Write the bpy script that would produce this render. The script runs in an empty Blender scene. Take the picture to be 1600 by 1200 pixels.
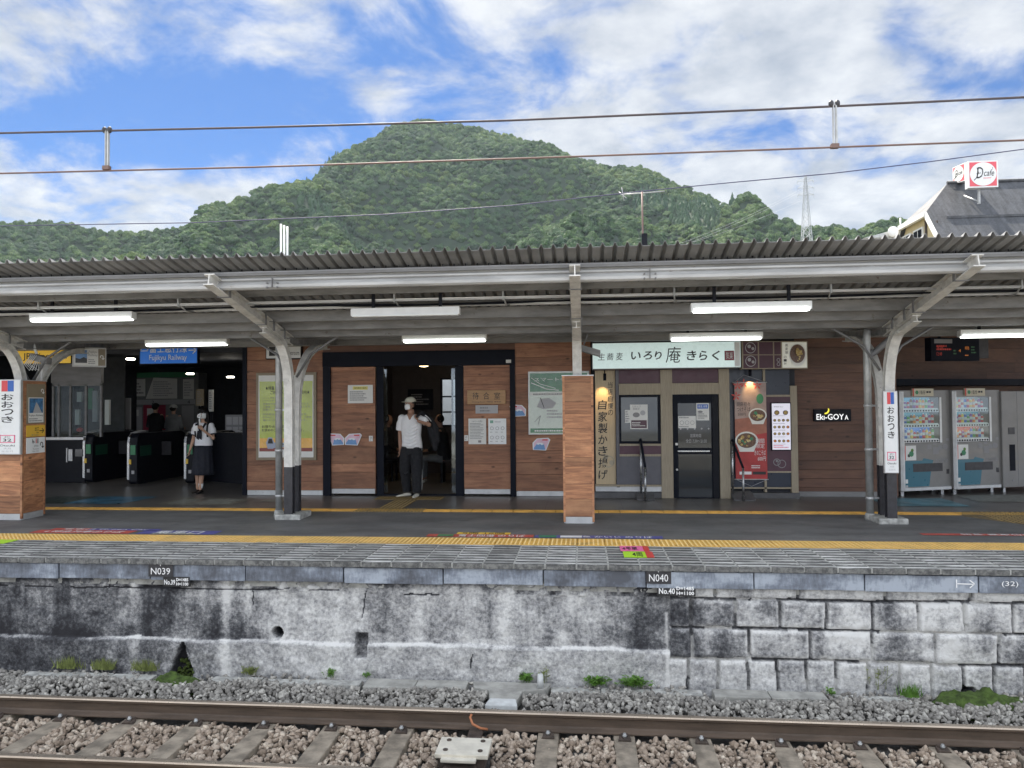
import bpy, bmesh, math, random
import numpy as np
from mathutils import Vector, Matrix
R = math.radians
random.seed(7)
rng = np.random.default_rng(7)
scene = bpy.context.scene
COL = scene.collection

# ------------------------------------------------------------------ camera
F_PX, YAW, PITCH, ROLL, EYE = 1154.26, 0.0950807, 0.0242872, -0.0081609, 1.659
_d = Vector((-math.sin(YAW) * math.cos(PITCH), math.cos(YAW) * math.cos(PITCH), math.sin(PITCH)))
_r = Vector((math.cos(YAW), math.sin(YAW), 0))
_u = _r.cross(_d)
_r2 = _r * math.cos(ROLL) + _u * math.sin(ROLL)
_u2 = -_r * math.sin(ROLL) + _u * math.cos(ROLL)
cam_data = bpy.data.cameras.new('camera')
cam_data.sensor_width = 36.0
cam_data.lens = F_PX / 1600 * 36.0
cam_data.clip_start = 0.05
cam_data.clip_end = 9000
cam = bpy.data.objects.new('camera', cam_data)
COL.objects.link(cam)
cam.matrix_world = Matrix.Translation((0, 0, EYE)) @ Matrix((_r2, _u2, -_d)).transposed().to_4x4()
scene.camera = cam

# ------------------------------------------------------------------ sky, sun, exposure
SUN_EL, SUN_AZ = 57.0, -24.0       # degrees; azimuth measured from +Y towards +X: the sun stands behind the station
SKY_STRENGTH, SUN_STRENGTH, EXPOSURE = 0.10, 5.0, 1.52
world = bpy.data.worlds.new('World')
scene.world = world
world.use_nodes = True
def build_world():
    nt = world.node_tree; N = nt.nodes; L = nt.links; N.clear()
    out = N.new('ShaderNodeOutputWorld'); bg = N.new('ShaderNodeBackground')
    sky = N.new('ShaderNodeTexSky'); sky.sky_type = 'NISHITA'; sky.sun_disc = False
    sky.sun_elevation = R(SUN_EL); sky.sun_rotation = R(SUN_AZ)
    sky.altitude = 300; sky.air_density = 1.0; sky.dust_density = 0.6; sky.ozone_density = 2.5
    tc = N.new('ShaderNodeTexCoord')
    sep = N.new('ShaderNodeSeparateXYZ'); L.new(tc.outputs['Generated'], sep.inputs[0])
    def math_(op, a, b=None, clamp=False):
        m = N.new('ShaderNodeMath'); m.operation = op; m.use_clamp = clamp
        for i, v in enumerate((a, b)):
            if v is None: continue
            if isinstance(v, (int, float)): m.inputs[i].default_value = v
            else: L.new(v, m.inputs[i])
        return m.outputs[0]
    zz = math_('MAXIMUM', sep.outputs['Z'], 0.0)
    den = math_('ADD', zz, 0.22)
    cx = math_('DIVIDE', sep.outputs['X'], den); cy = math_('DIVIDE', sep.outputs['Y'], den)
    comb = N.new('ShaderNodeCombineXYZ'); L.new(cx, comb.inputs[0]); L.new(cy, comb.inputs[1])
    comb.inputs[2].default_value = 3.1
    def noise(scale, detail, rough, off, dist=0.0):
        mp = N.new('ShaderNodeMapping'); mp.inputs['Location'].default_value = off
        L.new(comb.outputs[0], mp.inputs[0])
        n = N.new('ShaderNodeTexNoise'); n.inputs['Scale'].default_value = scale
        n.inputs['Detail'].default_value = detail; n.inputs['Roughness'].default_value = rough
        n.inputs['Distortion'].default_value = dist
        L.new(mp.outputs[0], n.inputs['Vector']); return n.outputs['Fac']
    n1 = noise(3.4, 10, 0.6, (0.3, 1.7, 0), 0.35)
    n2 = noise(1.5, 4, 0.5, (4.2, 2.2, 0))
    n3 = noise(5.5, 8, 0.6, (9.2, 5.2, 0), 0.1)
    dens = math_('ADD', math_('ADD', math_('MULTIPLY', n1, 1.25), math_('MULTIPLY', n2, 0.55)), math_('ADD', math_('MULTIPLY', n3, 0.25), -0.335))
    # large masses of cloud and gaps, as directions in the sky: (azimuth, elevation, width, amount)
    az = math_('ARCTAN2', sep.outputs['X'], sep.outputs['Y'])
    el = math_('ARCSINE', sep.outputs['Z'])
    for a, e, wa, we, amt in SKY_BLOBS:
        da = math_('DIVIDE', math_('SUBTRACT', az, R(a)), R(wa)); de = math_('DIVIDE', math_('SUBTRACT', el, R(e)), R(we))
        q = math_('ADD', math_('MULTIPLY', da, da), math_('MULTIPLY', de, de))
        g = math_('POWER', 2.718, math_('MULTIPLY', q, -1.0))
        dens = math_('ADD', dens, math_('MULTIPLY', g, amt))
    rear = N.new('ShaderNodeMapRange'); rear.inputs['From Min'].default_value = 0.2; rear.inputs['From Max'].default_value = -0.4; rear.inputs['To Max'].default_value = 0.2  # added unseen cloud cover behind the camera, whitens and lifts the fill light
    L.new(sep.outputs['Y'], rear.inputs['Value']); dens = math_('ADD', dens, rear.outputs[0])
    cr = N.new('ShaderNodeMapRange'); cr.interpolation_type = 'SMOOTHSTEP'
    cr.inputs['From Min'].default_value = 0.55; cr.inputs['From Max'].default_value = 0.86
    cr.inputs['To Min'].default_value = 0.0; cr.inputs['To Max'].default_value = 0.97
    L.new(dens, cr.inputs['Value'])
    # cloud brightness: bright thin rims, greyer thick middles
    cb = N.new('ShaderNodeValToRGB')
    cb.color_ramp.elements[0].position = 0.3; cb.color_ramp.elements[0].color = (0.40, 0.45, 0.53, 1)
    cb.color_ramp.elements[1].position = 0.68; cb.color_ramp.elements[1].color = (0.78, 0.80, 0.83, 1)
    L.new(n3, cb.inputs[0])
    skyc = N.new('ShaderNodeMixRGB'); skyc.blend_type = 'MULTIPLY'; skyc.inputs[0].default_value = 1
    L.new(sky.outputs[0], skyc.inputs[1]); skyc.inputs[2].default_value = (0.13, 0.25, 0.41, 1)
    clc = N.new('ShaderNodeMixRGB'); clc.blend_type = 'MULTIPLY'; clc.inputs[0].default_value = 1
    k = CLOUD_GAIN / SKY_STRENGTH
    L.new(cb.outputs[0], clc.inputs[1])
    # clouds behind the camera are boosted as added fill for the shaded platform
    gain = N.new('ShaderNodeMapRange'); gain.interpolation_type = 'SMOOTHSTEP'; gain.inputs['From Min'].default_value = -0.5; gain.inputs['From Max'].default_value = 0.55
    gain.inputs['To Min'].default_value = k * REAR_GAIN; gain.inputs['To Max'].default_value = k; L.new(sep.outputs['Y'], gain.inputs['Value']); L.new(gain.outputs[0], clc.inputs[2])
    mx = N.new('ShaderNodeMixRGB'); L.new(cr.outputs[0], mx.inputs[0])
    L.new(skyc.outputs[0], mx.inputs[1]); L.new(clc.outputs[0], mx.inputs[2])
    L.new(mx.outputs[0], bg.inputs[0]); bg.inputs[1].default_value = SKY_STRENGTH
    L.new(bg.outputs[0], out.inputs[0])
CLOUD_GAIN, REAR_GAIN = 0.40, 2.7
SKY_BLOBS = [(-33, 27, 12, 7, 0.13), (16, 24, 22, 14, 0.16), (-19, 19, 11, 5.5, -0.12), (-12, 27, 5, 6, -0.10), (18, 15, 24, 6, 0.12),
             (26, 20.5, 6, 1.5, -0.20), (23, 24.5, 2, 2, -0.12), (-30, 13, 12, 3, 0.07), (-33, 19, 9, 2, -0.05), (-16, 22.5, 2.5, 1.5, 0.10), (-6, 22, 3, 2, 0.04)]
build_world()
sun_d = bpy.data.lights.new('sun', 'SUN'); sun_d.energy = SUN_STRENGTH; sun_d.angle = R(0.6); sun_d.color = (1.0, 0.93, 0.82)
sun = bpy.data.objects.new('sun', sun_d); COL.objects.link(sun)
_sd = Vector((math.sin(R(SUN_AZ)) * math.cos(R(SUN_EL)), math.cos(R(SUN_AZ)) * math.cos(R(SUN_EL)), math.sin(R(SUN_EL))))
sun.rotation_euler = _sd.to_track_quat('Z', 'Y').to_euler(); sun.location = (0, 0, 30)
scene.view_settings.view_transform = 'Standard'; scene.view_settings.look = 'None'
scene.view_settings.exposure = EXPOSURE; scene.view_settings.gamma = 1.0; scene.view_settings.use_curve_mapping = False
scene.render.engine = 'CYCLES'
scene.cycles.max_bounces = 7; scene.cycles.diffuse_bounces = 4; scene.cycles.glossy_bounces = 3
scene.cycles.transmission_bounces = 4; scene.cycles.transparent_max_bounces = 8
scene.cycles.caustics_reflective = False; scene.cycles.caustics_refractive = False
scene.cycles.use_denoising = True
scene.cycles.sample_clamp_indirect = 6

# ------------------------------------------------------------------ helpers
def ray(px, py): return _d + _r2 * ((px - 800) / F_PX) - _u2 * ((py - 600) / F_PX)
def onY(px, py, Y):            # the point of the plane y = Y seen there: (x, z)
    v = ray(px, py); t = Y / v.y; return t * v.x, EYE + t * v.z
def onX(px, py, X):            # (y, z)
    v = ray(px, py); t = X / v.x; return t * v.y, EYE + t * v.z
def onZ(px, py, Z):            # (x, y)
    v = ray(px, py); t = (Z - EYE) / v.z; return t * v.x, t * v.y
def rectY(x0, y0, x1, y1, Y):  # axis aligned wall rectangle: x0,x1,z0,z1
    a = onY(x0, (y0 + y1) / 2, Y)[0]; b = onY(x1, (y0 + y1) / 2, Y)[0]
    c = onY((x0 + x1) / 2, y1, Y)[1]; d = onY((x0 + x1) / 2, y0, Y)[1]
    return a, b, c, d

def props(o, label=None, cat=None, group=None, kind=None):
    if label: o['label'] = label
    if cat: o['category'] = cat
    if group: o['group'] = group
    if kind: o['kind'] = kind
    return o
def thing(name, label, cat, loc=(0, 0, 0), rz=0.0, group=None):
    o = bpy.data.objects.new(name, None); COL.objects.link(o)
    o.location = loc; o.rotation_euler = (0, 0, rz); o.empty_display_size = 0.1
    return props(o, label, cat, group)
def origin(o):
    v = Vector((0, 0, 0))
    while o is not None: v += o.location; o = o.parent
    return v
def rotated(o):
    while o is not None:
        if abs(o.rotation_euler.z) > 1e-9: return True
        o = o.parent
    return False
class MB:
    """collects geometry in one mesh; world coordinates for unrotated parents, local ones for rotated parents"""
    def __init__(s): s.v = []; s.f = []; s.m = []; s.a = []; s.cur = 0; s.r = 0.5; s.sm = []
    def face(s, idx, smooth=False): s.f.append(tuple(idx)); s.m.append(s.cur); s.a.append(s.r); s.sm.append(smooth)
    def box(s, x0, x1, y0, y1, z0, z1):
        b = len(s.v)
        s.v += [(x0, y0, z0), (x1, y0, z0), (x1, y1, z0), (x0, y1, z0), (x0, y0, z1), (x1, y0, z1), (x1, y1, z1), (x0, y1, z1)]
        for q in ((0, 3, 2, 1), (4, 5, 6, 7), (0, 1, 5, 4), (1, 2, 6, 5), (2, 3, 7, 6), (3, 0, 4, 7)): s.face([b + i for i in q])
        return s
    def hexa(s, P):  # 8 points ordered like box
        b = len(s.v); s.v += [tuple(p) for p in P]
        for q in ((0, 3, 2, 1), (4, 5, 6, 7), (0, 1, 5, 4), (1, 2, 6, 5), (2, 3, 7, 6), (3, 0, 4, 7)): s.face([b + i for i in q])
        return s
    def poly(s, pts):
        b = len(s.v); s.v += [tuple(p) for p in pts]; s.face(range(b, b + len(pts))); return s
    def prism(s, prof, axis, a, b_, closed=True):
        """profile (2D points) extruded along axis 'x','y','z' from a to b_"""
        n = len(prof); base = len(s.v)
        def P(p, t):
            return {'x': (t, p[0], p[1]), 'y': (p[0], t, p[1]), 'z': (p[0], p[1], t)}[axis]
        s.v += [P(p, a) for p in prof] + [P(p, b_) for p in prof]
        for i in range(n):
            j = (i + 1) % n
            if j == 0 and not closed: break
            s.face((base + i, base + j, base + n + j, base + n + i))
        if closed: s.face([base + i for i in range(n)][::-1]); s.face([base + n + i for i in range(n)])
        return s
    def tube(s, pts, rad, seg=8, cap=True, flat=1.0):
        pts = [Vector(p) for p in pts]; n = len(pts)
        rads = rad if isinstance(rad, (list, tuple)) else [rad] * n
        base = len(s.v); prev = None
        for i, p in enumerate(pts):
            t = (pts[min(i + 1, n - 1)] - pts[max(i - 1, 0)]).normalized()
            if prev is None:
                ref = Vector((0, 0, 1)) if abs(t.z) < 0.9 else Vector((0, 1, 0))
                a = t.cross(ref).normalized()
            else: a = (prev - t * prev.dot(t)).normalized()
            prev = a; b = t.cross(a)
            for k in range(seg):
                an = 2 * math.pi * k / seg
                s.v.append(tuple(p + a * math.cos(an) * rads[i] + b * math.sin(an) * rads[i] * flat))
        for i in range(n - 1):
            for k in range(seg):
                j = (k + 1) % seg
                s.face((base + i * seg + k, base + i * seg + j, base + (i + 1) * seg + j, base + (i + 1) * seg + k), True)
        if cap:
            s.face([base + k for k in range(seg)][::-1]); s.face([base + (n - 1) * seg + k for k in range(seg)])
        return s
    def loft(s, rings, seg=16, cap=True):
        """rings: (cx, cy, cz, rx, ry) horizontal ellipses from bottom to top"""
        base = len(s.v); n = len(rings)
        for (cx, cy, cz, rx, ry) in rings:
            for k in range(seg):
                an = 2 * math.pi * k / seg
                c, d = math.cos(an), math.sin(an)
                s.v.append((cx + rx * math.copysign(abs(c) ** .85, c), cy + ry * math.copysign(abs(d) ** .85, d), cz))
        for i in range(n - 1):
            for k in range(seg):
                j = (k + 1) % seg
                s.face((base + i * seg + k, base + i * seg + j, base + (i + 1) * seg + j, base + (i + 1) * seg + k), True)
        if cap:
            s.face([base + k for k in range(seg)][::-1]); s.face([base + (n - 1) * seg + k for k in range(seg)])
        return s
    def ball(s, c, r, seg=12, ry=None, rz=None):
        ry = ry or r; rz = rz or r; base = len(s.v); m = seg // 2
        for i in range(m + 1):
            th = math.pi * i / m
            for k in range(seg):
                an = 2 * math.pi * k / seg
                s.v.append((c[0] + r * math.sin(th) * math.cos(an), c[1] + ry * math.sin(th) * math.sin(an), c[2] - rz * math.cos(th)))
        for i in range(m):
            for k in range(seg):
                j = (k + 1) % seg
                s.face((base + i * seg + k, base + i * seg + j, base + (i + 1) * seg + j, base + (i + 1) * seg + k), True)
        return s
    def build(s, name, mats, parent=None, bevel=0.0, label=None, origin_at=None):
        me = bpy.data.meshes.new(name)
        v = np.array(s.v, dtype=float).reshape(-1, 3)
        if parent is not None:
            if not rotated(parent): v = v - np.array(origin(parent))
            loc = (0, 0, 0)
        else:
            if origin_at is None:
                lo = v.min(0); hi = v.max(0); origin_at = ((lo[0] + hi[0]) / 2, (lo[1] + hi[1]) / 2, lo[2])
            v = v - np.array(origin_at); loc = origin_at
        me.from_pydata(v.tolist(), [], s.f)
        mats = mats if isinstance(mats, (list, tuple)) else [mats]
        for m in mats: me.materials.append(m)
        me.polygons.foreach_set('material_index', s.m); me.polygons.foreach_set('use_smooth', s.sm)
        at = me.attributes.new('rnd', 'FLOAT', 'FACE'); at.data.foreach_set('value', s.a)
        me.update()
        bm = bmesh.new(); bm.from_mesh(me)
        bmesh.ops.remove_doubles(bm, verts=bm.verts, dist=1e-6)
        bmesh.ops.recalc_face_normals(bm, faces=bm.faces)
        if bevel: bmesh.ops.bevel(bm, geom=[e for e in bm.edges if len(e.link_faces) == 2 and e.calc_face_angle(0) > 0.5], offset=bevel, segments=2, affect='EDGES', profile=0.6, clamp_overlap=True)
        bm.to_mesh(me); bm.free()
        o = bpy.data.objects.new(name, me); COL.objects.link(o); o.location = loc
        if parent is not None: o.parent = parent
        if label: o['label'] = label
        return o
def solo(name, mb, mats, label, cat, group=None, kind=None, bevel=0.0):
    return props(mb.build(name, mats, bevel=bevel), label, cat, group, kind)
def structure(name, mb, mats): return props(mb.build(name, mats, origin_at=(0, 0, 0)), kind='structure')
def copy_tree(o, parent=None, loc=None, label=None):
    c = o.copy(); COL.objects.link(c); c.parent = parent
    if loc is not None: c.location = loc
    if label: c['label'] = label
    for ch in list(o.children): copy_tree(ch, c)
    return c

# ---- materials
def nodes(name):
    m = bpy.data.materials.new(name); m.use_nodes = True
    nt = m.node_tree; nt.nodes.clear()
    out = nt.nodes.new('ShaderNodeOutputMaterial'); b = nt.nodes.new('ShaderNodeBsdfPrincipled')
    nt.links.new(b.outputs[0], out.inputs[0]); return m, nt, b, out
def setin(nt, sock, v):
    if isinstance(v, (int, float)): sock.default_value = v
    elif isinstance(v, tuple): sock.default_value = v if len(v) == len(sock.default_value) else (*v, 1)
    else: nt.links.new(v, sock)
def n_math(nt, op, a, b=0.0, c=None, clamp=False):
    m = nt.nodes.new('ShaderNodeMath'); m.operation = op; m.use_clamp = clamp
    setin(nt, m.inputs[0], a); setin(nt, m.inputs[1], b)
    if c is not None: setin(nt, m.inputs[2], c)
    return m.outputs[0]
def n_mix(nt, f, a, b, mode='MIX'):
    m = nt.nodes.new('ShaderNodeMixRGB'); m.blend_type = mode
    setin(nt, m.inputs[0], f); setin(nt, m.inputs[1], a); setin(nt, m.inputs[2], b); return m.outputs[0]
def n_noise(nt, scale, detail=5, rough=0.55, stretch=(1, 1, 1), off=(0, 0, 0), coord='pos', dist=0.0):
    if coord == 'pos': s = nt.nodes.new('ShaderNodeNewGeometry').outputs['Position']
    else: s = nt.nodes.new('ShaderNodeTexCoord').outputs['Object']
    mp = nt.nodes.new('ShaderNodeMapping'); mp.inputs['Scale'].default_value = stretch; mp.inputs['Location'].default_value = off
    nt.links.new(s, mp.inputs[0]); n = nt.nodes.new('ShaderNodeTexNoise')
    n.inputs['Scale'].default_value = scale; n.inputs['Detail'].default_value = detail; n.inputs['Roughness'].default_value = rough
    n.inputs['Distortion'].default_value = dist
    nt.links.new(mp.outputs[0], n.inputs['Vector']); return n.outputs['Fac']
def n_range(nt, v, a, b, c=0.0, d=1.0, smooth=True):
    m = nt.nodes.new('ShaderNodeMapRange'); m.interpolation_type = 'SMOOTHSTEP' if smooth else 'LINEAR'
    setin(nt, m.inputs['Value'], v)
    for k, x in zip(('From Min', 'From Max', 'To Min', 'To Max'), (a, b, c, d)): m.inputs[k].default_value = x
    return m.outputs[0]
def n_bump(nt, b, h, strength=0.3, dist=0.01):
    n = nt.nodes.new('ShaderNodeBump'); n.inputs['Strength'].default_value = strength; n.inputs['Distance'].default_value = dist
    nt.links.new(h, n.inputs['Height']); nt.links.new(n.outputs[0], b.inputs['Normal'])
def n_attr(nt, name='rnd'):
    a = nt.nodes.new('ShaderNodeAttribute'); a.attribute_name = name; return a.outputs['Fac']
def n_xyz(nt):
    s = nt.nodes.new('ShaderNodeSeparateXYZ'); nt.links.new(nt.nodes.new('ShaderNodeNewGeometry').outputs['Position'], s.inputs[0]); return s.outputs
MATS = {}
def mat(name, col, rough=0.6, metal=0.0, var=0.12, vscale=6.0, bump=0.0, bscale=80, emit=0.0, ecol=None, alpha=1.0, trans=0.0, coat=0.0, spec=None, stretch=(1, 1, 1)):
    if name in MATS: return MATS[name]
    m, nt, b, out = nodes(name)
    if var > 0:
        n = n_noise(nt, vscale, 6, 0.6, stretch)
        f = n_range(nt, n, 0.3, 0.7, 1 - var, 1 + var * 0.6)
        setin(nt, b.inputs['Base Color'], n_mix(nt, 1.0, (*col, 1), f, 'MULTIPLY'))
        n2 = n_noise(nt, vscale * 2.3, 4, 0.5)
        setin(nt, b.inputs['Roughness'], n_range(nt, n2, 0.3, 0.7, max(0.03, rough - 0.08), min(1, rough + 0.08)))
    else:
        b.inputs['Base Color'].default_value = (*col, 1); b.inputs['Roughness'].default_value = rough
    b.inputs['Metallic'].default_value = metal
    if bump: n_bump(nt, b, n_noise(nt, bscale, 6, 0.6), bump, 0.01)
    if emit: b.inputs['Emission Color'].default_value = (*(ecol or col), 1); b.inputs['Emission Strength'].default_value = emit
    if alpha < 1: b.inputs['Alpha'].default_value = alpha
    if trans: b.inputs['Transmission Weight'].default_value = trans; b.inputs['IOR'].default_value = 1.45
    if coat: b.inputs['Coat Weight'].default_value = coat
    if spec is not None: b.inputs['Specular IOR Level'].default_value = spec
    MATS[name] = m; return m
def glass(name='window_glass', tint=(0.75, 0.8, 0.82), mixf=0.16):
    if name in MATS: return MATS[name]
    m = bpy.data.materials.new(name); m.use_nodes = True; nt = m.node_tree; nt.nodes.clear()
    out = nt.nodes.new('ShaderNodeOutputMaterial'); t = nt.nodes.new('ShaderNodeBsdfTransparent'); g = nt.nodes.new('ShaderNodeBsdfGlossy')
    t.inputs[0].default_value = (*tint, 1); g.inputs['Roughness'].default_value = 0.03; g.inputs[0].default_value = (0.9, 0.95, 1, 1)
    mx = nt.nodes.new('ShaderNodeMixShader'); fr = nt.nodes.new('ShaderNodeLayerWeight'); fr.inputs[0].default_value = 0.15
    nt.links.new(n_math(nt, 'ADD', n_math(nt, 'MULTIPLY', fr.outputs['Facing'], 0.2), mixf * 0.5, clamp=True), mx.inputs[0])
    nt.links.new(t.outputs[0], mx.inputs[1]); nt.links.new(g.outputs[0], mx.inputs[2]); nt.links.new(mx.outputs[0], out.inputs[0])
    MATS[name] = m; return m

# ---- printed matter on a plane: origin O, directions U (right) and V (up)
class Print:
    def __init__(s, parent, O, U=(1, 0, 0), V=(0, 0, 1)):
        s.p = parent; s.O = Vector(O); s.U = Vector(U).normalized(); s.V = Vector(V).normalized(); s.N = s.U.cross(s.V); s.parts = {}
    def P(s, u, v, n): return tuple(s.O + s.U * u + s.V * v + s.N * n)
    def mb(s, name, m):
        k = (name, m.name)
        if k not in s.parts: s.parts[k] = (MB(), m)
        return s.parts[k][0]
    def rect(s, u0, u1, v0, v1, m, n=0.002, name='print'):
        s.mb(name, m).poly([s.P(u0, v0, n), s.P(u1, v0, n), s.P(u1, v1, n), s.P(u0, v1, n)]); return s
    def poly(s, pts, m, n=0.002, name='print'):
        s.mb(name, m).poly([s.P(u, v, n) for u, v in pts]); return s
    def disc(s, u, v, r, m, n=0.002, name='print', rv=None, seg=24, a0=0, a1=360):
        pts = [(u + r * math.cos(R(a0 + (a1 - a0) * k / seg)), v + (rv or r) * math.sin(R(a0 + (a1 - a0) * k / seg))) for k in range(seg if a1 - a0 >= 360 else seg + 1)]
        return s.poly(pts, m, n, name)
    def ring(s, u, v, r, w, m, n=0.002, name='print', seg=28, a0=0, a1=360):
        mb = s.mb(name, m)
        for k in range(seg):
            a, b = R(a0 + (a1 - a0) * k / seg), R(a0 + (a1 - a0) * (k + 1) / seg)
            mb.poly([s.P(u + (r - w) * math.cos(a), v + (r - w) * math.sin(a), n), s.P(u + r * math.cos(a), v + r * math.sin(a), n),
                     s.P(u + r * math.cos(b), v + r * math.sin(b), n), s.P(u + (r - w) * math.cos(b), v + (r - w) * math.sin(b), n)])
        return s
    def line(s, pts, w, m, n=0.002, name='print'):
        mb = s.mb(name, m)
        for (a, b) in zip(pts[:-1], pts[1:]):
            dx, dy = b[0] - a[0], b[1] - a[1]; l = math.hypot(dx, dy) or 1; ox, oy = -dy / l * w / 2, dx / l * w / 2
            mb.poly([s.P(a[0] + ox, a[1] + oy, n), s.P(a[0] - ox, a[1] - oy, n), s.P(b[0] - ox, b[1] - oy, n), s.P(b[0] + ox, b[1] + oy, n)])
        return s
    def text(s, body, u0, u1, v0, v1, m, n=0.003, bold=0.0, name='lettering', shear=0.0, keep=False, space=1.0, line=1.0):
        c = bpy.data.curves.new('t', 'FONT'); c.body = body; c.offset = bold; c.shear = shear; c.resolution_u = 2
        c.space_line = line; c.space_character = space; c.align_x = 'CENTER' if '\n' in body else 'LEFT'
        o = bpy.data.objects.new('t', c); me = bpy.data.meshes.new_from_object(o)
        co = np.empty(len(me.vertices) * 3); me.vertices.foreach_get('co', co); co = co.reshape(-1, 3)
        if len(co):
            lo = co[:, :2].min(0); sz = np.maximum(co[:, :2].max(0) - lo, 1e-6)
            sx, sy = (u1 - u0) / sz[0], (v1 - v0) / sz[1]
            if keep: sx = sy = min(sx, sy)
            cu, cv = (u0 + u1) / 2 - sz[0] * sx / 2, (v0 + v1) / 2 - sz[1] * sy / 2
            mb = s.mb(name, m); b = len(mb.v)
            for x, y, _ in co: mb.v.append(s.P(cu + (x - lo[0]) * sx, cv + (y - lo[1]) * sy, n))
            for pl in me.polygons: mb.face([b + i for i in pl.vertices])
        bpy.data.objects.remove(o); bpy.data.curves.remove(c); bpy.data.meshes.remove(me); return s
    def small(s, u0, u1, v0, v1, rows, m, n=0.003, fill=0.8, name='lettering', seed=1, h=0.5):
        """rows of very small type, too small to read in the photograph"""
        rr = random.Random(seed); dv = (v1 - v0) / rows; mb = s.mb(name, m)
        for i in range(rows):
            vb = v1 - (i + 1) * dv + dv * (1 - h) / 2; u = u0; ue = u0 + (u1 - u0) * rr.uniform(fill - 0.25, 1.0)
            while u < ue:
                w = dv * h * rr.uniform(0.5, 1.6)
                mb.poly([s.P(u, vb, n), s.P(min(u + w, ue), vb, n), s.P(min(u + w, ue), vb + dv * h, n), s.P(u, vb + dv * h, n)]); u += w + dv * h * 0.3
        return s
    def done(s):
        for (name, _), (mb, m) in s.parts.items(): mb.build(name, m, s.p)
        s.parts = {}

# ================================================================== MATERIALS
def make_mats():
    # asphalt
    m, nt, b, _ = nodes('asphalt'); MATS['asphalt'] = m
    f = n_range(nt, n_noise(nt, 0.9, 6, 0.6, (1, 2.2, 1)), 0.3, 0.72, 0.78, 1.25)
    c = n_mix(nt, 1, (0.13, 0.13, 0.132, 1), f, 'MULTIPLY')
    sp = n_range(nt, n_noise(nt, 140, 3, 0.7), 0.55, 0.75, 0, 0.25)
    c = n_mix(nt, sp, c, (0.2, 0.2, 0.2, 1)); st = n_range(nt, n_noise(nt, 2.6, 3, 0.5, (1, 3, 1), (5, 2, 0)), 0.64, 0.74, 0, 0.6)
    c = n_mix(nt, st, c, (0.05, 0.05, 0.052, 1)); c = n_mix(nt, n_range(nt, n_noise(nt, 11, 2, 0.5, (1, 1, 1), (1, 9, 0)), 0.70, 0.74, 0, 0.6), c, (0.04, 0.04, 0.04, 1)); c = n_mix(nt, n_range(nt, n_noise(nt, 0.7, 4, 0.6, (1, 3, 1), (8, 3, 0)), 0.52, 0.68, 0, 0.4), c, (0.2, 0.2, 0.195, 1)); setin(nt, b.inputs['Base Color'], c)
    setin(nt, b.inputs['Roughness'], n_range(nt, n_noise(nt, 1.6, 5), 0.3, 0.7, 0.5, 0.78)); n_bump(nt, b, n_noise(nt, 160, 4, 0.7), 0.35, 0.004)
    # dark paving tiles at the back of the platform and in the hall
    m, nt, b, _ = nodes('paving'); MATS['paving'] = m
    xyz = n_xyz(nt)
    def grid(v, p, w):
        t = n_math(nt, 'FRACT', n_math(nt, 'DIVIDE', v, p)); return n_math(nt, 'LESS_THAN', t, w)
    g = n_math(nt, 'MAXIMUM', grid(xyz[0], 0.6, 0.012), grid(xyz[1], 0.6, 0.012))
    f = n_range(nt, n_noise(nt, 1.4, 5, 0.6), 0.3, 0.7, 0.8, 1.2)
    c = n_mix(nt, 1, (0.14, 0.13, 0.125, 1), f, 'MULTIPLY'); c = n_mix(nt, g, c, (0.05, 0.05, 0.05, 1))
    setin(nt, b.inputs['Base Color'], c); b.inputs['Roughness'].default_value = 0.35
    # grooved edge slabs: dirty pale concrete with dark dirt lying in the grooves
    m, nt, b, _ = nodes('edge_slab'); MATS['edge_slab'] = m
    xyz = n_xyz(nt)
    gr = n_math(nt, 'FRACT', n_math(nt, 'DIVIDE', n_math(nt, 'ADD', xyz[1], n_math(nt, 'MULTIPLY', n_attr(nt), 0.03)), 0.128))
    dirt = n_noise(nt, 2.2, 6, 0.65, (1, 5, 1), (3, 0, 0))
    streak = n_noise(nt, 3.0, 5, 0.7, (1, 14, 1), (0, 4, 0))
    gm = n_math(nt, 'LESS_THAN', gr, n_range(nt, streak, 0.36, 0.6, 0.25, 0.72))
    base = n_mix(nt, n_range(nt, dirt, 0.35, 0.62), (0.26, 0.26, 0.25, 1), (0.62, 0.62, 0.60, 1))
    c = n_mix(nt, n_math(nt, 'MULTIPLY', gm, 0.92), base, (0.05, 0.05, 0.05, 1))
    c = n_mix(nt, n_range(nt, n_noise(nt, 30, 5, 0.7), 0.5, 0.75, 0, 0.35), c, (0.5, 0.49, 0.46, 1))
    c = n_mix(nt, 1, c, n_range(nt, n_attr(nt), 0, 1, 0.72, 1.2, False), 'MULTIPLY')
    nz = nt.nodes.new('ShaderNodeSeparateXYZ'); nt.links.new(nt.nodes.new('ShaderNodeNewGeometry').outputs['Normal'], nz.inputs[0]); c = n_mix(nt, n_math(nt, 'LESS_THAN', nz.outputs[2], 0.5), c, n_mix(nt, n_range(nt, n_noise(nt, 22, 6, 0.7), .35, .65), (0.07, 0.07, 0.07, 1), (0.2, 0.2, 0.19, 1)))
    setin(nt, b.inputs['Base Color'], c); b.inputs['Roughness'].default_value = 0.85; n_bump(nt, b, n_noise(nt, 90, 5, 0.7), 0.4, 0.006)
    # yellow tactile slab
    m, nt, b, _ = nodes('tactile_yellow'); MATS['tactile_yellow'] = m
    f = n_range(nt, n_noise(nt, 5, 6, 0.65), 0.3, 0.72, 0.72, 1.12)
    c = n_mix(nt, 1, (0.78, 0.46, 0.10, 1), f, 'MULTIPLY')
    c = n_mix(nt, n_range(nt, n_noise(nt, 1.3, 5, 0.6, (1, 2, 1), (2, 7, 0)), 0.56, 0.72, 0, 0.45), c, (0.28, 0.2, 0.1, 1))
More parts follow.
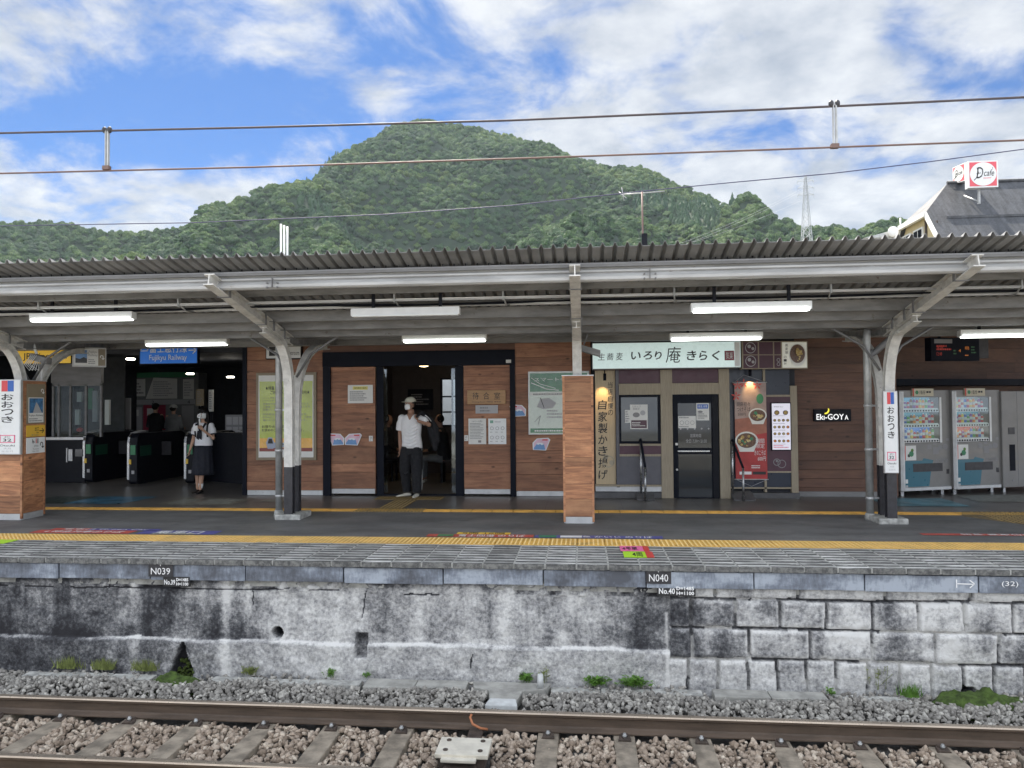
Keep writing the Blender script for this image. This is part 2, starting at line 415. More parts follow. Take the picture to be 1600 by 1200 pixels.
    c = n_mix(nt, 1, c, n_range(nt, n_attr(nt), 0, 1, 0.88, 1.12, False), 'MULTIPLY')
    setin(nt, b.inputs['Base Color'], c); b.inputs['Roughness'].default_value = 0.55; n_bump(nt, b, n_noise(nt, 120, 4, 0.7), 0.2, 0.003)
    # weathered retaining wall render and masonry (relief is in the mesh, dirt is an attribute)
    m, nt, b, _ = nodes('old_concrete'); MATS['old_concrete'] = m
    s = n_attr(nt, 'stain')
    fine = n_noise(nt, 26, 9, 0.75); mid = n_noise(nt, 4.5, 8, 0.7, (1, 1, 1.4), (3, 1, 2))
    v = n_math(nt, 'ADD', s, n_math(nt, 'ADD', n_math(nt, 'MULTIPLY', n_math(nt, 'SUBTRACT', fine, 0.5), 1.25), n_math(nt, 'MULTIPLY', n_math(nt, 'SUBTRACT', mid, 0.5), 0.9)))
    cr = nt.nodes.new('ShaderNodeValToRGB'); e = cr.color_ramp.elements
    e[0].position = 0.08; e[0].color = (0.68, 0.68, 0.67, 1); e[1].position = 0.90; e[1].color = (0.022, 0.022, 0.027, 1)
    for p, q in ((0.34, (0.38, 0.38, 0.385, 1)), (0.54, (0.16, 0.163, 0.172, 1)), (0.72, (0.06, 0.062, 0.07, 1))):
        k = e.new(p); k.color = q
    nt.links.new(v, cr.inputs[0]); setin(nt, b.inputs['Base Color'], cr.outputs[0]); b.inputs['Roughness'].default_value = 0.9
    n_bump(nt, b, n_noise(nt, 60, 8, 0.75), 0.7, 0.012)
    # edge beam: blue-grey, blotchy
    m, nt, b, _ = nodes('edge_beam'); MATS['edge_beam'] = m
    a = n_noise(nt, 3.2, 5, 0.6, (1, 1, 1.5), (1, 2, 3)); a2 = n_noise(nt, 17, 6, 0.7, (2.2, 1, 0.6))
    v = n_math(nt, 'ADD', n_math(nt, 'MULTIPLY', a, 0.8), n_math(nt, 'MULTIPLY', a2, 0.3)); v = n_math(nt, 'ADD', v, n_math(nt, 'MULTIPLY', n_math(nt, 'SUBTRACT', n_attr(nt), 0.5), 0.14))
    cr = nt.nodes.new('ShaderNodeValToRGB'); e = cr.color_ramp.elements
    e[0].position = 0.4; e[0].color = (0.085, 0.092, 0.11, 1); e[1].position = 0.66; e[1].color = (0.36, 0.40, 0.46, 1)
    k = e.new(0.54); k.color = (0.18, 0.205, 0.25, 1)
    nt.links.new(v, cr.inputs[0]); setin(nt, b.inputs['Base Color'], cr.outputs[0]); b.inputs['Roughness'].default_value = 0.6
    n_bump(nt, b, n_noise(nt, 50, 5, 0.7), 0.2, 0.005)
    # boards of cladding: tint per board, grain along the board, knots
    def wood(name, base, dark, light, axis='x'):
        m, nt, b, _ = nodes(name); MATS[name] = m
        r = n_attr(nt); st = (0.5, 1, 5) if axis == 'x' else (9, 9, 0.5)
        sh = nt.nodes.new('ShaderNodeCombineXYZ'); nt.links.new(n_math(nt, 'MULTIPLY', r, 37.0), sh.inputs[0]); nt.links.new(n_math(nt, 'MULTIPLY', r, 91.0), sh.inputs[1])
        ad = nt.nodes.new('ShaderNodeVectorMath'); nt.links.new(nt.nodes.new('ShaderNodeNewGeometry').outputs['Position'], ad.inputs[0]); nt.links.new(sh.outputs[0], ad.inputs[1])
        def nz(sc, det, stretch, dist=0.0):
            mp = nt.nodes.new('ShaderNodeMapping'); mp.inputs['Scale'].default_value = stretch; nt.links.new(ad.outputs[0], mp.inputs[0])
            n = nt.nodes.new('ShaderNodeTexNoise'); n.inputs['Scale'].default_value = sc; n.inputs['Detail'].default_value = det; n.inputs['Roughness'].default_value = 0.62
            n.inputs['Distortion'].default_value = dist; nt.links.new(mp.outputs[0], n.inputs['Vector']); return n.outputs['Fac']
        g = nz(5.0, 8, st, 0.6); blot = nz(1.7, 5, (1, 1, 1.8)); fine = nz(30, 4, st)
        c = n_mix(nt, n_range(nt, g, 0.3, 0.7), (*dark, 1), (*base, 1)); c = n_mix(nt, n_range(nt, blot, 0.45, 0.75, 0, 0.7), c, (*light, 1))
        c = n_mix(nt, 1, c, n_range(nt, r, 0, 1, 0.72, 1.25, False), 'MULTIPLY'); c = n_mix(nt, n_range(nt, fine, 0.5, 0.8, 0, 0.2), c, (*dark, 1))
        vo = nt.nodes.new('ShaderNodeTexVoronoi'); vo.inputs['Scale'].default_value = 1.0; mp = nt.nodes.new('ShaderNodeMapping'); mp.inputs['Scale'].default_value = (2.6, 2.6, 5.0)
        nt.links.new(ad.outputs[0], mp.inputs[0]); nt.links.new(mp.outputs[0], vo.inputs['Vector'])
        c = n_mix(nt, n_range(nt, vo.outputs['Distance'], 0.04, 0.13, 0.75, 0.0), c, (dark[0] * .3, dark[1] * .3, dark[2] * .3, 1))
        setin(nt, b.inputs['Base Color'], c); b.inputs['Roughness'].default_value = 0.6; n_bump(nt, b, g, 0.15, 0.004)
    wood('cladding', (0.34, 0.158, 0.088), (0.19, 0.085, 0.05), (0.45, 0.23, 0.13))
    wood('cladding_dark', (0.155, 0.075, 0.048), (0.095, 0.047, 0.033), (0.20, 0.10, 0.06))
    wood('pillar_wood', (0.50, 0.235, 0.115), (0.22, 0.095, 0.05), (0.62, 0.33, 0.17))
    # stones
    def stone(name, c0, c1, c2):
        m, nt, b, _ = nodes(name); MATS[name] = m
        a = nt.nodes.new('ShaderNodeAttribute'); a.attribute_name = 'rnd'
        cr = nt.nodes.new('ShaderNodeValToRGB'); e = cr.color_ramp.elements
        e[0].position = 0.0; e[0].color = (*c0, 1); e[1].position = 1.0; e[1].color = (*c2, 1); k = e.new(0.55); k.color = (*c1, 1)
        nt.links.new(a.outputs['Fac'], cr.inputs[0])
        c = n_mix(nt, 1, cr.outputs[0], n_range(nt, n_noise(nt, 60, 5, 0.65), 0.3, 0.7, 0.75, 1.2), 'MULTIPLY')
        setin(nt, b.inputs['Base Color'], c); b.inputs['Roughness'].default_value = 0.9; return m
    stone('stone_grey', (0.14, 0.13, 0.12), (0.31, 0.295, 0.27), (0.56, 0.54, 0.49))
    stone('stone_brown', (0.17, 0.125, 0.09), (0.42, 0.34, 0.27), (0.68, 0.60, 0.49))
    mat('ballast_base', (0.10, 0.095, 0.09), 0.95, var=0.4, vscale=30, bump=0.8, bscale=40)
    mat('earth', (0.16, 0.15, 0.12), 0.95, var=0.3, vscale=2)
    mat('canopy_paint', (0.225, 0.222, 0.22), 0.5, var=0.3, vscale=5, stretch=(0.5, 2, 2))
    mat('canopy_light', (0.52, 0.525, 0.53), 0.45, var=0.2, vscale=4, stretch=(0.4, 2, 2))
    mat('canopy_dark', (0.20, 0.20, 0.205), 0.5, var=0.2, vscale=5, stretch=(0.4, 2, 2))
    mat('roof_sheet', (0.22, 0.22, 0.22), 0.5, metal=0.0, var=0.25, vscale=2.5)
    mat('post_white', (0.66, 0.65, 0.62), 0.5, var=0.2, vscale=9)
    mat('post_black', (0.035, 0.034, 0.04), 0.45, var=0.3, vscale=14)
    mat('galvanised', (0.42, 0.43, 0.43), 0.42, metal=0.35, var=0.22, vscale=9)
    mat('steel', (0.40, 0.41, 0.42), 0.3, metal=0.9, var=0.1)
    mat('aluminium', (0.55, 0.56, 0.57), 0.4, metal=0.4, var=0.12)
    mat('dark_metal', (0.008, 0.009, 0.014), 0.45, var=0.15, spec=.15)
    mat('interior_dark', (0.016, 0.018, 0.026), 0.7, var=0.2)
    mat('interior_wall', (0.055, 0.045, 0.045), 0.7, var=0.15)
    mat('rust', (0.07, 0.052, 0.042), 0.75, var=0.4, vscale=14, bump=0.3)
    mat('rail_side', (0.095, 0.068, 0.05), 0.7, var=0.3, vscale=8, stretch=(0.3, 1, 3), bump=0.2)
    mat('rail_top', (0.42, 0.35, 0.28), 0.33, metal=0.6, var=0.2, vscale=6, stretch=(0.2, 4, 1))
    mat('sleeper', (0.30, 0.255, 0.20), 0.9, var=0.45, vscale=7, bump=0.5, bscale=60)
    mat('concrete', (0.36, 0.355, 0.33), 0.88, var=0.3, vscale=6, bump=0.4, bscale=60)
    mat('footing', (0.42, 0.42, 0.40), 0.9, var=0.4, vscale=12, bump=0.8, bscale=30)
    mat('white', (0.78, 0.79, 0.79), 0.45, var=0.05)
    mat('paper', (0.74, 0.74, 0.72), 0.6, var=0.04)
    mat('sign_white', (0.80, 0.82, 0.83), 0.35, var=0.04)
    mat('black_ink', (0.02, 0.02, 0.022), 0.5, var=0)
    mat('grey_ink', (0.25, 0.25, 0.26), 0.6, var=0)
    mat('mid_ink', (0.42, 0.42, 0.44), 0.6, var=0)
    mat('red_ink', (0.60, 0.06, 0.05), 0.5, var=0)
    mat('pink_ink', (0.80, 0.16, 0.38), 0.5, var=0)
    mat('blue_ink', (0.03, 0.13, 0.50), 0.4, var=0)
    mat('navy_ink', (0.07, 0.08, 0.30), 0.5, var=0.1)
    mat('lime_ink', (0.42, 0.72, 0.03), 0.5, var=0)
    mat('green_ink', (0.04, 0.22, 0.10), 0.5, var=0)
    mat('yellow_ink', (0.85, 0.55, 0.05), 0.45, var=0)
    mat('orange_ink', (0.80, 0.25, 0.05), 0.5, var=0)
    mat('white_ink', (0.82, 0.82, 0.82), 0.5, var=0)
    mat('skin', (0.50, 0.30, 0.21), 0.55, var=0.06)
    mat('skin_tan', (0.33, 0.18, 0.12), 0.55, var=0.06)
    mat('leaf', (0.10, 0.22, 0.03), 0.6, var=0.35, vscale=20)
    mat('leaf_dry', (0.20, 0.24, 0.07), 0.7, var=0.35, vscale=20)
    mat('moss', (0.06, 0.10, 0.018), 0.95, var=0.5, vscale=18, bump=0.9, bscale=60)
    mat('tube_light', (0.95, 0.97, 0.95), 0.4, var=0, emit=2.6, ecol=(0.93, 1.0, 0.94))
    mat('tube_off', (0.78, 0.80, 0.80), 0.35, var=0.03)
    mat('downlight', (1, 0.95, 0.85), 0.4, var=0, emit=8, ecol=(1, 0.93, 0.8))
    mat('warm_lamp', (1, 0.8, 0.5), 0.4, var=0, emit=4, ecol=(1, 0.75, 0.42))
def worn(name, col, scale, lo, hi, stretch=(1, 1, 1)):
    nt = MATS[name].node_tree; b = [n for n in nt.nodes if n.type == 'BSDF_PRINCIPLED'][0]; src = b.inputs['Base Color'].links[0].from_socket
    nt.links.new(n_mix(nt, n_range(nt, n_noise(nt, scale, 8, 0.7, stretch, (7, 3, 1)), lo, hi, 0, 0.85), src, (*col, 1)), b.inputs['Base Color'])
make_mats()
worn('canopy_paint', (0.09, 0.06, 0.045), 7, 0.62, 0.70); worn('canopy_light', (0.20, 0.15, 0.11), 9, 0.64, 0.72, (.5, 2, 2)); worn('post_white', (0.10, 0.09, 0.085), 16, 0.64, 0.68); worn('aluminium', (0.22, 0.2, 0.18), 12, 0.6, 0.75); worn('roof_sheet', (0.12, 0.09, 0.07), 4, 0.6, 0.75, (3, .4, 1))
M = MATS

def fbm(x, z, seed, octaves=6, scale=1.0, gain=0.55):
    """value noise on a plane, numpy"""
    out = np.zeros_like(x); amp = 1.0; tot = 0.0; fr = scale; r_ = np.random.default_rng(seed)
    for o in range(octaves):
        tab = r_.random((256, 256)); gx, gz = x * fr + 100 + o * 13.7, z * fr + 100 + o * 7.3
        ix, iz = np.floor(gx).astype(int), np.floor(gz).astype(int); fx, fz = gx - ix, gz - iz
        fx = fx * fx * (3 - 2 * fx); fz = fz * fz * (3 - 2 * fz); w = lambda a, b: tab[a % 256, b % 256]
        out += amp * ((w(ix, iz) * (1 - fx) + w(ix + 1, iz) * fx) * (1 - fz) + (w(ix, iz + 1) * (1 - fx) + w(ix + 1, iz + 1) * fx) * fz)
        tot += amp; amp *= gain; fr *= 2
    return out / tot
def grid_mesh(name, X, Yc, Z, m, smooth=True, attrs=None, at=None):
    """X, Yc, Z: 2D arrays of a regular sheet"""
    r_, c_ = X.shape; me = bpy.data.meshes.new(name)
    at = at or (0, 0, 0)
    co = np.stack([X - at[0], Yc - at[1], Z - at[2]], -1).reshape(-1, 3)
    idx = np.arange(r_ * c_).reshape(r_, c_)
    q = np.stack([idx[:-1, :-1], idx[:-1, 1:], idx[1:, 1:], idx[1:, :-1]], -1).reshape(-1, 4)
    me.vertices.add(len(co)); me.vertices.foreach_set('co', co.ravel().astype(np.float32))
    me.loops.add(q.size); me.loops.foreach_set('vertex_index', q.ravel().astype(np.int32))
    me.polygons.add(len(q)); me.polygons.foreach_set('loop_start', (np.arange(len(q)) * 4).astype(np.int32))
    me.polygons.foreach_set('use_smooth', np.full(len(q), smooth))
    me.update(calc_edges=True)
    for k, v in (attrs or {}).items():
        a = me.attributes.new(k, 'FLOAT', 'POINT'); a.data.foreach_set('value', v.ravel().astype(np.float32))
    me.materials.append(m); o = bpy.data.objects.new(name, me); COL.objects.link(o); o.location = at
    return o
def soup(name, V, Fc, m, rnd=None):
    """triangle soup: V (n,3), Fc (k,3), per-face value rnd"""
    me = bpy.data.meshes.new(name)
    me.vertices.add(len(V)); me.vertices.foreach_set('co', V.ravel().astype(np.float32))
    me.loops.add(Fc.size); me.loops.foreach_set('vertex_index', Fc.ravel().astype(np.int32))
    me.polygons.add(len(Fc)); me.polygons.foreach_set('loop_start', (np.arange(len(Fc)) * 3).astype(np.int32))
    me.update(calc_edges=True)
    if rnd is not None:
        a = me.attributes.new('rnd', 'FLOAT', 'FACE'); a.data.foreach_set('value', rnd.astype(np.float32))
    for x in (m if isinstance(m, (list, tuple)) else [m]): me.materials.append(x)
    o = bpy.data.objects.new(name, me); COL.objects.link(o); return o

# ================================================================== GROUND, TRACK BED, PLATFORM
mb = MB(); mb.poly([(-1490, -55, -1.62), (1490, -55, -1.62), (1490, 1390, -1.62), (-1490, 1390, -1.62)])
structure('ground', mb, M['earth'])
mb = MB(); mb.box(-45, 45, 3.3, 7.9, -1.6, -1.33); structure('track_bed', mb, M['ballast_base'])
mb = MB(); mb.box(-45, 45, -4.0, 2.9, -1.55, 0.0); structure('opposite_platform', mb, M['concrete'])
XA, XB = -40.0, 40.0
YE, YS, YT, YA, YB_, YW = 7.57, 8.58, 9.0, 11.08, 11.38, 13.0
mb = MB(); mb.box(XA, XB, YT, YA, -0.4, 0.0); structure('platform', mb, M['asphalt'])
mb = MB(); mb.box(XA, XB, YB_, 26, -0.4, -0.002); structure('platform_paving', mb, M['paving'])
# grooved edge slabs, every one 0.32 m wide, with a narrow pale joint
g = thing('platform_edge', 'grooved concrete slabs with black dirt along the platform edge', 'platform edge', (0, YE, -0.06))
mb = MB(); px0 = -0.43 - 0.32 * 60; P_T = 0.3205
for i in range(130):
    x = px0 + i * P_T; mb.r = rng.random(); mb.box(x + 0.009, x + P_T - 0.009, YE + rng.uniform(-.002, .002), YS - 0.006, -0.055, 0.001 + rng.uniform(-.0015, .0015))
mb.build('edge_slabs', M['edge_slab'], g, bevel=0.004)
mb = MB(); mb.box(XA, XB, YE + 0.012, YS, -0.05, -0.0025); mb.box(XA, XB, 7.7, YS, -0.3, -0.051); mb.build('mortar_bed', mat('joint_pale', (0.40, 0.40, 0.38), 0.9, var=0.4, vscale=9), g)
# yellow tactile slabs with domes
g = thing('tactile_strip', 'yellow tactile strip along the platform edge', 'tactile paving', (0, YS, -0.05), group='yellow tactile strips')
mb = MB(); dm = MB()
for i in range(130):
    x = px0 + i * P_T; mb.r = rng.random(); mb.box(x + 0.003, x + P_T - 0.003, YS, YT - 0.004, -0.05, 0.002)
mb.build('slab', M['tactile_yellow'], g)
for x in np.arange(-9.2, 7.2, 0.0535):
    for j in range(7):
        y = YS + 0.035 + j * 0.0575; b = len(dm.v)
        for r_, z in ((0.014, 0.002), (0.009, 0.0075)):
            for k in range(6): dm.v.append((x + r_ * math.cos(k * 1.047), y + r_ * math.sin(k * 1.047), z))
        for k in range(6): dm.face((b + k, b + (k + 1) % 6, b + 6 + (k + 1) % 6, b + 6 + k))
        dm.face([b + 6 + k for k in range(6)])
mat('dome_yellow', (0.72, 0.52, 0.22), 0.5, var=0.1); dm.build('domes', M['dome_yellow'], g)
g = thing('tactile_strip', 'yellow tactile strip in front of the station building', 'tactile paving', (0, YA, -0.05), group='yellow tactile strips')
mb = MB(); bars = MB()
for i in range(130):
    x = px0 + i * P_T; mb.r = rng.random(); mb.box(x + 0.003, x + P_T - 0.003, YA + 0.004, YB_ - 0.004, -0.05, 0.001)
mb.build('slab', M['tactile_yellow'], g)
for i in range(60):
    x = -11 + i * P_T
    for j in range(4): bars.box(x + 0.01, x + P_T - 0.01, YA + 0.045 + j * 0.06, YA + 0.07 + j * 0.06, 0.001, 0.006)
bars.build('guide_bars', M['tactile_yellow'], g)
# branch of worn tactile paving to the waiting room door
g = thing('tactile_path', 'worn brownish tactile paving leading to the waiting room doorway', 'tactile paving', (-3.0, 12, 0))
mat('tactile_worn', (0.20, 0.15, 0.08), 0.6, var=0.35, vscale=8); mat('tactile_gold', (0.42, 0.29, 0.11), 0.55, var=0.2)
mb = MB(); mb.box(-3.52, -2.44, 11.03, 11.42, 0.0, 0.004); mb.box(-3.22, -2.82, 11.42, 12.45, 0.0, 0.004); mb.box(-3.6, -2.42, 12.45, 12.86, 0.0, 0.004)
mb.build('slab', M['tactile_worn'], g)
mb = MB()
for i in range(20): mb.box(-3.5 + i * 0.054, -3.476 + i * 0.054, 11.05, 11.4, 0.004, 0.008)
for i in range(21): mb.box(-3.58 + i * 0.056, -3.556 + i * 0.056, 12.48, 12.83, 0.004, 0.008)
for i in range(14):
    for j in range(6): mb.box(-3.2 + j * 0.066, -3.175 + j * 0.066, 11.46 + i * 0.07, 11.485 + i * 0.07, 0.004, 0.008)
mb.build('guide_bars', M['tactile_gold'], g)
g = thing('tactile_path', 'brown dotted tactile paving at the right end of the platform', 'tactile paving', (6.0, 10.9, 0))
mb = MB(); mb.prism([(5.3, 11.0), (5.75, 10.25), (8.5, 10.1), (8.5, 11.4), (5.5, 11.42)], 'z', 0.0, 0.005); mb.build('slab', M['tactile_worn'], g)
mb = MB()
for i in range(40):
    for j in range(16):
        x, y = 5.6 + i * 0.07, 10.3 + j * 0.07
        if (x - 5.3) > (11.0 - y) * 0.65: mb.box(x, x + 0.03, y, y + 0.03, 0.005, 0.009)
mb.build('domes', M['tactile_gold'], g)

# ---- retaining wall below the platform: rendered on the left, masonry blocks on the right
def retaining_wall():
    x0, x1, z0, z1, st = -9.6, 7.6, -1.34, -0.19, 0.011
    xs = np.arange(x0, x1, st); zs = np.arange(z0, z1, st); X, Zz = np.meshgrid(xs, zs)
    n_big = fbm(X, Zz, 1, 5, 1.2); n_f = fbm(X, Zz, 2, 6, 9.0, 0.6); n_v = fbm(X * 3.0, Zz * 0.5, 3, 5, 1.0); wob = (fbm(X, Zz, 4, 4, 2.5) - 0.5)
    xs_split = 0.86; right = X > xs_split + wob * 0.03
    depth = np.zeros_like(X); stain = np.full_like(X, 0.29)
    # ledge at the foot of the rendered part
    ledge = -0.87 + wob * 0.05
    depth += np.where(~right, np.clip((ledge - Zz) / 0.02, 0, 1) * -0.045, 0)
    # dark dirt: hangs in the middle of the bays, fades upwards
    zt = (Zz - z0) / (z1 - z0)
    n_w = fbm(X, Zz, 21, 4, 1.6); hgt = np.clip((Zz + 0.87) / 0.55, 0, 1); bay = (0.44 * (1 - hgt) ** 1.4 * np.clip((n_w - 0.30) * 3.2, 0, 1.15) + 0.30 * np.clip((n_v - 0.5) * 3, 0, 1)) * (Zz > ledge)
    stain += np.where(~right, bay, 0)
    leftdark = np.clip((-1.6 - X) / 5.0, 0, 1)
    stain += np.where(~right, 0.40 * leftdark * (0.15 + n_v) + 0.2 * np.clip((-4.6 - X) / 2.5, 0, 1) * (1 - hgt), 0)
    midlight = np.exp(-((X + 2.9) / 0.7) ** 2) * 0.16 + np.exp(-((X + 0.6) / 1.3) ** 2) * 0.06; stain -= np.where(~right, midlight, 0)
    for xc in (-4.9, -3.84): stain -= np.exp(-((X - xc - wob * .1) / 0.07) ** 2) * 0.34 * (Zz < -0.25)
    edge = np.exp(-((Zz - ledge + .008) / 0.011) ** 2) * np.clip((n_big - .36) * 6, 0, 1); stain -= np.where(~right, edge * 0.30, 0)
    stain += np.where(~right & (Zz < -0.88), 0.04 + 0.5 * np.clip(n_w - .5, 0, 1) + 0.3 * np.clip(n_big - .52, 0, 1), 0)
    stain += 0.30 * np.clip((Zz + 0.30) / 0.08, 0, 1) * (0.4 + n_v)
    # rough broken band under the edge beam
    br = (np.abs(Zz + 0.27) < 0.07) & (n_big > 0.52) & ~right; depth += np.where(br, (n_f - 0.5) * 0.08, 0); stain += np.where(br, (n_f - 0.45) * 1.2, 0)
    # cracks
    for (cz, a, b_) in ((-0.335, -9.6, -2.6), (-0.352, -1.9, -0.9)):
        cr = (np.abs(Zz - cz - wob * 0.05) < 0.006) & (X > a) & (X < b_) & ~right & (fbm(X, Zz, 9, 2, 3) > 0.38)
        depth += np.where(cr, 0.015, 0); stain += np.where(cr, 0.6, 0)
    for (cx, a, b_) in ((-2.32, -0.62, -0.33), (-3.55, -0.5, -0.33), (-5.2, -0.35, -0.2), (-1.2, -1.1, -0.95), (-4.4, -0.33, -0.2)):
        cr = (np.abs(X - cx - wob * 0.16) < 0.006) & (Zz > a) & (Zz < b_); depth += np.where(cr, 0.012, 0); stain += np.where(cr, 0.5, 0)
    # masonry courses on the right
    courses = [(-0.19, -0.345, 0.82, 0.45), (-0.345, -0.64, 0.44, 0.21), (-0.64, -0.945, 0.587, 0.21), (-0.945, -1.36, 0.293, 0.17)]
    stain_r = np.full_like(X, 0.42)
    for k, (zt_, zb_, w, off) in enumerate(courses):
        zt_l = zt_ + wob * 0.03; zb_l = zb_ + wob * 0.03; inside = (Zz <= zt_l) & (Zz > zb_l)
        u = (X - xs_split - off + wob * 0.05) / w; bi = np.floor(u); fu = np.abs(u - bi - 0.5)
        jw = 0.5 - 0.017 / w; joint = (fu > jw); tabr = np.random.default_rng(40 + k).random(64); rb = tabr[(bi.astype(int)) % 64]
        zc = np.minimum(zt_l - Zz, Zz - zb_l); hj = zc < 0.014
        j = inside & (joint | hj); soft = np.clip(1 - np.minimum((0.5 - fu) * w, zc) / 0.05, 0, 1)
        depth += np.where(inside & right, -0.05 + 0.018 * soft + rb * 0.008, 0); depth += np.where(j & right, 0.05, 0)
        ed = np.clip(1 - np.minimum((0.5 - fu) * w, zc) / 0.06, 0, 1)
        val = 0.24 + 0.22 * rb + 0.9 * (n_w - .45) + 0.22 * np.clip((n_v - .45) * 4, -1, 1) - 0.30 * ed * np.clip((n_big - .35) * 5, 0, 1)
        if k == 0: val = 0.10 + 0.15 * rb + 0 * X
        if k == 3: val = 0.20 + 0.18 * rb - 0.15 * ed
        stain_r = np.where(inside, np.where(j, 0.50 + 0.22 * (n_big > .5) * hj - 0.35 * (n_big <= .5), val), stain_r)
    stain = np.where(right, stain_r, stain); drip = fbm(X * 8, Zz * 0.9, 31, 4, 1.0); stain += 0.5 * (drip - 0.5) * np.clip((Zz + 1.1) * 2, .3, 1)
    # the white seam where render and masonry meet
    seam = np.exp(-((X - xs_split + 0.03) / 0.02) ** 2) * (Zz < -0.5); stain -= seam * 0.4
    Y = 7.70 + depth + (n_big - 0.5) * 0.04 + (n_f - 0.5) * 0.034
    # openings
    rr = np.sqrt(((X + 3.28) / 0.062) ** 2 + ((Zz + 0.79) / 0.062) ** 2); hole = rr < 1
    niche = (np.abs(X + 2.355) < 0.068) & (np.abs(Zz + 0.90) < 0.125)
    dd = np.abs(X + 4.33) - (0.045 + wob * .1 + 0.075 * np.clip((-1.02 - Zz) / 0.2, 0, 1)); drain = (dd < 0) & (Zz < -0.89 + wob * .05)
    small = (((X - 3.72) / 0.075) ** 2 + ((Zz + 1.2) / 0.045) ** 2) < 1
    Y = np.where(hole | small, Y + 0.28, Y); Y = np.where(niche, Y + 0.10, Y); Y = np.where(drain, Y + 0.13, Y)
    stain = np.where(hole | small, 1.2, stain); stain = np.where(niche, 0.55, stain); stain = np.where(drain, 1.15, stain)
    rim = (rr > 1) & (rr < 1.45); stain -= np.where(rim, 0.12, 0)
    g = thing('retaining_wall', 'black-stained concrete and stone block wall below the platform', 'wall', (0, 7.7, -1.34))
    o = grid_mesh('wall_face', X, Y, Zz, M['old_concrete'], True, {'stain': stain}, at=(0, 7.7, -1.34)); o.location = (0, 0, 0); o.parent = g
    mb = MB(); mb.box(XA, x0, 7.7, 8.3, -1.5, -0.06); mb.box(x1, XB, 7.7, 8.3, -1.5, -0.06); mb.box(x0, x1, 8.05, 8.3, -1.5, -0.07); mb.build('core', M['footing'], g)
    bj = [-4.66 - 1.05 * k for k in range(6, -1, -1)] + [-3.59, -2.52, -1.46, -0.42, 0.62, 1.68, 2.74, 3.8] + [3.8 + 1.06 * k for k in range(1, 6)]
    for a, b_ in zip(bj[:-1], bj[1:]):
        mb = MB(); mb.r = rng.random(); y = 7.60 + rng.uniform(-0.008, 0.008)
        zo = rng.uniform(-.006, .006); mb.box(a + 0.006, b_ - 0.006, y, 8.0, -0.225 + zo, -0.062 + zo); mb.build('edge_beam', M['edge_beam'], g, bevel=0.006)
    mat('moss_dark', (0.05, 0.075, 0.012), 0.95, var=0.5, vscale=22, bump=0.9)
    mb = MB()
    for k in range(70):
        x = -4.33 + rng.normal(0, 0.11); z = -1.30 + abs(rng.normal(0, 0.09)) * (1 if abs(x + 4.33) < .09 else .4); r_ = rng.uniform(0.012, 0.035)
        mb.ball((x, 7.76 + (0.0 if abs(x + 4.33) < 0.1 else -0.07), z), r_, 6, 0.03, r_ * 0.8)
    mb.build('moss', M['moss_dark'], g)
    # survey figures painted on the wall and beam
    p = Print(g, (0, 7.585, 0))
    def plate(pa, pb, y):
        a = onY(*pa, y); b_ = onY(*pb, y); return a[0], b_[0], b_[1], a[1]
    for (t1, t2, t3, pa, pb) in (('No.39', 'D=1485', 'H=1100', (255, 901), (296, 917)), ('No.40', 'D=1485', 'H=1100', (1027, 914), (1087, 932))):
        q = Print(g, (0, 7.595, 0)); u0, u1, v0, v1 = plate(pa, pb, 7.595); w = u1 - u0
        mb = MB(); mb.box(u0, u1, 7.597, 7.62, v0, v1); mb.build('number_plate', M['black_ink'], g)
        q.text(t1, u0 + w * .04, u0 + w * .46, v0 + .02, v1 - .03, M['white_ink'], 0.002, bold=0.02); q.text(t2, u0 + w * .5, u1 - w * .04, (v0 + v1) / 2 + .006, v1 - .012, M['white_ink'], 0.002, bold=0.03)
        q.text(t3, u0 + w * .5, u1 - w * .04, v0 + .012, (v0 + v1) / 2 - .006, M['white_ink'], 0.002, bold=0.03); q.done()
    for (t, pa, pb) in (('N039', (236, 887), (266, 896)), ('N040', (1014, 897), (1044, 907))):
        u0, u1, v0, v1 = plate(pa, pb, 7.585); p.rect(u0 - .03, u1 + .03, v0 - .035, v0 + .125, M['post_black'], 0.0, 'painted_patch')
        p.text(t, u0, u1, v0 - .012, v1, M['white_ink'], 0.003); p.rect((u0 + u1) / 2 - .005, (u0 + u1) / 2 + .003, v1 + .02, v1 + .075, M['white_ink'], 0.003, 'lettering')
    u, v = onY(1508, 912, 7.585); p.line([(u - .08, v), (u + .08, v - .004)], .01, M['white_ink'], 0.004, 'chalk_mark'); p.line([(u - .08, v - .04), (u - .08, v + .04)], .01, M['white_ink'], 0.004, 'chalk_mark')
    p.line([(u + .04, v + .035), (u + .085, v), (u + .04, v - .04)], .01, M['white_ink'], 0.004, 'chalk_mark')
    u, v = onY(1577, 913, 7.585); p.text('(32)', u - .07, u + .08, v - .03, v + .03, M['white_ink'], 0.004); p.done()
retaining_wall()

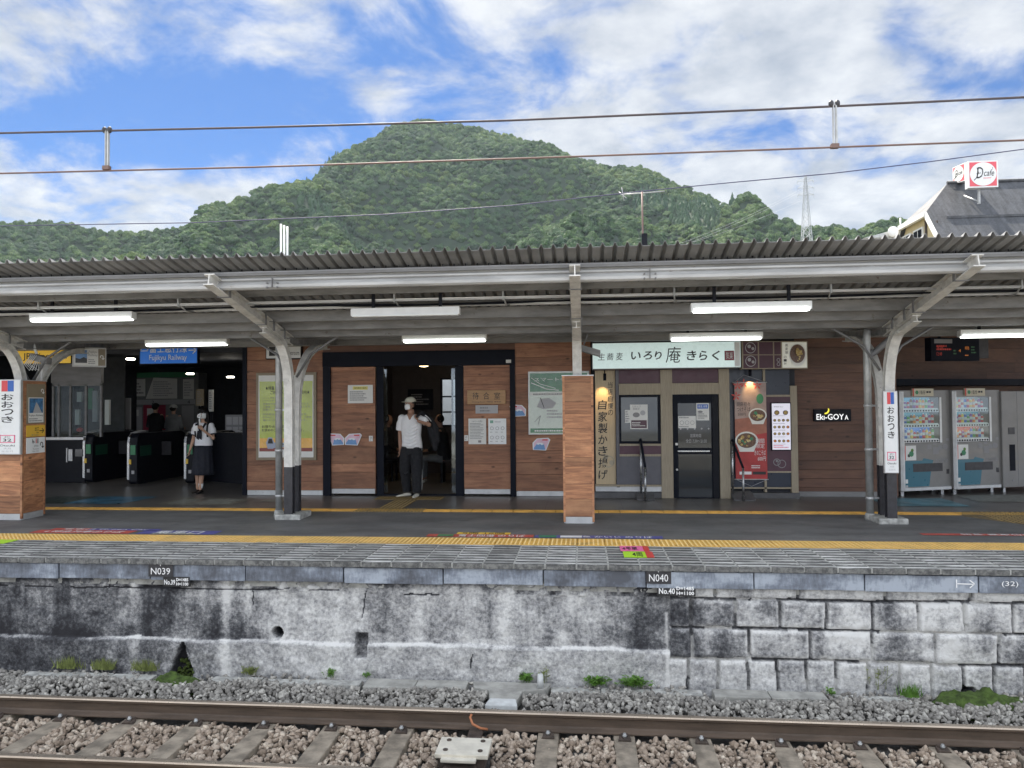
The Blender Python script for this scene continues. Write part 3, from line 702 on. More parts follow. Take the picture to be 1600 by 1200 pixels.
# ---- concrete cable trough along the foot of the wall
for (a, b_, y0, y1, zz, lab, mm) in ((-2.25, -1.19, 7.36, 7.58, -1.2, 'pale slab of the cable trough left of the spout', 'concrete'), (1.24, 2.31, 7.36, 7.56, -1.2, 'pale wide slab lying loose below the block wall', 'concrete'),
        (-6.0, -4.55, 7.42, 7.56, -1.22, 'mossy grey kerb slab at the left below the wall', 'footing'), (-3.9, -2.3, 7.42, 7.56, -1.22, 'grey kerb slabs right of the mossy drain', 'footing'),
        (-0.35, 1.15, 7.44, 7.58, -1.23, 'grey kerb slab behind the leafy weeds', 'footing'), (2.4, 3.1, 7.4, 7.54, -1.22, 'short grey slab beside the small yellow weed', 'footing')):
    mb = MB(); n = max(1, round((b_ - a) / 0.53)); w = (b_ - a) / n
    for i in range(n): mb.box(a + i * w + .004, a + (i + 1) * w - .004, y0, y1 + rng.uniform(-.01, .01), zz - 0.1, zz + rng.uniform(-.006, .006))
    solo('trough_slab', mb, M[mm], lab, 'concrete slab', 'slabs along the foot of the wall', bevel=0.008)
mat('spout_white', (0.6, 0.62, 0.62), 0.7, var=0.2)
g = thing('drain_spout', 'grey concrete drain spout with white lip among the stones', 'drain', (-0.75, 7.2, -1.3))
mb = MB(); mb.prism([(-1.15, 7.58), (-0.35, 7.58), (-0.40, 7.42), (-0.62, 7.36), (-0.66, 7.1), (-0.92, 7.1), (-0.96, 7.36), (-1.12, 7.42)], 'z', -1.3, -1.2); mb.build('spout', M['concrete'], g, bevel=0.01)
mb = MB(); mb.prism([(-0.95, 6.98), (-0.64, 6.98), (-0.67, 7.14), (-0.92, 7.14)], 'z', -1.27, -1.192); mb.build('lip', M['spout_white'], g, bevel=0.01)
mb = MB(); mb.tube([(-0.45, 7.45, -1.2), (-0.45, 7.46, -1.07)], [0.035, 0.028], 8); solo('white_peg', mb, M['spout_white'], 'small white peg standing beside the drain spout', 'peg')

# ---- rails, sleepers and fastenings
RZ = -1.10
def rail(y, label):
    prof = [(0.0635, -.153), (0.0635, -.143), (.02, -.127), (.0085, -.115), (.0085, -.045), (.03, -.032), (.0325, -.012)]
    top = [(.026, -.001), (.0, 0.0), (-.026, -.001)]
    left = [(-a, b) for a, b in prof[::-1]]
    pr = prof + top + left
    mb = MB(); n = len(pr)
    mb.cur = 0; pts = [(y + a, RZ + b) for a, b in pr]
    base = len(mb.v); mb.v += [(XA, a, b) for a, b in pts] + [(XB, a, b) for a, b in pts]
    for i in range(n):
        j = (i + 1) % n; mb.cur = 1 if len(prof) - 1 <= i < len(prof) + 3 else 0; mb.face((base + i, base + j, base + n + j, base + n + i))
    return solo('rail', mb, [M['rail_side'], M['rail_top']], label, 'rail', 'rails of the track')
rail(6.6035 + 0.03, 'far steel rail with brown web, nearer to the platform wall'); rail(5.52, 'near steel rail at the bottom left edge of the picture')
def make_sleeper():
    s = thing('sleeper', '', 'sleeper', (0, 6.0, -1.45), group='concrete sleepers of the track')
    mb = MB(); mb.hexa([(-.11, 5.0, -1.42), (.11, 5.0, -1.42), (.11, 7.0, -1.42), (-.11, 7.0, -1.42), (-.09, 5.02, -1.262), (.09, 5.02, -1.262), (.09, 6.98, -1.262), (-.09, 6.98, -1.262)])
    mb.build('sleeper_body', M['sleeper'], s, bevel=0.008)
    for y in (6.50, 6.77, 5.41, 5.65):
        f = MB(); sg = -1 if y in (6.50, 5.41) else 1
        f.hexa([(-.06, y - .035, -1.262), (.06, y - .035, -1.262), (.045, y + .035, -1.262), (-.045, y + .035, -1.262), (-.045, y - .035, -1.245 + .012 * (sg > 0)), (.045, y - .035, -1.245 + .012 * (sg > 0)), (.045, y + .035, -1.233 - .012 * (sg > 0)), (-.045, y + .035, -1.233 - .012 * (sg > 0))])
        f.box(-.03, .03, y + .01, y + .05, -1.25, -1.225) if sg < 0 else f.box(-.03, .03, y - .05, y - .01, -1.25, -1.225)
        fo = f.build('rail_fastening', M['rust'], s, bevel=0.003)
        b = MB(); b.tube([(0, y, -1.245), (0, y, -1.205)], 0.013, 8); b.tube([(0, y, -1.232), (0, y, -1.218)], 0.02, 6); b.build('bolt', M['galvanised'], fo)
    return s
slx = [-5.50, -4.86, -4.18, -3.54, -2.9, -2.27, -1.63, -0.33, 0.33, 0.98, 1.64, 2.28, 2.94, 3.6]
proto = make_sleeper()
slab = ['leftmost sleeper, cut by the left edge of the picture', 'second sleeper from the left edge', 'third sleeper from the left edge', 'fourth sleeper from the left edge', 'sleeper just left of the round wall hole',
        'sleeper two places left of the white track box', 'sleeper just left of the white track box', 'first sleeper right of the white track box', 'second sleeper right of the white track box', 'third sleeper right of the white track box',
        'fourth sleeper right of the white track box', 'fifth sleeper right of the white track box', 'sixth sleeper right of the white track box', 'rightmost sleeper, at the right edge of the picture']
for i, x in enumerate(slx):
    o = proto if i == 0 else copy_tree(proto)
    o.location.x = x + 0.0; o['label'] = slab[i]; o.rotation_euler.z = 0
# white track box between the rails with its orange lead
bx = thing('track_box', 'cream metal track box with four bolts and orange cable by the rail', 'track box', (-0.98, 5.9, -1.25))
mat('box_cream', (0.66, 0.62, 0.53), 0.5, var=0.15, vscale=10)
mb = MB(); mb.box(-1.195, -0.77, 5.82, 6.12, -1.15, -1.115); mb.box(-1.14, -0.86, 5.77, 5.82, -1.16, -1.135); mb.build('lid', M['box_cream'], bx, bevel=0.006)
mb = MB(); mb.box(-1.17, -0.8, 5.84, 6.1, -1.25, -1.15); mb.box(-1.12, -0.86, 5.6, 5.84, -1.25, -1.2); mb.box(-1.02, -0.90, 6.1, 6.56, -1.25, -1.22); mb.build('base', M['rust'], bx)
for sx in (-1.12, -0.84):
    for sy in (5.89, 6.06):
        b = MB(); b.tube([(sx, sy, -1.116), (sx, sy, -1.108)], 0.02, 12); b.build('bolt', M['rust'], bx)
mat('cable_orange', (0.42, 0.16, 0.07), 0.6, var=0.2)
mb = MB(); mb.tube([(-.86, 6.5, -1.21), (-.92, 6.47, -1.19), (-.99, 6.49, -1.165), (-1.02, 6.54, -1.13), (-1.01, 6.56, -1.11)], 0.011, 8); mb.build('cable', M['cable_orange'], bx)

# ---- ballast: loose angular stones
def ballast():
    protos = []
    for k in range(14):
        bm = bmesh.new(); r_ = np.random.default_rng(100 + k); p = r_.normal(size=(13, 3)); p /= np.linalg.norm(p, axis=1)[:, None]
        p *= r_.uniform(0.75, 1.0, (13, 1)) * np.array([1.0, r_.uniform(.6, .9), r_.uniform(.5, .75)])
        for c in p: bm.verts.new(c)
        h = bmesh.ops.convex_hull(bm, input=bm.verts); bmesh.ops.delete(bm, geom=list({e for e in h['geom_interior'] + h['geom_unused'] if isinstance(e, bmesh.types.BMVert)}), context='VERTS')
        bmesh.ops.triangulate(bm, faces=bm.faces); bm.verts.index_update()
        protos.append((np.array([v.co[:] for v in bm.verts]), np.array([[v.index for v in f.verts] for f in bm.faces]))); bm.free()
    def scatter(name, spots, m, label):
        Vs, Fs, Rs, off = [], [], [], 0
        for (x, y, z, s) in spots:
            v, f = protos[rng.integers(len(protos))]; q = rng.normal(size=4); q /= np.linalg.norm(q); w, a, b, c = q
            Rm = np.array([[1 - 2 * (b * b + c * c), 2 * (a * b - c * w), 2 * (a * c + b * w)], [2 * (a * b + c * w), 1 - 2 * (a * a + c * c), 2 * (b * c - a * w)], [2 * (a * c - b * w), 2 * (b * c + a * w), 1 - 2 * (a * a + b * b)]])
            vv = (v * s) @ Rm.T + (x, y, z); Vs.append(vv); Fs.append(f + off); off += len(v); Rs.append(np.full(len(f), rng.beta(2, 2.3)))
        o = soup(name, np.concatenate(Vs), np.concatenate(Fs), m, np.concatenate(Rs)); props(o, label, 'ballast', None, 'stuff')
    def field(y0, y1, dens, zf, smin, smax, avoid):
        n = int((15.5) * (y1 - y0) * dens); out = []
        for _ in range(n):
            x, y = rng.uniform(-8.3, 7.2), rng.uniform(y0, y1); s = rng.uniform(smin, smax)
            if avoid(x, y): continue
            out.append((x, y, zf(x, y) + rng.uniform(-.015, .02), s))
        return out
    on_sl = lambda x, y: any(abs(x - c) < 0.105 for c in slx) and y < 7.0
    zin = lambda x, y: -1.285 + 0.02 * math.sin(x * 9 + y * 5) - (0.03 if abs(y - 6.63) < .1 else 0)
    a = field(5.05, 6.55, 900, zin, 0.016, 0.054, lambda x, y: (on_sl(x, y) and rng.random() > 0.008) or (-1.2 < x < -.76 and 5.6 < y < 6.15) or abs(y - 5.52) < .07)
    scatter('ballast', a, M['stone_brown'], 'brownish crushed stone between the two rails')
    # far side: heap between the rail and the wall
    zout = lambda x, y: -1.25 + 0.045 * math.exp(-((y - 7.15) / 0.25) ** 2) + 0.02 * math.sin(x * 3.3)
    b = field(6.7, 7.66, 1050, zout, 0.015, 0.050, lambda x, y: (-2.27 < x < -1.17 and y > 7.33) or (1.2 < x < 2.33 and y > 7.33) or (-0.98 < x < -0.6 and y > 6.95) or (-1.15 < x < -.3 and y > 7.35) or (y > 7.4 and rng.random() > 0.25 + 0.75 * (x < -6 or x > 3)))
    scatter('ballast', b, M['stone_grey'], 'grey crushed stone between the far rail and the wall')
ballast()

# ---- weeds and moss at the foot of the wall
def weed(x, y, z, w, h, n, m, label, leaf=0.03, grass=False):
    mb = MB()
    for k in range(n):
        bx_, by_ = x + rng.normal(0, w * 0.4), y + rng.uniform(-.04, .04); hh = h * rng.uniform(.35, 1); lean = rng.normal(0, .35), rng.normal(-.1, .25)
        tip = (bx_ + lean[0] * hh, by_ + lean[1] * hh, z + hh)
        if grass:
            wd = 0.006; mb.poly([(bx_ - wd, by_, z), (bx_ + wd, by_, z), (tip[0], tip[1], tip[2])])
            continue
        mb.tube([(bx_, by_, z), tip], 0.002, 4, False)
        for j in range(rng.integers(3, 7)):
            t = rng.uniform(.35, 1); c = Vector((bx_ + (tip[0] - bx_) * t, by_ + (tip[1] - by_) * t, z + hh * t)); an = rng.uniform(0, 6.28); L_ = leaf * rng.uniform(.6, 1.3)
            dv = Vector((math.cos(an), math.sin(an) * .8, rng.uniform(-.3, .5))) * L_; sd = Vector((-math.sin(an), math.cos(an), rng.uniform(-.3, .3))) * L_ * .36
            mb.poly([c, c + dv * .5 + sd, c + dv, c + dv * .5 - sd])
    mb.box(x - .003, x + .003, y, y + .004, z - .02, z + h * .3)
    solo('weed', mb, m, label, 'weed', 'weeds at the foot of the wall')
G_ = M['leaf']; D_ = M['leaf_dry']
for a in ((-5.62, 7.63, -1.2, .16, .15, 170, D_, 'dry grass tuft at the far left foot of the wall', .03, True), (-5.2, 7.63, -1.2, .16, .14, 160, D_, 'dry grass tuft, second from the left at the wall', .03, True),
          (-4.72, 7.63, -1.2, .17, .14, 170, D_, 'grass tuft just left of the mossy drain', .03, True), (-3.55, 7.63, -1.21, .10, .09, 60, D_, 'green tuft below the round wall hole', .02), (-2.67, 7.63, -1.21, .05, .09, 30, G_, 'small green tuft left of the rectangular niche', .02),
          (-2.28, 7.62, -1.2, .04, .05, 18, G_, 'tiny green sprig under the rectangular niche', .02), (-0.60, 7.6, -1.2, .07, .10, 26, G_, 'leafy weed beside the white peg', .045), (-0.42, 7.62, -1.2, .03, .17, 12, D_, 'tall yellowish weed behind the white peg', .035),
          (0.10, 7.56, -1.2, .12, .09, 50, G_, 'low leafy weed left in front of the pale seam', .045), (0.50, 7.56, -1.2, .14, .10, 60, G_, 'spreading leafy weed just left of the block wall', .045),
          (2.36, 7.5, -1.21, .03, .07, 14, G_, 'small sprig at the end of the loose slab', .03), (2.86, 7.66, -1.2, .06, .26, 16, D_, 'tall thin weed growing against the stone blocks', .025), (3.12, 7.5, -1.2, .1, .14, 130, G_, 'dark grassy weed left of the moss bank', .03, True)):
    weed(*a)
def moss_patch(x, y, w, d, h, label):
    u = np.linspace(-1, 1, 40); U, V_ = np.meshgrid(u, u); rr = np.clip(1 - U ** 2 - V_ ** 2, 0, 1)
    X = x + U * w; Y = y + V_ * d; Z = -1.33 + h * rr ** .6 * (0.6 + 0.8 * fbm(X, Y, 13, 3, 6)) + (fbm(X, Y, 12, 5, 18) - .5) * 0.09 * (rr > 0)
    props(grid_mesh('moss', X, Y, Z, M['moss'], True, at=(x, y, -1.33)), label, 'moss', None, 'stuff')
moss_patch(3.75, 7.5, .5, .22, .19, 'green moss bank against the wall at the right'); moss_patch(-4.3, 7.45, .35, .18, .13, 'dark green moss spreading from the wall drain')

# ================================================================== MOUNTAIN AND FOREST
def az_el(px, py):
    v = ray(px, py).normalized(); return math.atan2(v.x, v.y), math.asin(v.z)
def hillside(name, pts, d_base, d_ridge, seed, x0, x1, lower):
    A = np.array([az_el(*p) for p in pts]); n_a, n_t = 260, 90
    aa = np.linspace(az_el(x0, 400)[0], az_el(x1, 400)[0], n_a); el = np.interp(aa, A[:, 0], A[:, 1])
    T = np.linspace(0, 1.25, n_t); AA, TT = np.meshgrid(aa, T)
    D = d_base + (d_ridge - d_base) * TT * (1 + 0.10 * np.sin(AA * 9 + seed))
    top = np.tan(el)[None, :] * (d_base + (d_ridge - d_base)) * (1 + 0.10 * np.sin(AA * 9 + seed))  - lower
    X, Y = D * np.sin(AA), D * np.cos(AA)
    sh = np.where(TT <= 1, TT ** 1.15 * 0.75 + 0.25 * TT ** 2.2, 1 - (TT - 1) * 1.6)
    spur = (fbm(X / 120, Y / 150, seed, 4, 1.0) - 0.5) * 210 * np.clip(np.sin(np.pi * np.clip(TT, 0, 1)), 0, 1)
    Z = 1.6 + top * sh + spur * np.clip(top / 150, .25, 1.2)
    o = grid_mesh(name, X, Y, Z, M['earth_forest']); props(o, kind='structure'); return X, Y, Z
mat('earth_forest', (0.02, 0.04, 0.015), 0.95, var=0.3, vscale=0.1)
SIL = [(-300, 330), (-150, 352), (0, 352), (60, 344), (95, 343), (140, 350), (200, 352), (240, 348), (290, 340), (340, 328), (400, 314), (450, 304), (480, 285), (505, 265), (520, 250), (560, 238), (590, 222), (612, 210),
       (640, 204), (672, 204), (700, 212), (740, 215), (770, 223), (810, 227), (850, 238), (900, 252), (950, 258), (1000, 250), (1030, 262), (1060, 276), (1100, 288), (1130, 304), (1170, 314), (1210, 326), (1245, 340), (1270, 358), (1300, 380), (1400, 420), (1900, 460)]
SIL2 = [(1000, 380), (1200, 360), (1270, 340), (1300, 334), (1340, 344), (1370, 330), (1400, 326), (1440, 338), (1480, 346), (1600, 350), (1900, 340)]
h1 = hillside('mountain', SIL, 330, 760, 3, -250, 1620, 2.5)
h2 = hillside('ridge', SIL2, 420, 620, 8, 1150, 1850, 2.0)

def crown_mesh(name, seed, kind):
    """one tree crown: many leaf clumps spread over a lumpy volume, unit radius"""
    r_ = np.random.default_rng(seed); V = []; Fc = []; Rn = []
    if kind == 'broad':
        lobes = [(0, 0, .35, .62)] + [(math.cos(a) * .48, math.sin(a) * .48, r_.uniform(.05, .55), r_.uniform(.32, .5)) for a in np.linspace(0, 6.28, 8)[:-1] + r_.uniform(0, .7, 7)]
        lobes += [(r_.uniform(-.3, .3), r_.uniform(-.3, .3), .75, .36)]
        for (cx, cy, cz, lr) in lobes:
            n = int(230 * lr)
            for _ in range(n):
                d = r_.normal(size=3); d /= np.linalg.norm(d); d[2] = abs(d[2]) * .9 - .25
                c = np.array([cx, cy, cz]) + d * lr * r_.uniform(.78, 1.06)
                t = r_.normal(size=3); t -= d * t.dot(d) * .55; t /= np.linalg.norm(t); b = np.cross(d, t); s = r_.uniform(.07, .15)
                k = len(V); V += [c + t * s, c - t * s * .6 + b * s, c - t * s * .6 - b * s, c + d * s * .45]; rn = r_.random()
                Fc += [(k, k + 1, k + 3), (k + 1, k + 2, k + 3), (k + 2, k, k + 3)]; Rn += [rn] * 3
    else:
        for lv in range(13):
            z = lv / 13 * 2.1 - .5; rad = (1 - lv / 13.5) * .58 + .04; m = max(5, int(16 * rad / .5))
            for q in range(m):
                a = r_.uniform(0, 6.28); L_ = rad * r_.uniform(.75, 1.2); zz = z + r_.uniform(-.08, .08)
                p0 = np.array([0, 0, zz + .12]); tip = np.array([math.cos(a) * L_, math.sin(a) * L_, zz - .10 * L_ / .5]); sd = np.array([-math.sin(a), math.cos(a), 0]) * rad * .42
                k = len(V); V += [p0, tip, (p0 + tip) / 2 + sd - [0, 0, .05], (p0 + tip) / 2 - sd - [0, 0, .05], (p0 + tip) / 2 + [0, 0, .09]]; rn = r_.random()
                Fc += [(k, k + 2, k + 4), (k + 2, k + 1, k + 4), (k + 1, k + 3, k + 4), (k + 3, k, k + 4)]; Rn += [rn] * 4
    V = np.array(V); Fc = np.array(Fc)
    # dense inner core so crowns are not hollow
    bm = bmesh.new(); bmesh.ops.create_icosphere(bm, subdivisions=2, radius=.62 if kind == 'broad' else .4); cv = np.array([v.co[:] for v in bm.verts]); cf = np.array([[v.index for v in f.verts] for f in bm.faces]); bm.free()
    cv = cv * ([1, 1, .85] if kind == 'broad' else [1, 1, 1.9]) + [0, 0, .25]; cv *= (1 + r_.uniform(-.12, .12, (len(cv), 1)))
    Fc = np.concatenate([Fc, cf + len(V)]); V = np.concatenate([V, cv]); Rn = np.array(Rn + [0.35] * len(cf))
    me = bpy.data.meshes.new(name); me.from_pydata(V.tolist(), [], Fc.tolist()); a = me.attributes.new('rnd', 'FLOAT', 'FACE'); a.data.foreach_set('value', Rn.astype(np.float32))
    me.materials.append(M['forest_leaf'] if kind == 'broad' else M['forest_conifer']); return bpy.data.objects.new(name, me)
def leaf_mat(name, cols):
    m, nt, b, out = nodes(name); MATS[name] = m
    oi = nt.nodes.new('ShaderNodeObjectInfo'); cr = nt.nodes.new('ShaderNodeValToRGB'); e = cr.color_ramp.elements
    e[0].position = 0; e[0].color = (*cols[0], 1); e[1].position = 1; e[1].color = (*cols[-1], 1)
    for i, c in enumerate(cols[1:-1]): k = e.new((i + 1) / (len(cols) - 1)); k.color = (*c, 1)
    big = n_noise(nt, 0.012, 4, 0.6)
    nt.links.new(n_math(nt, 'ADD', n_math(nt, 'MULTIPLY', oi.outputs['Random'], 0.55), n_math(nt, 'MULTIPLY', n_range(nt, big, .3, .7), 0.45)), cr.inputs[0])
    c = n_mix(nt, 1, cr.outputs[0], n_range(nt, n_attr(nt), 0, 1, 0.55, 1.5, False), 'MULTIPLY')
    setin(nt, b.inputs['Base Color'], c); b.inputs['Roughness'].default_value = 0.7; b.inputs['Specular IOR Level'].default_value = 0.2
    tr = nt.nodes.new('ShaderNodeBsdfTranslucent'); nt.links.new(c, tr.inputs[0]); mx = nt.nodes.new('ShaderNodeMixShader'); mx.inputs[0].default_value = 0.12
    nt.links.new(b.outputs[0], mx.inputs[1]); nt.links.new(tr.outputs[0], mx.inputs[2]); nt.links.new(mx.outputs[0], out.inputs[0]); return m
leaf_mat('forest_leaf', [(0.020, 0.050, 0.024), (0.044, 0.092, 0.032), (0.078, 0.138, 0.040), (0.14, 0.19, 0.048)])
leaf_mat('forest_conifer', [(0.028, 0.068, 0.035), (0.045, 0.095, 0.040), (0.06, 0.115, 0.045)])
def forest(hs, n, label, smin, smax, seed):
    X, Y, Z = hs; r_ = np.random.default_rng(seed); nt_, na = X.shape
    ti = r_.uniform(0, (nt_ - 1.01) * 0.93, n * 2) ; ai = r_.uniform(0, na - 1.01, n * 2)
    i0, j0 = ti.astype(int), ai.astype(int); f, g = ti - i0, ai - j0
    bl = lambda A: A[i0, j0] * (1 - f) * (1 - g) + A[i0 + 1, j0] * f * (1 - g) + A[i0, j0 + 1] * (1 - f) * g + A[i0 + 1, j0 + 1] * f * g
    P = np.stack([bl(X), bl(Y), bl(Z)], -1)[:n]
    # clearly separated crowns: drop points closer than 4.6 m to an earlier one
    cell = {}; keep = []
    for q, p in enumerate(P):
        k = (int(p[0] // 5), int(p[1] // 5)); c = cell.setdefault(k, [])
        if len(c) >= 1: continue
        c.append(q); keep.append(q)
    P = P[keep]
    con = fbm(P[:, 0] / 90, P[:, 1] / 90, seed + 5, 3, 1.0) > 0.70
    me = bpy.data.meshes.new('forest'); me.vertices.add(len(P)); me.vertices.foreach_set('co', P.ravel().astype(np.float32))
    sc = r_.uniform(smin, smax, len(P)) * np.where(con, 1.05, 1.0)
    a = me.attributes.new('sc', 'FLOAT', 'POINT'); a.data.foreach_set('value', sc.astype(np.float32))
    a = me.attributes.new('idx', 'INT', 'POINT'); a.data.foreach_set('value', np.where(con, r_.integers(4, 6, len(P)), r_.integers(0, 4, len(P))).astype(np.int32))
    a = me.attributes.new('rot', 'FLOAT', 'POINT'); a.data.foreach_set('value', r_.uniform(0, 6.28, len(P)).astype(np.float32))
    o = bpy.data.objects.new('forest', me); COL.objects.link(o); props(o, label, 'forest', None, 'stuff')
    ng = bpy.data.node_groups.new('forest', 'GeometryNodeTree'); ng.interface.new_socket('Geometry', in_out='INPUT', socket_type='NodeSocketGeometry'); ng.interface.new_socket('Geometry', in_out='OUTPUT', socket_type='NodeSocketGeometry')
    N, L = ng.nodes, ng.links; gi = N.new('NodeGroupInput'); go = N.new('NodeGroupOutput'); iop = N.new('GeometryNodeInstanceOnPoints'); g2 = N.new('GeometryNodeGeometryToInstance')
    m2p = N.new('GeometryNodeMeshToPoints'); L.new(gi.outputs[0], m2p.inputs[0])
    for p in CROWNS[::-1]:
        oi = N.new('GeometryNodeObjectInfo'); oi.inputs['Object'].default_value = p; L.new(oi.outputs['Geometry'], g2.inputs[0])
    L.new(m2p.outputs[0], iop.inputs['Points']); L.new(g2.outputs[0], iop.inputs['Instance']); iop.inputs['Pick Instance'].default_value = True
    def na_(nm, ty):
        k = N.new('GeometryNodeInputNamedAttribute'); k.data_type = ty; k.inputs['Name'].default_value = nm; return k.outputs['Attribute']
    L.new(na_('idx', 'INT'), iop.inputs['Instance Index']); L.new(na_('sc', 'FLOAT'), iop.inputs['Scale'])
    cx = N.new('ShaderNodeCombineXYZ'); L.new(na_('rot', 'FLOAT'), cx.inputs[2]); er = N.new('FunctionNodeEulerToRotation'); L.new(cx.outputs[0], er.inputs[0]); L.new(er.outputs[0], iop.inputs['Rotation'])
    L.new(iop.outputs[0], go.inputs[0]); md = o.modifiers.new('forest', 'NODES'); md.node_group = ng; return len(P)
CROWNS = [crown_mesh('broad_crown', 20 + k, 'broad') for k in range(4)] + [crown_mesh('conifer_crown', 30 + k, 'con') for k in range(2)]
print('trees', forest(h1, 60000, 'green forest covering the peaked mountain', 3.2, 6.6, 51), forest(h2, 12000, 'green wooded ridge behind the roof at the right', 3.4, 6.0, 52))

# ================================================================== CAFE BUILDING, PYLON, HOUSE, WIRES
def cafe():
    Xg = onY(1456, 330, 38)[0]; y1 = 38.0; zE = onY(1456, 330, 38)[1]
    y2, _ = onX(1415, 352, Xg); y2 = min(max(y2, y1 + 3), y1 + 14)
    g = thing('cafe_building', 'cream cafe building with grey slate half-hipped roof', 'building', (Xg + 8, 42, -1.6))
    ym = (y1 + y2) / 2; rise = onY(1480, 287, ym)[1]; xr = onY(1480, 287, ym)[0]
    yl0, zl0 = onX(1478, 372, Xg); sl = (zE - zl0) / (y1 - yl0); zb = zl0 - 3.0; yb = y1 - (zE - zb) / max(sl, .3)
    yb2 = y2 + (y1 - yb); X2 = Xg + 22
    mat('slate', (0.085, 0.09, 0.10), 0.6, var=0.35, vscale=1.6, stretch=(3, .5, .5)); mat('cream_wall', (0.62, 0.52, 0.30), 0.8, var=0.08); mat('barge_white', (0.75, 0.75, 0.72), 0.6, var=0.05)
    if 'slate' in MATS:
        m = MATS['slate']; nt = m.node_tree; b = [n for n in nt.nodes if n.type == 'BSDF_PRINCIPLED'][0]
        src = b.inputs['Base Color'].links[0].from_socket; br = nt.nodes.new('ShaderNodeTexBrick'); tc = n_xyz(nt); cb = nt.nodes.new('ShaderNodeCombineXYZ')
        nt.links.new(tc[0], cb.inputs[0]); nt.links.new(tc[2], cb.inputs[1]); nt.links.new(cb.outputs[0], br.inputs[0]); br.inputs['Scale'].default_value = 3.5
        br.inputs['Color1'].default_value = (1, 1, 1, 1); br.inputs['Color2'].default_value = (.78, .78, .8, 1); br.inputs['Mortar'].default_value = (.45, .45, .45, 1); br.inputs['Mortar Size'].default_value = .015
        nt.links.new(n_mix(nt, 1, src, br.outputs[0], 'MULTIPLY'), b.inputs['Base Color'])
    mb = MB(); e = .25
    mb.poly([(xr, ym, rise), (Xg - e, y1, zE), (Xg - e, y2, zE)])
    mb.poly([(xr, ym, rise), (X2, ym, rise), (X2, yb, zb), (Xg - e, yb, zb), (Xg - e, y1, zE)])
    mb.poly([(xr, ym, rise), (Xg - e, y2, zE), (Xg - e, yb2, zb), (X2, yb2, zb), (X2, ym, rise)])
    o = mb.build('roof', MATS['slate'], g); s = o.modifiers.new('thick', 'SOLIDIFY'); s.thickness = 0.12
    rz_ = MB(); rz_.tube([(xr, ym, rise + .05), (X2, ym, rise + .05)], .09, 8); rz_.box(Xg + .5, X2, y1 - (zE - zl0) / sl * .28 - .05, y1 - (zE - zl0) / sl * .28 + .02, zE - (zE - zl0) * .28 - .02, zE - (zE - zl0) * .28 + .09)
    rz_.build('ridge_cap', MATS['slate'], o)
    mb = MB(); mb.prism([(y1 + .1, zE - .15), (y2 - .1, zE - .15), (yb2 - .2, zb), (yb2 - .2, -1.5), (yb + .2, -1.5), (yb + .2, zb)], 'x', Xg, X2 - .3); mb.build('wall', MATS['cream_wall'], g)
    bb = MB()
    for (a, b_) in (((y1, zE), (yb, zb)), ((y2, zE), (yb2, zb))):
        bb.hexa([(Xg - .36, a[0], a[1] - .32), (Xg - .24, a[0], a[1] - .32), (Xg - .24, b_[0], b_[1] - .32), (Xg - .36, b_[0], b_[1] - .32), (Xg - .36, a[0], a[1] - .02), (Xg - .24, a[0], a[1] - .02), (Xg - .24, b_[0], b_[1] - .02), (Xg - .36, b_[0], b_[1] - .02)])
    bb.box(Xg - .4, Xg - .2, y1, y2, zE - .25, zE - .02); bb.build('bargeboard', MATS['barge_white'], g)
    for k, (yc, w_) in enumerate((((y1 + y2) / 2 - .1, .55), ((y1 + y2) / 2 + 1.3, .55))):
        f = MB(); f.box(Xg - .08, Xg, yc - w_, yc + w_, zE - 2.3, zE - .55); fo = f.build('window', MATS['barge_white'], g)
        q = MB(); q.box(Xg - .1, Xg - .08, yc - w_ + .12, yc - .05, zE - 2.2, zE - .65); q.box(Xg - .1, Xg - .08, yc + .05, yc + w_ - .12, zE - 2.2, zE - .65); q.build('pane', M['dark_metal'], fo)
    t = MB(); t.box(Xg - .05, Xg - .004, y1 - .6, y1 - .4, zE - 2.6, zE - .6); t.box(Xg - .05, Xg - .004, y1 + .5, y1 + .7, zE - 2.6, zE - .3); t.build('timber', M['rust'], g)
    # roof sign: two square lit panels set at an angle
    a = onY(1512, 252, 37.2); b_ = onY(1560, 292, 37.2); x0, x1, z0, z1 = a[0], b_[0], b_[1], a[1]; ys = 37.2
    s = thing('cafe_sign', 'red and white rooftop cafe sign with two angled faces', 'sign', ((x0 + x1) / 2, ys, z0))
    mb = MB(); mb.box(x0, x1, ys, ys + .3, z0, z1); mb.build('sign_box', M['white'], s)
    mb = MB(); mb.box(x0 + .6, x0 + .7, ys + .3, ys + .4, z0 - .7, z0); mb.tube([(x0 + .65, ys + .35, z0 - .6), (x0 + .5, ys + 1.4, z0)], .04, 6); mb.build('bracket', M['galvanised'], s)
    mat('sign_red', (0.72, 0.10, 0.13), 0.4, var=0.05); w = x1 - x0; h = z1 - z0
    def face(p, w):
        p.rect(w * .05, w * .95, h * .05, h * .95, MATS['sign_red'], .01, 'red_panel'); p.disc(w * .5, h * .5, w * .44, M['white'], .02, 'white_disc', rv=h * .44, seg=40)
        p.text('cafe', w * .52, w * .86, h * .42, h * .66, M['black_ink'], .03, shear=.3, name='lettering'); p.text("'", w * .80, w * .83, h * .68, h * .74, M['black_ink'], .03, shear=.3)
        p.text('D', w * .27, w * .50, h * .34, h * .76, M['black_ink'], .03, shear=.25); p.line([(w * .19, h * .27), (w * .27, h * .36), (w * .34, h * .55), (w * .30, h * .74)], w * .025, M['black_ink'], .03, 'lettering')
        p.line([(w * .28, h * .52), (w * .42, h * .54)], w * .02, M['black_ink'], .03, 'lettering'); p.small(w * .5, w * .86, h * .32, h * .37, 1, MATS['sign_red'], .03, fill=.95); p.done()
    face(Print(s, (x0, ys, z0)), w)
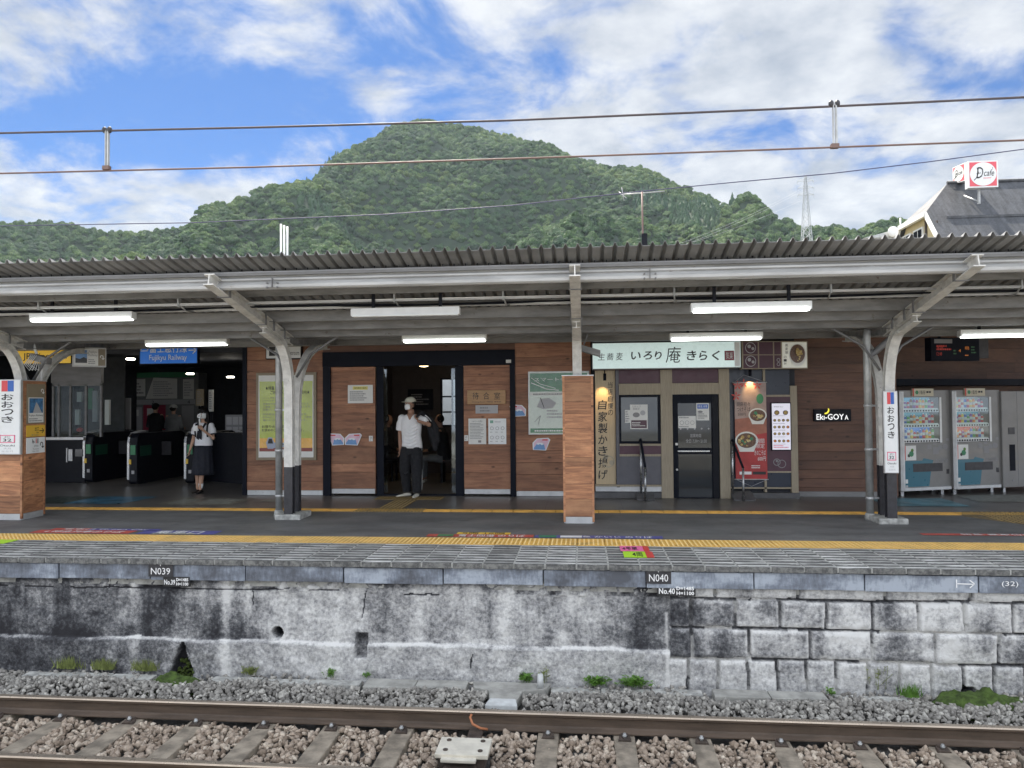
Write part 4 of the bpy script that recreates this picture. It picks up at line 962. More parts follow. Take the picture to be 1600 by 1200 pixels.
    na, nb = onY(1509, 282, ys + .3), onY(1509, 254, ys + .3); fa, fb = onY(1489, 288, ys + 3.4), onY(1489, 265, ys + 3.4); A, B_ = Vector((fa[0], ys + 3.4, fa[1])), Vector((na[0] - .03, ys + .3, na[1]))
    h = nb[1] - na[1]; U = B_ - A; q = Print(s, A, U=U, V=(0, 0, 1)); w = U.length; mb = MB(); mb.hexa([A, B_, B_ + Vector((.3, .1, 0)), A + Vector((.3, .1, 0))] + [p_ + Vector((0, 0, h)) for p_ in (A, B_, B_ + Vector((.3, .1, 0)), A + Vector((.3, .1, 0)))]); mb.build('side_panel', M['white'], s); q.V = Vector((0, 0, 1)); face(q, w)
cafe()
def small_house():
    x, z = onY(1405, 372, 60); g = thing('house', 'small pale house with round dish beside the cafe roof', 'house', (x + 1, 62, -1.6))
    mb = MB(); mb.box(x - 2.2, x + 6, 60, 66, -1.6, z); mb.build('wall', M['white'], g); mb = MB(); mb.prism([(x - 2.8, z), (x + 6.5, z), (x + 5, z + .9), (x + .8, z + .9)], 'y', 59.6, 66.4); mb.build('roof', M['galvanised'], g)
    u, v = onY(1396, 362, 59.3); mb = MB(); mb.ball((u, 59.3, v), .42, 14, .15); mb.build('dish', M['white'], g); mb = MB(); mb.tube([(u, 59.3, v - .3), (u, 59.6, z + .2)], .05, 6); mb.tube([(u + .7, 59.7, z), (u + .7, 59.7, z + 1.5)], .06, 6); mb.build('mast', M['white'], g)
small_house()
def pylon():
    D = 330.0; xc, zt = onY(1258.5, 274, D); zb = onY(1258, 400, D)[1] - 8; g = thing('pylon', 'grey lattice power pylon on the mountain flank', 'pylon', (xc, D, zb)); mat('pylon_steel', (0.42, 0.44, 0.46), .6, var=0)
    mb = MB(); n = 12; hw = lambda t: 2.3 * (1 - t) ** 1.0 + .35; zz = lambda t: zb + (zt - zb) * t; r_ = .13; cs = ((-1, -1), (1, -1), (1, 1), (-1, 1))
    for i in range(n):
        t0, t1 = i / n, (i + 1) / n
        for k in range(4):
            a, b_ = cs[k], cs[(k + 1) % 4]; P = lambda c, t: (xc + c[0] * hw(t), D + c[1] * hw(t), zz(t))
            mb.tube([P(a, t0), P(a, t1)], r_, 4, False); mb.tube([P(a, t0), P(b_, t1)], r_ * .6, 4, False); mb.tube([P(b_, t0), P(a, t1)], r_ * .6, 4, False); mb.tube([P(a, t1), P(b_, t1)], r_ * .6, 4, False)
    for t in (.80, .87, .94):
        for sx in (-1, 1): mb.tube([(xc, D, zz(t)), (xc + sx * 3.4, D, zz(t) + .2)], r_, 4, False); mb.tube([(xc, D, zz(t) + 1.4), (xc + sx * 3.4, D, zz(t) + .2)], r_ * .7, 4, False); mb.tube([(xc + sx * 3.3, D, zz(t) + .2), (xc + sx * 3.3, D, zz(t) - 1.0)], r_ * .8, 4, False)
    mb.build('tower', MATS['pylon_steel'], g)
    mb = MB()
    for k in range(3):
        p0 = Vector((xc + (-3 if k % 2 else 3), D, zz(.80 + .05 * (k % 3)))); x2, z2 = onY(700 + 0 * k, 430 + 14 * k, 300); p1 = Vector((x2, 300, z2)); pts = [p0.lerp(p1, t) - Vector((0, 0, 10 * 4 * t * (1 - t))) for t in np.linspace(0, 1, 16)]
        mb.tube(pts, .03, 4, False)
    props(mb.build('power_lines', MATS['pylon_steel'], g), None)
pylon()
mat('wire_dark', (0.07, 0.055, 0.06), 0.5, var=0.1); mat('wire_copper', (0.16, 0.10, 0.085), 0.5, var=0.1); mat('cable_blue', (0.045, 0.045, 0.10), 0.5, var=0)
YC = 6.085
def wire(name, pts, y, rad, m, label, cat='wire', group=None, ext=14):
    P = [(onY(px, py, y)[0], y, onY(px, py, y)[1]) for px, py in pts]; P.sort()
    a, b_ = Vector(P[0]), Vector(P[1]); P.insert(0, tuple(a + (a - b_).normalized() * ext)); a, b_ = Vector(P[-1]), Vector(P[-2]); P.append(tuple(a + (a - b_).normalized() * ext))
    mb = MB(); mb.tube(P, rad, 8); return solo(name, mb, m, label, cat, group)
wire('contact_wire', [(0, 271), (400, 261), (800, 248), (1200, 234), (1600, 219)], YC, .008, M['wire_copper'], 'lower reddish overhead wire of the track', 'overhead wire', 'overhead wires above the track')
wire('feeder_wire', [(0, 208), (400, 199), (800, 188), (1200, 171), (1600, 152)], YC, .0095, M['wire_dark'], 'upper dark overhead wire of the track', 'overhead wire', 'overhead wires above the track')
wire('cable', [(0, 353), (300, 348), (600, 335), (800, 321), (1000, 299), (1145, 285), (1300, 271), (1450, 253), (1600, 233)], 11.9, .008, M['cable_blue'], 'dark blue cable sloping up to the right above the roof', 'cable')
def hanger(px, pt, pb, label):
    x, z1 = onY(px, pt, YC); z0 = onY(px, pb, YC)[1]; g = thing('wire_hanger', label, 'hanger', (x, YC, z0), group='hangers between the overhead wires')
    mb = MB(); mb.box(x - .012, x - .004, YC - .012, YC + .012, z0, z1); mb.box(x + .008, x + .02, YC - .012, YC + .012, z0, z1); mb.build('rod', M['galvanised'], g)
    for dx in (-.022, .026): mb = MB(); mb.ball((x + dx, YC, z1), .022, 10, .022, .03); mb.build('insulator', M['post_black'], g)
    mb = MB(); mb.box(x - .03, x + .03, YC - .02, YC + .02, z0 - .015, z0 + .02); mb.build('clamp', M['wire_copper'], g)
hanger(167, 203, 263, 'hanger clamped between the wires over the left half'); hanger(1303, 162, 229, 'hanger clamped between the wires over the right half')
def antenna():
    x, z0 = onY(1005, 382, 14.6); _, z1 = onY(1002, 303, 14.6); g = thing('antenna', 'rusty television aerial standing behind the canopy roof', 'antenna', (x, 14.6, 3.7))
    mb = MB(); mb.tube([(x, 14.6, 3.7), (x - .01, 14.6, z1 + .05)], .018, 8); mb.build('mast', M['wire_copper'], g)
    a, b_ = onY(970, 304, 14.6), onY(1040, 292, 14.6); mb = MB(); mb.tube([(a[0], 14.6, a[1]), (b_[0], 14.9, b_[1])], .012, 6)
    for t in np.linspace(.12, 1, 12): c = Vector((a[0], 14.6, a[1])).lerp(Vector((b_[0], 14.9, b_[1])), t); mb.tube([c - Vector((0, .12, .03)), c + Vector((0, .12, .03))], .006, 4)
    mb.tube([(a[0] + .06, 14.6, a[1] - .12), (a[0] + .02, 14.6, a[1] + .14)], .008, 5); mb.tube([(a[0] + .1, 14.5, a[1] - .1), (a[0] - .04, 14.6, a[1] + .06)], .008, 5); mb.build('aerial', M['galvanised'], g)
    u, v = onY(1006, 376, 14.6); mb = MB(); mb.box(u - .05, u + .06, 14.5, 14.55, v - .12, v + .12); mb.build('junction_box', M['dark_metal'], g)
antenna()
g = None
for k, (px, pt) in enumerate(((439, 350), (444, 352), (449, 354))):
    x, z = onY(px, pt, 15.0); mb = MB(); mb.tube([(x, 15, 3.7), (x, 15, z)], .022, 8)
    solo('roof_pipe', mb, M['white'], ['left one of three thin white pipes above the roof', 'middle one of three thin white pipes above the roof', 'right one of three thin white pipes above the roof'][k], 'pipe', 'three white pipes above the canopy')

# ================================================================== PLATFORM CANOPY
XL, XR = -13.5, 11.5
def zs(y): return 3.37 - 0.222 * (y - 7.75) if y <= 10.55 else 2.748 + 0.09 * (y - 10.55)
def canopy():
    g = thing('platform_canopy', 'long grey corrugated canopy roof over the platform', 'canopy', (-1, 10.3, 2.5))
    # corrugated sheet with real thickness
    P, H = 0.131, 0.042; xs = []; hs = []
    n = int((XR - XL) / P)
    for i in range(n):
        for f, h in ((0, 0), (.60, 0), (.75, 1), (.85, 1)): xs.append(XL + (i + f) * P); hs.append(h * H)
    xs = np.array(xs); hs = np.array(hs); ys = [7.88, 8.6, 9.6, 10.55, 11.8, 13.05]; V = []; Fs = []
    mb = MB(); k = len(xs)
    for t in (0, .006):
        for y in ys:
            for x, h in zip(xs, hs): mb.v.append((x, y, zs(y) - H + h + t))
    for t in range(2):
        for j in range(len(ys) - 1):
            for i in range(k - 1):
                a = t * k * len(ys) + j * k + i; mb.face((a, a + 1, a + k + 1, a + k))
    for i in range(k - 1): b = k * len(ys); mb.face((i, i + 1, b + i + 1, b + i))
    me = bpy.data.meshes.new('roof_sheet'); v = np.array(mb.v) - np.array(origin(g)); me.from_pydata(v.tolist(), [], mb.f); me.materials.append(M['roof_sheet']); o = bpy.data.objects.new('roof_sheet', me); COL.objects.link(o); o.parent = g
    # front fascia: stepped channel
    zf = zs(8.27) - H - .01
    pr = [(8.33, zf), (8.22, zf - .004), (8.22, zf - .02), (8.25, zf - .022), (8.25, zf - .085), (8.20, zf - .09), (8.20, zf - .11), (8.235, zf - .118), (8.215, zf - .135), (8.195, zf - .165), (8.20, zf - .195), (8.23, zf - .212), (8.33, zf - .205)]
    mb = MB(); mb.prism(pr, 'x', XL, XR); mb.build('fascia_beam', M['canopy_light'], g)
    mb = MB(); mb.box(XL, XR, 8.16, 8.199, zf - .062, zf - .03); mb.build('fascia_trim', M['canopy_dark'], g)
    # joints and bolts of the fascia
    mb = MB()
    for x in (-3.55, .75, 4.95, -7.75):
        for dx in (-.06, .06):
            for dz in (-.05, -.15, -.2): mb.tube([(x + dx, 8.2, zf + dz), (x + dx, 8.17, zf + dz)], .011, 6)
        mb.box(x - .004, x + .004, 8.17, 8.2, zf - .2, zf - .09)
    mb.build('bolt', M['canopy_dark'], g)
    # purlins
    for y, h, w, m in ((8.78, .10, .05, 'canopy_paint'), (9.28, .09, .05, 'canopy_paint'), (9.62, .14, .07, 'canopy_paint'), (9.98, .14, .07, 'canopy_paint'), (10.36, .12, .06, 'canopy_paint'), (11.2, .1, .06, 'canopy_dark'), (11.9, .1, .06, 'canopy_paint')):
        z = zs(y) - H - .004; mb = MB(); mb.prism([(y, z), (y + w, z), (y + w, z - .012), (y + .008, z - .012), (y + .008, z - h + .012), (y + w, z - h + .012), (y + w, z - h), (y, z - h)], 'x', XL, XR); mb.build('purlin', M[m], g)
    mb = MB(); z = zs(8.78) - H
    for i in range(int((XR - XL) / P)):
        x = XL + (i + .17) * P
        for y in (8.775, 9.275, 8.19): mb.tube([(x, y, zs(y) - H - .01), (x, y, zs(y) - H - .035)], .006, 5)
    mb.build('hook_bolt', M['dark_metal'], g)
    # beam along the building
    mb = MB(); mb.box(XL, XR, 12.35, 12.45, 2.655, 2.74); mb.box(XL, XR, 12.33, 12.47, 2.74, 2.755); mb.build('back_beam', M['canopy_paint'], g)
    mb = MB(); mb.box(XL, XR, 12.95, 13.3, 2.74, 3.05); mb.build('wall_flashing', M['canopy_dark'], g)
    mb = MB(); mb.prism([(10.45, 2.66), (10.68, 2.66), (10.72, 2.70), (10.72, 2.72), (10.41, 2.72), (10.41, 2.70)], 'x', XL, XR); mb.build('valley_gutter', M['canopy_light'], g)
    # pipes and cables
    mb = MB(); mb.tube([(XL, 8.93, 2.93), (XR, 8.93, 2.93)], .018, 8); mb.build('conduit', M['canopy_light'], g)
    mb = MB(); mb.tube([(XL, 9.18, 2.885), (XR, 9.18, 2.885)], .016, 8); mb.build('conduit', M['canopy_light'], g)
    mb = MB()
    for off, ph in ((0, 0), (.02, 1.3), (.035, 2.4)):
        mb.tube([(x, 9.05 + off + .01 * math.sin(x * 3 + ph), 2.905 + .014 * math.sin(x * 1.5 + ph) - .02 * abs(math.sin(x * .75 + ph))) for x in np.arange(XL, XR, .25)], .009, 5)
    mb.build('cable', M['dark_metal'], g)
    for x in (-8.9, -7.0, -5.1, -2.3, -.95 + 0, 1.1, 2.9, 5.0):
        mb = MB(); mb.box(x - .01, x + .01, 8.90, 8.96, 2.90, zs(8.93) - .04); mb.tube([(x, 8.93, 2.93), (x + .02, 9.05, 2.87), (x + .06, 9.19, 2.87)], .01, 5); mb.build('pipe_clip', M['galvanised'], g)
    return g
CANOPY = canopy()
def ibeam(mb, P0, P1, h=.13, w=.11, t=.012, up=(0, 0, 1)):
    P0, P1 = Vector(P0), Vector(P1); d = (P1 - P0).normalized(); s = d.cross(Vector(up)).normalized(); u = s.cross(d)
    for (a0, a1, b0, b1) in ((-w / 2, w / 2, -t, 0), (-w / 2, w / 2, -h, -h + t), (-t / 2, t / 2, -h + t, -t)):
        pts = []
        for bb in (b0, b1):
            pts += [P0 + s * a0 + u * bb, P0 + s * a1 + u * bb, P1 + s * a1 + u * bb, P1 + s * a0 + u * bb]
        mb.hexa([pts[0], pts[1], pts[2], pts[3], pts[4], pts[5], pts[6], pts[7]])
def canopy_column(X, label, number, white_low, footing=True, splay=True):
    g = thing('canopy_column', label, 'column', (X, 10.45, 0), group='steel columns of the platform canopy')
    top = lambda y: zs(y) - .042 - .115
    mb = MB(); ibeam(mb, (X, 8.02, top(8.02) - .005), (X, 10.35, top(10.35) - .005), .135, .12, .014); mb.build('rafter', M['post_white'], g)
    mb = MB()
    for y in (8.35, 9.35): z = top(y) - .15; mb.box(X - .075, X - .068, y, y + .05, z, z + .15); mb.box(X + .068, X + .075, y, y + .05, z, z + .15); mb.box(X - .075, X + .075, y, y + .05, z - .007, z)
    for y in (9.62, 9.98): z = top(y) - .15; mb.box(X - .08, X - .06, y, y + .025, z, z + .15); mb.box(X + .06, X + .08, y, y + .025, z, z + .15)
    mb.build('clamp', M['canopy_dark'], g)
    mb = MB(); ibeam(mb, (X, 9.45, top(9.45) - .15), (X, 10.1, top(10.1) - .15), .09, .1, .012); mb.build('rafter_splice', M['post_white'], g)
    def strip(pts, w, th, name, m):
        """flat-faced curved member in the plane x = X"""
        mb = MB(); n = len(pts)
        for off, ww, t_ in ((0, w, .014), (th, w, .014)):
            base = len(mb.v)
            for i, (y, z) in enumerate(pts):
                a = Vector(pts[max(i - 1, 0)]); b_ = Vector(pts[min(i + 1, n - 1)]); d = (b_ - a).normalized(); nn = Vector((-d.y, d.x))
                for (sx, o) in ((-ww / 2, off), (ww / 2, off), (ww / 2, off + t_), (-ww / 2, off + t_)): mb.v.append((X + sx, y + nn.x * o, z + nn.y * o))
            for i in range(n - 1):
                for k in range(4): j = (k + 1) % 4; mb.face((base + i * 4 + k, base + i * 4 + j, base + (i + 1) * 4 + j, base + (i + 1) * 4 + k))
            mb.face((base, base + 1, base + 2, base + 3)); e = base + (n - 1) * 4; mb.face((e, e + 1, e + 2, e + 3))
        base = len(mb.v)
        for i, (y, z) in enumerate(pts):
            a = Vector(pts[max(i - 1, 0)]); b_ = Vector(pts[min(i + 1, n - 1)]); d = (b_ - a).normalized(); nn = Vector((-d.y, d.x))
            for (sx, o) in ((-.008, .01), (.008, .01), (.008, th + .004), (-.008, th + .004)): mb.v.append((X + sx, y + nn.x * o, z + nn.y * o))
        for i in range(n - 1):
            for k in range(4): j = (k + 1) % 4; mb.face((base + i * 4 + k, base + i * 4 + j, base + (i + 1) * 4 + j, base + (i + 1) * 4 + k))
        return mb.build(name, m, g)
    arc = []
    for t in np.linspace(0, 1, 14): a = t * math.pi / 2; arc.append((10.42 - .62 + .62 * math.sin(a) if False else 9.86 + .52 * math.sin(a), 1.75 + .86 * math.cos(a) * 1.0))
    front = arc + [(10.38, z) for z in (1.4, 1.0, .75)]
    front = front[::-1]
    strip(front, .125, .085, 'front_post', M['post_white'])
    strip([(10.38, .05), (10.38, .75)], .125, .085, 'post_foot', M['post_black'])
    back = [(10.56, .75), (10.56, 1.3), (10.57, 1.6)] + [(10.57 + 1.05 * (1 - math.cos(a)), 1.62 + .98 * math.sin(a)) for a in np.linspace(.1, math.pi / 2, 12)] + [(11.9, 2.63)]
    strip(back, .11, -.075, 'rear_post', M['post_white'])
    strip([(10.56, .05), (10.56, .75)], .11, -.075, 'post_foot', M['post_black'])
    mb = MB(); ibeam(mb, (X, 10.2, 2.60), (X, 12.9, 2.80), .1, .1, .012); mb.build('rear_rafter', M['canopy_paint'], g)
    mb = MB()
    for z in np.arange(.2, 1.9, .2): mb.tube([(X + .045, 10.30, z), (X + .045, 10.282, z)], .012, 6)
    mb.build('rivet', M['canopy_paint'], g)
    # splayed side braces under the valley
    if splay:
        for sx in (-1, 1):
            mb = MB(); mb.tube([(X + sx * .04, 10.5, 2.05), (X + sx * .25, 10.5, 2.38), (X + sx * .7, 10.5, 2.66)], .028, 6, flat=.6); mb.build('brace', M['canopy_dark'], g)
    if footing:
        mb = MB(); mb.box(X - .19, X + .19, 10.24, 10.70, -.01, .075); o = mb.build('footing', M['footing'], g, bevel=.02)
    if number:
        p = Print(g, (0, 10.29, 0)); p.text(number, X - .05, X + .045, 1.70, 1.80, M['grey_ink'], .004); p.done()
    return g
COLX = [-8.36, -4.22, -0.07, 4.08]
canopy_column(COLX[0], 'curved column whose foot is boxed in wood at the left edge', '25', False, footing=False)
canopy_column(COLX[1], 'white and black steel column in front of the yellow poster', '26', True)
canopy_column(COLX[2], 'straight-looking column rising from the wood-clad pillar in the middle', None, False, footing=False, splay=False)
canopy_column(COLX[3], 'right-hand curved column carrying the station name sign', '8', False)
# dark scratches of worn paint on column 26
# rainwater pipes standing beside two columns
def drainpipe(x, y, z1, label, bend):
    g = thing('drainpipe', label, 'drainpipe', (x, y, 0)); mb = MB()
    pts = [(x, y, .02), (x, y, z1 - .25)] + ([(x, y, z1)] if bend == 0 else [(x, y, z1 - .12), (x + bend * .3, y, z1 - .02), (x + bend * .6, y, z1 + .08)])
    mb.tube([(x, y, .02), (x, y, z1 - .1), (x + (0.02 if bend else 0), y, z1)], .05, 16); mb.build('pipe', M['galvanised'], g)
    if bend:
        mb = MB(); mb.tube([(x + .03, y, z1 - .28), (x + .06, y, z1 - .35), (x + .12, y, z1 - .3), (x + .3, y - .02, z1 - .14), (x + .4, y - .02, z1 + .02)], .045, 10); mb.build('branch_pipe', M['canopy_dark'], g)
    for z in (.28, 1.55, .95): mb = MB(); mb.tube([(x, y, z), (x, y, z + .035)], .058, 16); mb.box(x + .04, x + .2, y - .01, y + .01, z + .005, z + .03); mb.build('pipe_clamp', M['aluminium'], g)
    mb = MB(); mb.tube([(x, y, .0), (x, y, .09)], [.075, .06], 16); mb.build('collar', M['footing'], g)
drainpipe(-4.50, 10.62, 2.58, 'grey round drainpipe left of the column numbered 26', 0)
drainpipe(3.99 - .07, 10.62, 2.62, 'thick galvanised drainpipe beside the right-hand column', 1)
# ---- wood clad pillars
def clad_pillar(x0, x1, y0, y1, h, label, heights):
    g = thing('wooden_pillar', label, 'pillar', ((x0 + x1) / 2, (y0 + y1) / 2, 0), group='wood-clad pillars on the platform'); mb = MB(); z = .09
    for hh in heights:
        mb.r = rng.random(); z1 = min(z + hh, h - .012)
        mb.box(x0 + .03, x1 - .03, y0 + .006, y0 + .03, z + .003, z1); mb.r = rng.random(); mb.box(x1 - .03, x1 - .006, y0 + .03, y1 - .03, z + .003, z1); mb.r = rng.random(); mb.box(x0 + .006, x0 + .03, y0 + .03, y1 - .03, z + .003, z1)
        mb.box(x0 + .03, x1 - .03, y1 - .03, y1 - .006, z + .003, z1); z += hh
        if z > h - .02: break
    mb.build('boards', M['pillar_wood'], g)
    mb = MB()
    for cx in (x0, x1 - .03):
        for cy in (y0, y1 - .03): mb.r = rng.random(); mb.box(cx, cx + .03, cy, cy + .03, .02, h - .012)
    mb.build('corner_strip', M['pillar_wood'], g)
    mb = MB(); mb.box(x0 + .032, x1 - .032, y0 + .03, y1 - .03, .0, h - .02); mb.build('core', M['interior_dark'], g)
    mb = MB(); mb.box(x0 + .028, x1 - .028, y0 + .008, y0 + .03, .0, .088); mb.box(x1 - .03, x1 - .008, y0 + .03, y1 - .03, 0, .088); mb.box(x0 + .008, x0 + .03, y0 + .03, y1 - .03, 0, .088); mb.build('kick_plate', M['aluminium'], g)
    mb = MB(); mb.box(x0 - .01, x1 + .01, y0 - .01, y1 + .01, h - .012, h); mb.build('cap', M['aluminium'], g)
    return g
rh = [.24, .20, .245, .12, .29, .105, .2, .17, .26, .19]
PIL = clad_pillar(-.275, .145, 10.12, 10.54, 2.02, 'reddish wood-clad pillar in the middle of the platform', rh)
PIL2 = clad_pillar(-8.6, -8.13, 10.05, 10.52, 2.04, 'wood-clad pillar with signs at the left edge of the platform', [.25, .22, .3, .2, .3, .25, .2, .3, .2])
# ---- fluorescent fittings
def tube_fitting(px0, px1, py, y, label, on=True, z=None, small_gap=.12):
    a, b_ = onY(px0, py, y), onY(px1, py, y); x0, x1 = a[0], b_[0]; z = (a[1] + b_[1]) / 2; g = thing('ceiling_lamp', label, 'lamp', ((x0 + x1) / 2, y, z), group='fluorescent lamps under the canopy')
    mb = MB(); mb.prism([(y - .055, z), (y + .055, z), (y + .045, z + .085), (y - .055, z + .095)], 'x', x0, x1); mb.build('housing', M['white'], g, bevel=.004)
    if on: mb = MB(); mb.box(x0 + .03, x1 - .03, y - .066, y + .03, z - .018, z + .022); mb.build('tube', M['tube_light'], g, bevel=.008)
    else: mb = MB(); mb.box(x0 + .015, x1 - .015, y - .062, y + .03, z - .012, z + .018); mb.build('tube', M['tube_off'], g, bevel=.008)
    for t in (.2, .82): mb = MB(); x = x0 + (x1 - x0) * t; mb.box(x - .02, x + .02, y - .01, y + .01, z + .09, zs(y) - .05); mb.build('hanger', M['dark_metal'], g)
tube_fitting(50, 210, 500, 9.0, 'lit tube lamp at the far left of the front row'); tube_fitting(550, 719, 493, 8.9, 'unlit tube lamp in the middle of the front row', False); tube_fitting(1079, 1267, 485, 8.85, 'lit tube lamp at the right of the front row')
tube_fitting(229, 357, 539, 11.0, 'lit tube lamp in the back row over the ticket gates'); tube_fitting(629, 761, 533, 11.0, 'lit tube lamp in the back row over the waiting room door'); tube_fitting(1046, 1191, 530, 11.0, 'lit tube lamp in the back row above the soba shop sign'); tube_fitting(1498, 1660, 525, 11.0, 'lit tube lamp at the right edge above the vending machines')
# loudspeaker / camera left, and a small grey box lamp right of the middle pillar
g = thing('security_camera', 'grey camera with loose white cables above the left pillar', 'camera', (-8.0, 10.5, 2.04)); x, z = onY(68, 562, 10.6)
mb = MB(); mb.hexa([(x - .16, 10.5, z + .0), (x + .12, 10.5, z - .08), (x + .12, 10.62, z - .08), (x - .16, 10.62, z), (x - .15, 10.5, z + .10), (x + .13, 10.5, z + .02), (x + .13, 10.62, z + .02), (x - .15, 10.62, z + .10)]); mb.build('housing', M['canopy_paint'], g, bevel=.01)
mb = MB(); mb.tube([(x, 10.56, z), (x, 10.56, 2.03)], .015, 8); mb.tube([(x - .08, 10.56, z + .08), (x - .14, 10.56, 2.62)], .02, 8); mb.build('bracket', M['white'], g)
mb = MB()
for k in range(4): mb.tube([(x - .12 + .03 * k, 10.49, z + .06), (x - .2 + .03 * k, 10.46, z - .08), (x - .12 + .05 * k, 10.46, z - .17), (x - .05 + .02 * k, 10.5, z - .02)], .007, 5)
mb.build('cable', M['white'], g)
g = thing('box_lamp', 'small tilted grey box lamp beside the middle column', 'lamp', (.28, 10.6, 2.4)); mb = MB(); a, b_ = onY(907, 542, 10.5), onY(938, 551, 10.5)
mb.hexa([(a[0], 10.42, a[1] - .06), (b_[0], 10.42, b_[1] - .06), (b_[0], 10.60, b_[1] - .06), (a[0], 10.6, a[1] - .06), (a[0], 10.42, a[1] + .03), (b_[0], 10.42, b_[1] + .03), (b_[0], 10.6, b_[1] + .03), (a[0], 10.6, a[1] + .03)]); mb.build('housing', M['canopy_paint'], g, bevel=.006)
mb = MB(); mb.tube([(a[0] + .05, 10.5, a[1] + .03), (a[0] + .1, 10.5, 2.62)], .012, 6); mb.build('bracket', M['canopy_dark'], g)

# ================================================================== STATION BUILDING
W = 13.0
mat('maroon', (0.085, 0.035, 0.055), 0.5, var=0.1); mat('beige_wood', (0.33, 0.28, 0.205), 0.55, var=0.15, vscale=9, stretch=(6, 6, .6)); mat('shop_grey', (0.11, 0.11, 0.13), 0.5, var=0.1)
mat('step_stone', (0.10, 0.10, 0.105), 0.7, var=0.2); mat('frame_black', (0.010, 0.012, 0.020), 0.5, var=0.1, spec=.08); mat('brown_board', (0.25, 0.205, 0.14), 0.5, var=0.05)
def X_(px, py=680, y=W): return onY(px, py, y)[0]
def Z_(py, px=700, y=W): return onY(px, py, y)[1]
def clad(parent, x0, x1, z0, z1, y, mtl, name='wall_cladding', seed=1, heights=None, thick=.03, plinth=True, part=True):
    rr = random.Random(seed); mb = MB(); z = z0 + (.09 if plinth else 0)
    while z < z1 - .01:
        h = rr.choice((.15, .155, .21, .29, .30, .155)); zt = min(z + h, z1); xs = [x0, x1]
        if x1 - x0 > 2.2: xs = [x0, x0 + (x1 - x0) * rr.uniform(.3, .7), x1]
        for a, b_ in zip(xs[:-1], xs[1:]): mb.r = rr.random(); mb.box(a + .001, b_ - .001, y + rr.uniform(-.0015, .0015), y + thick, z + .0032, zt - .0032)
        z += h
    mb.r = 0; mb.box(x0 + .004, x1 - .004, y + thick, y + thick + .03, z0 + .01, z1 - .005)
    o = mb.build(name, mtl, parent)
    if plinth: p = MB(); p.box(x0 + .01, x1 - .01, y - .004, y + thick, z0 + .004, z0 + .088); p.build('kick_plate', M['aluminium'], parent)
    return o
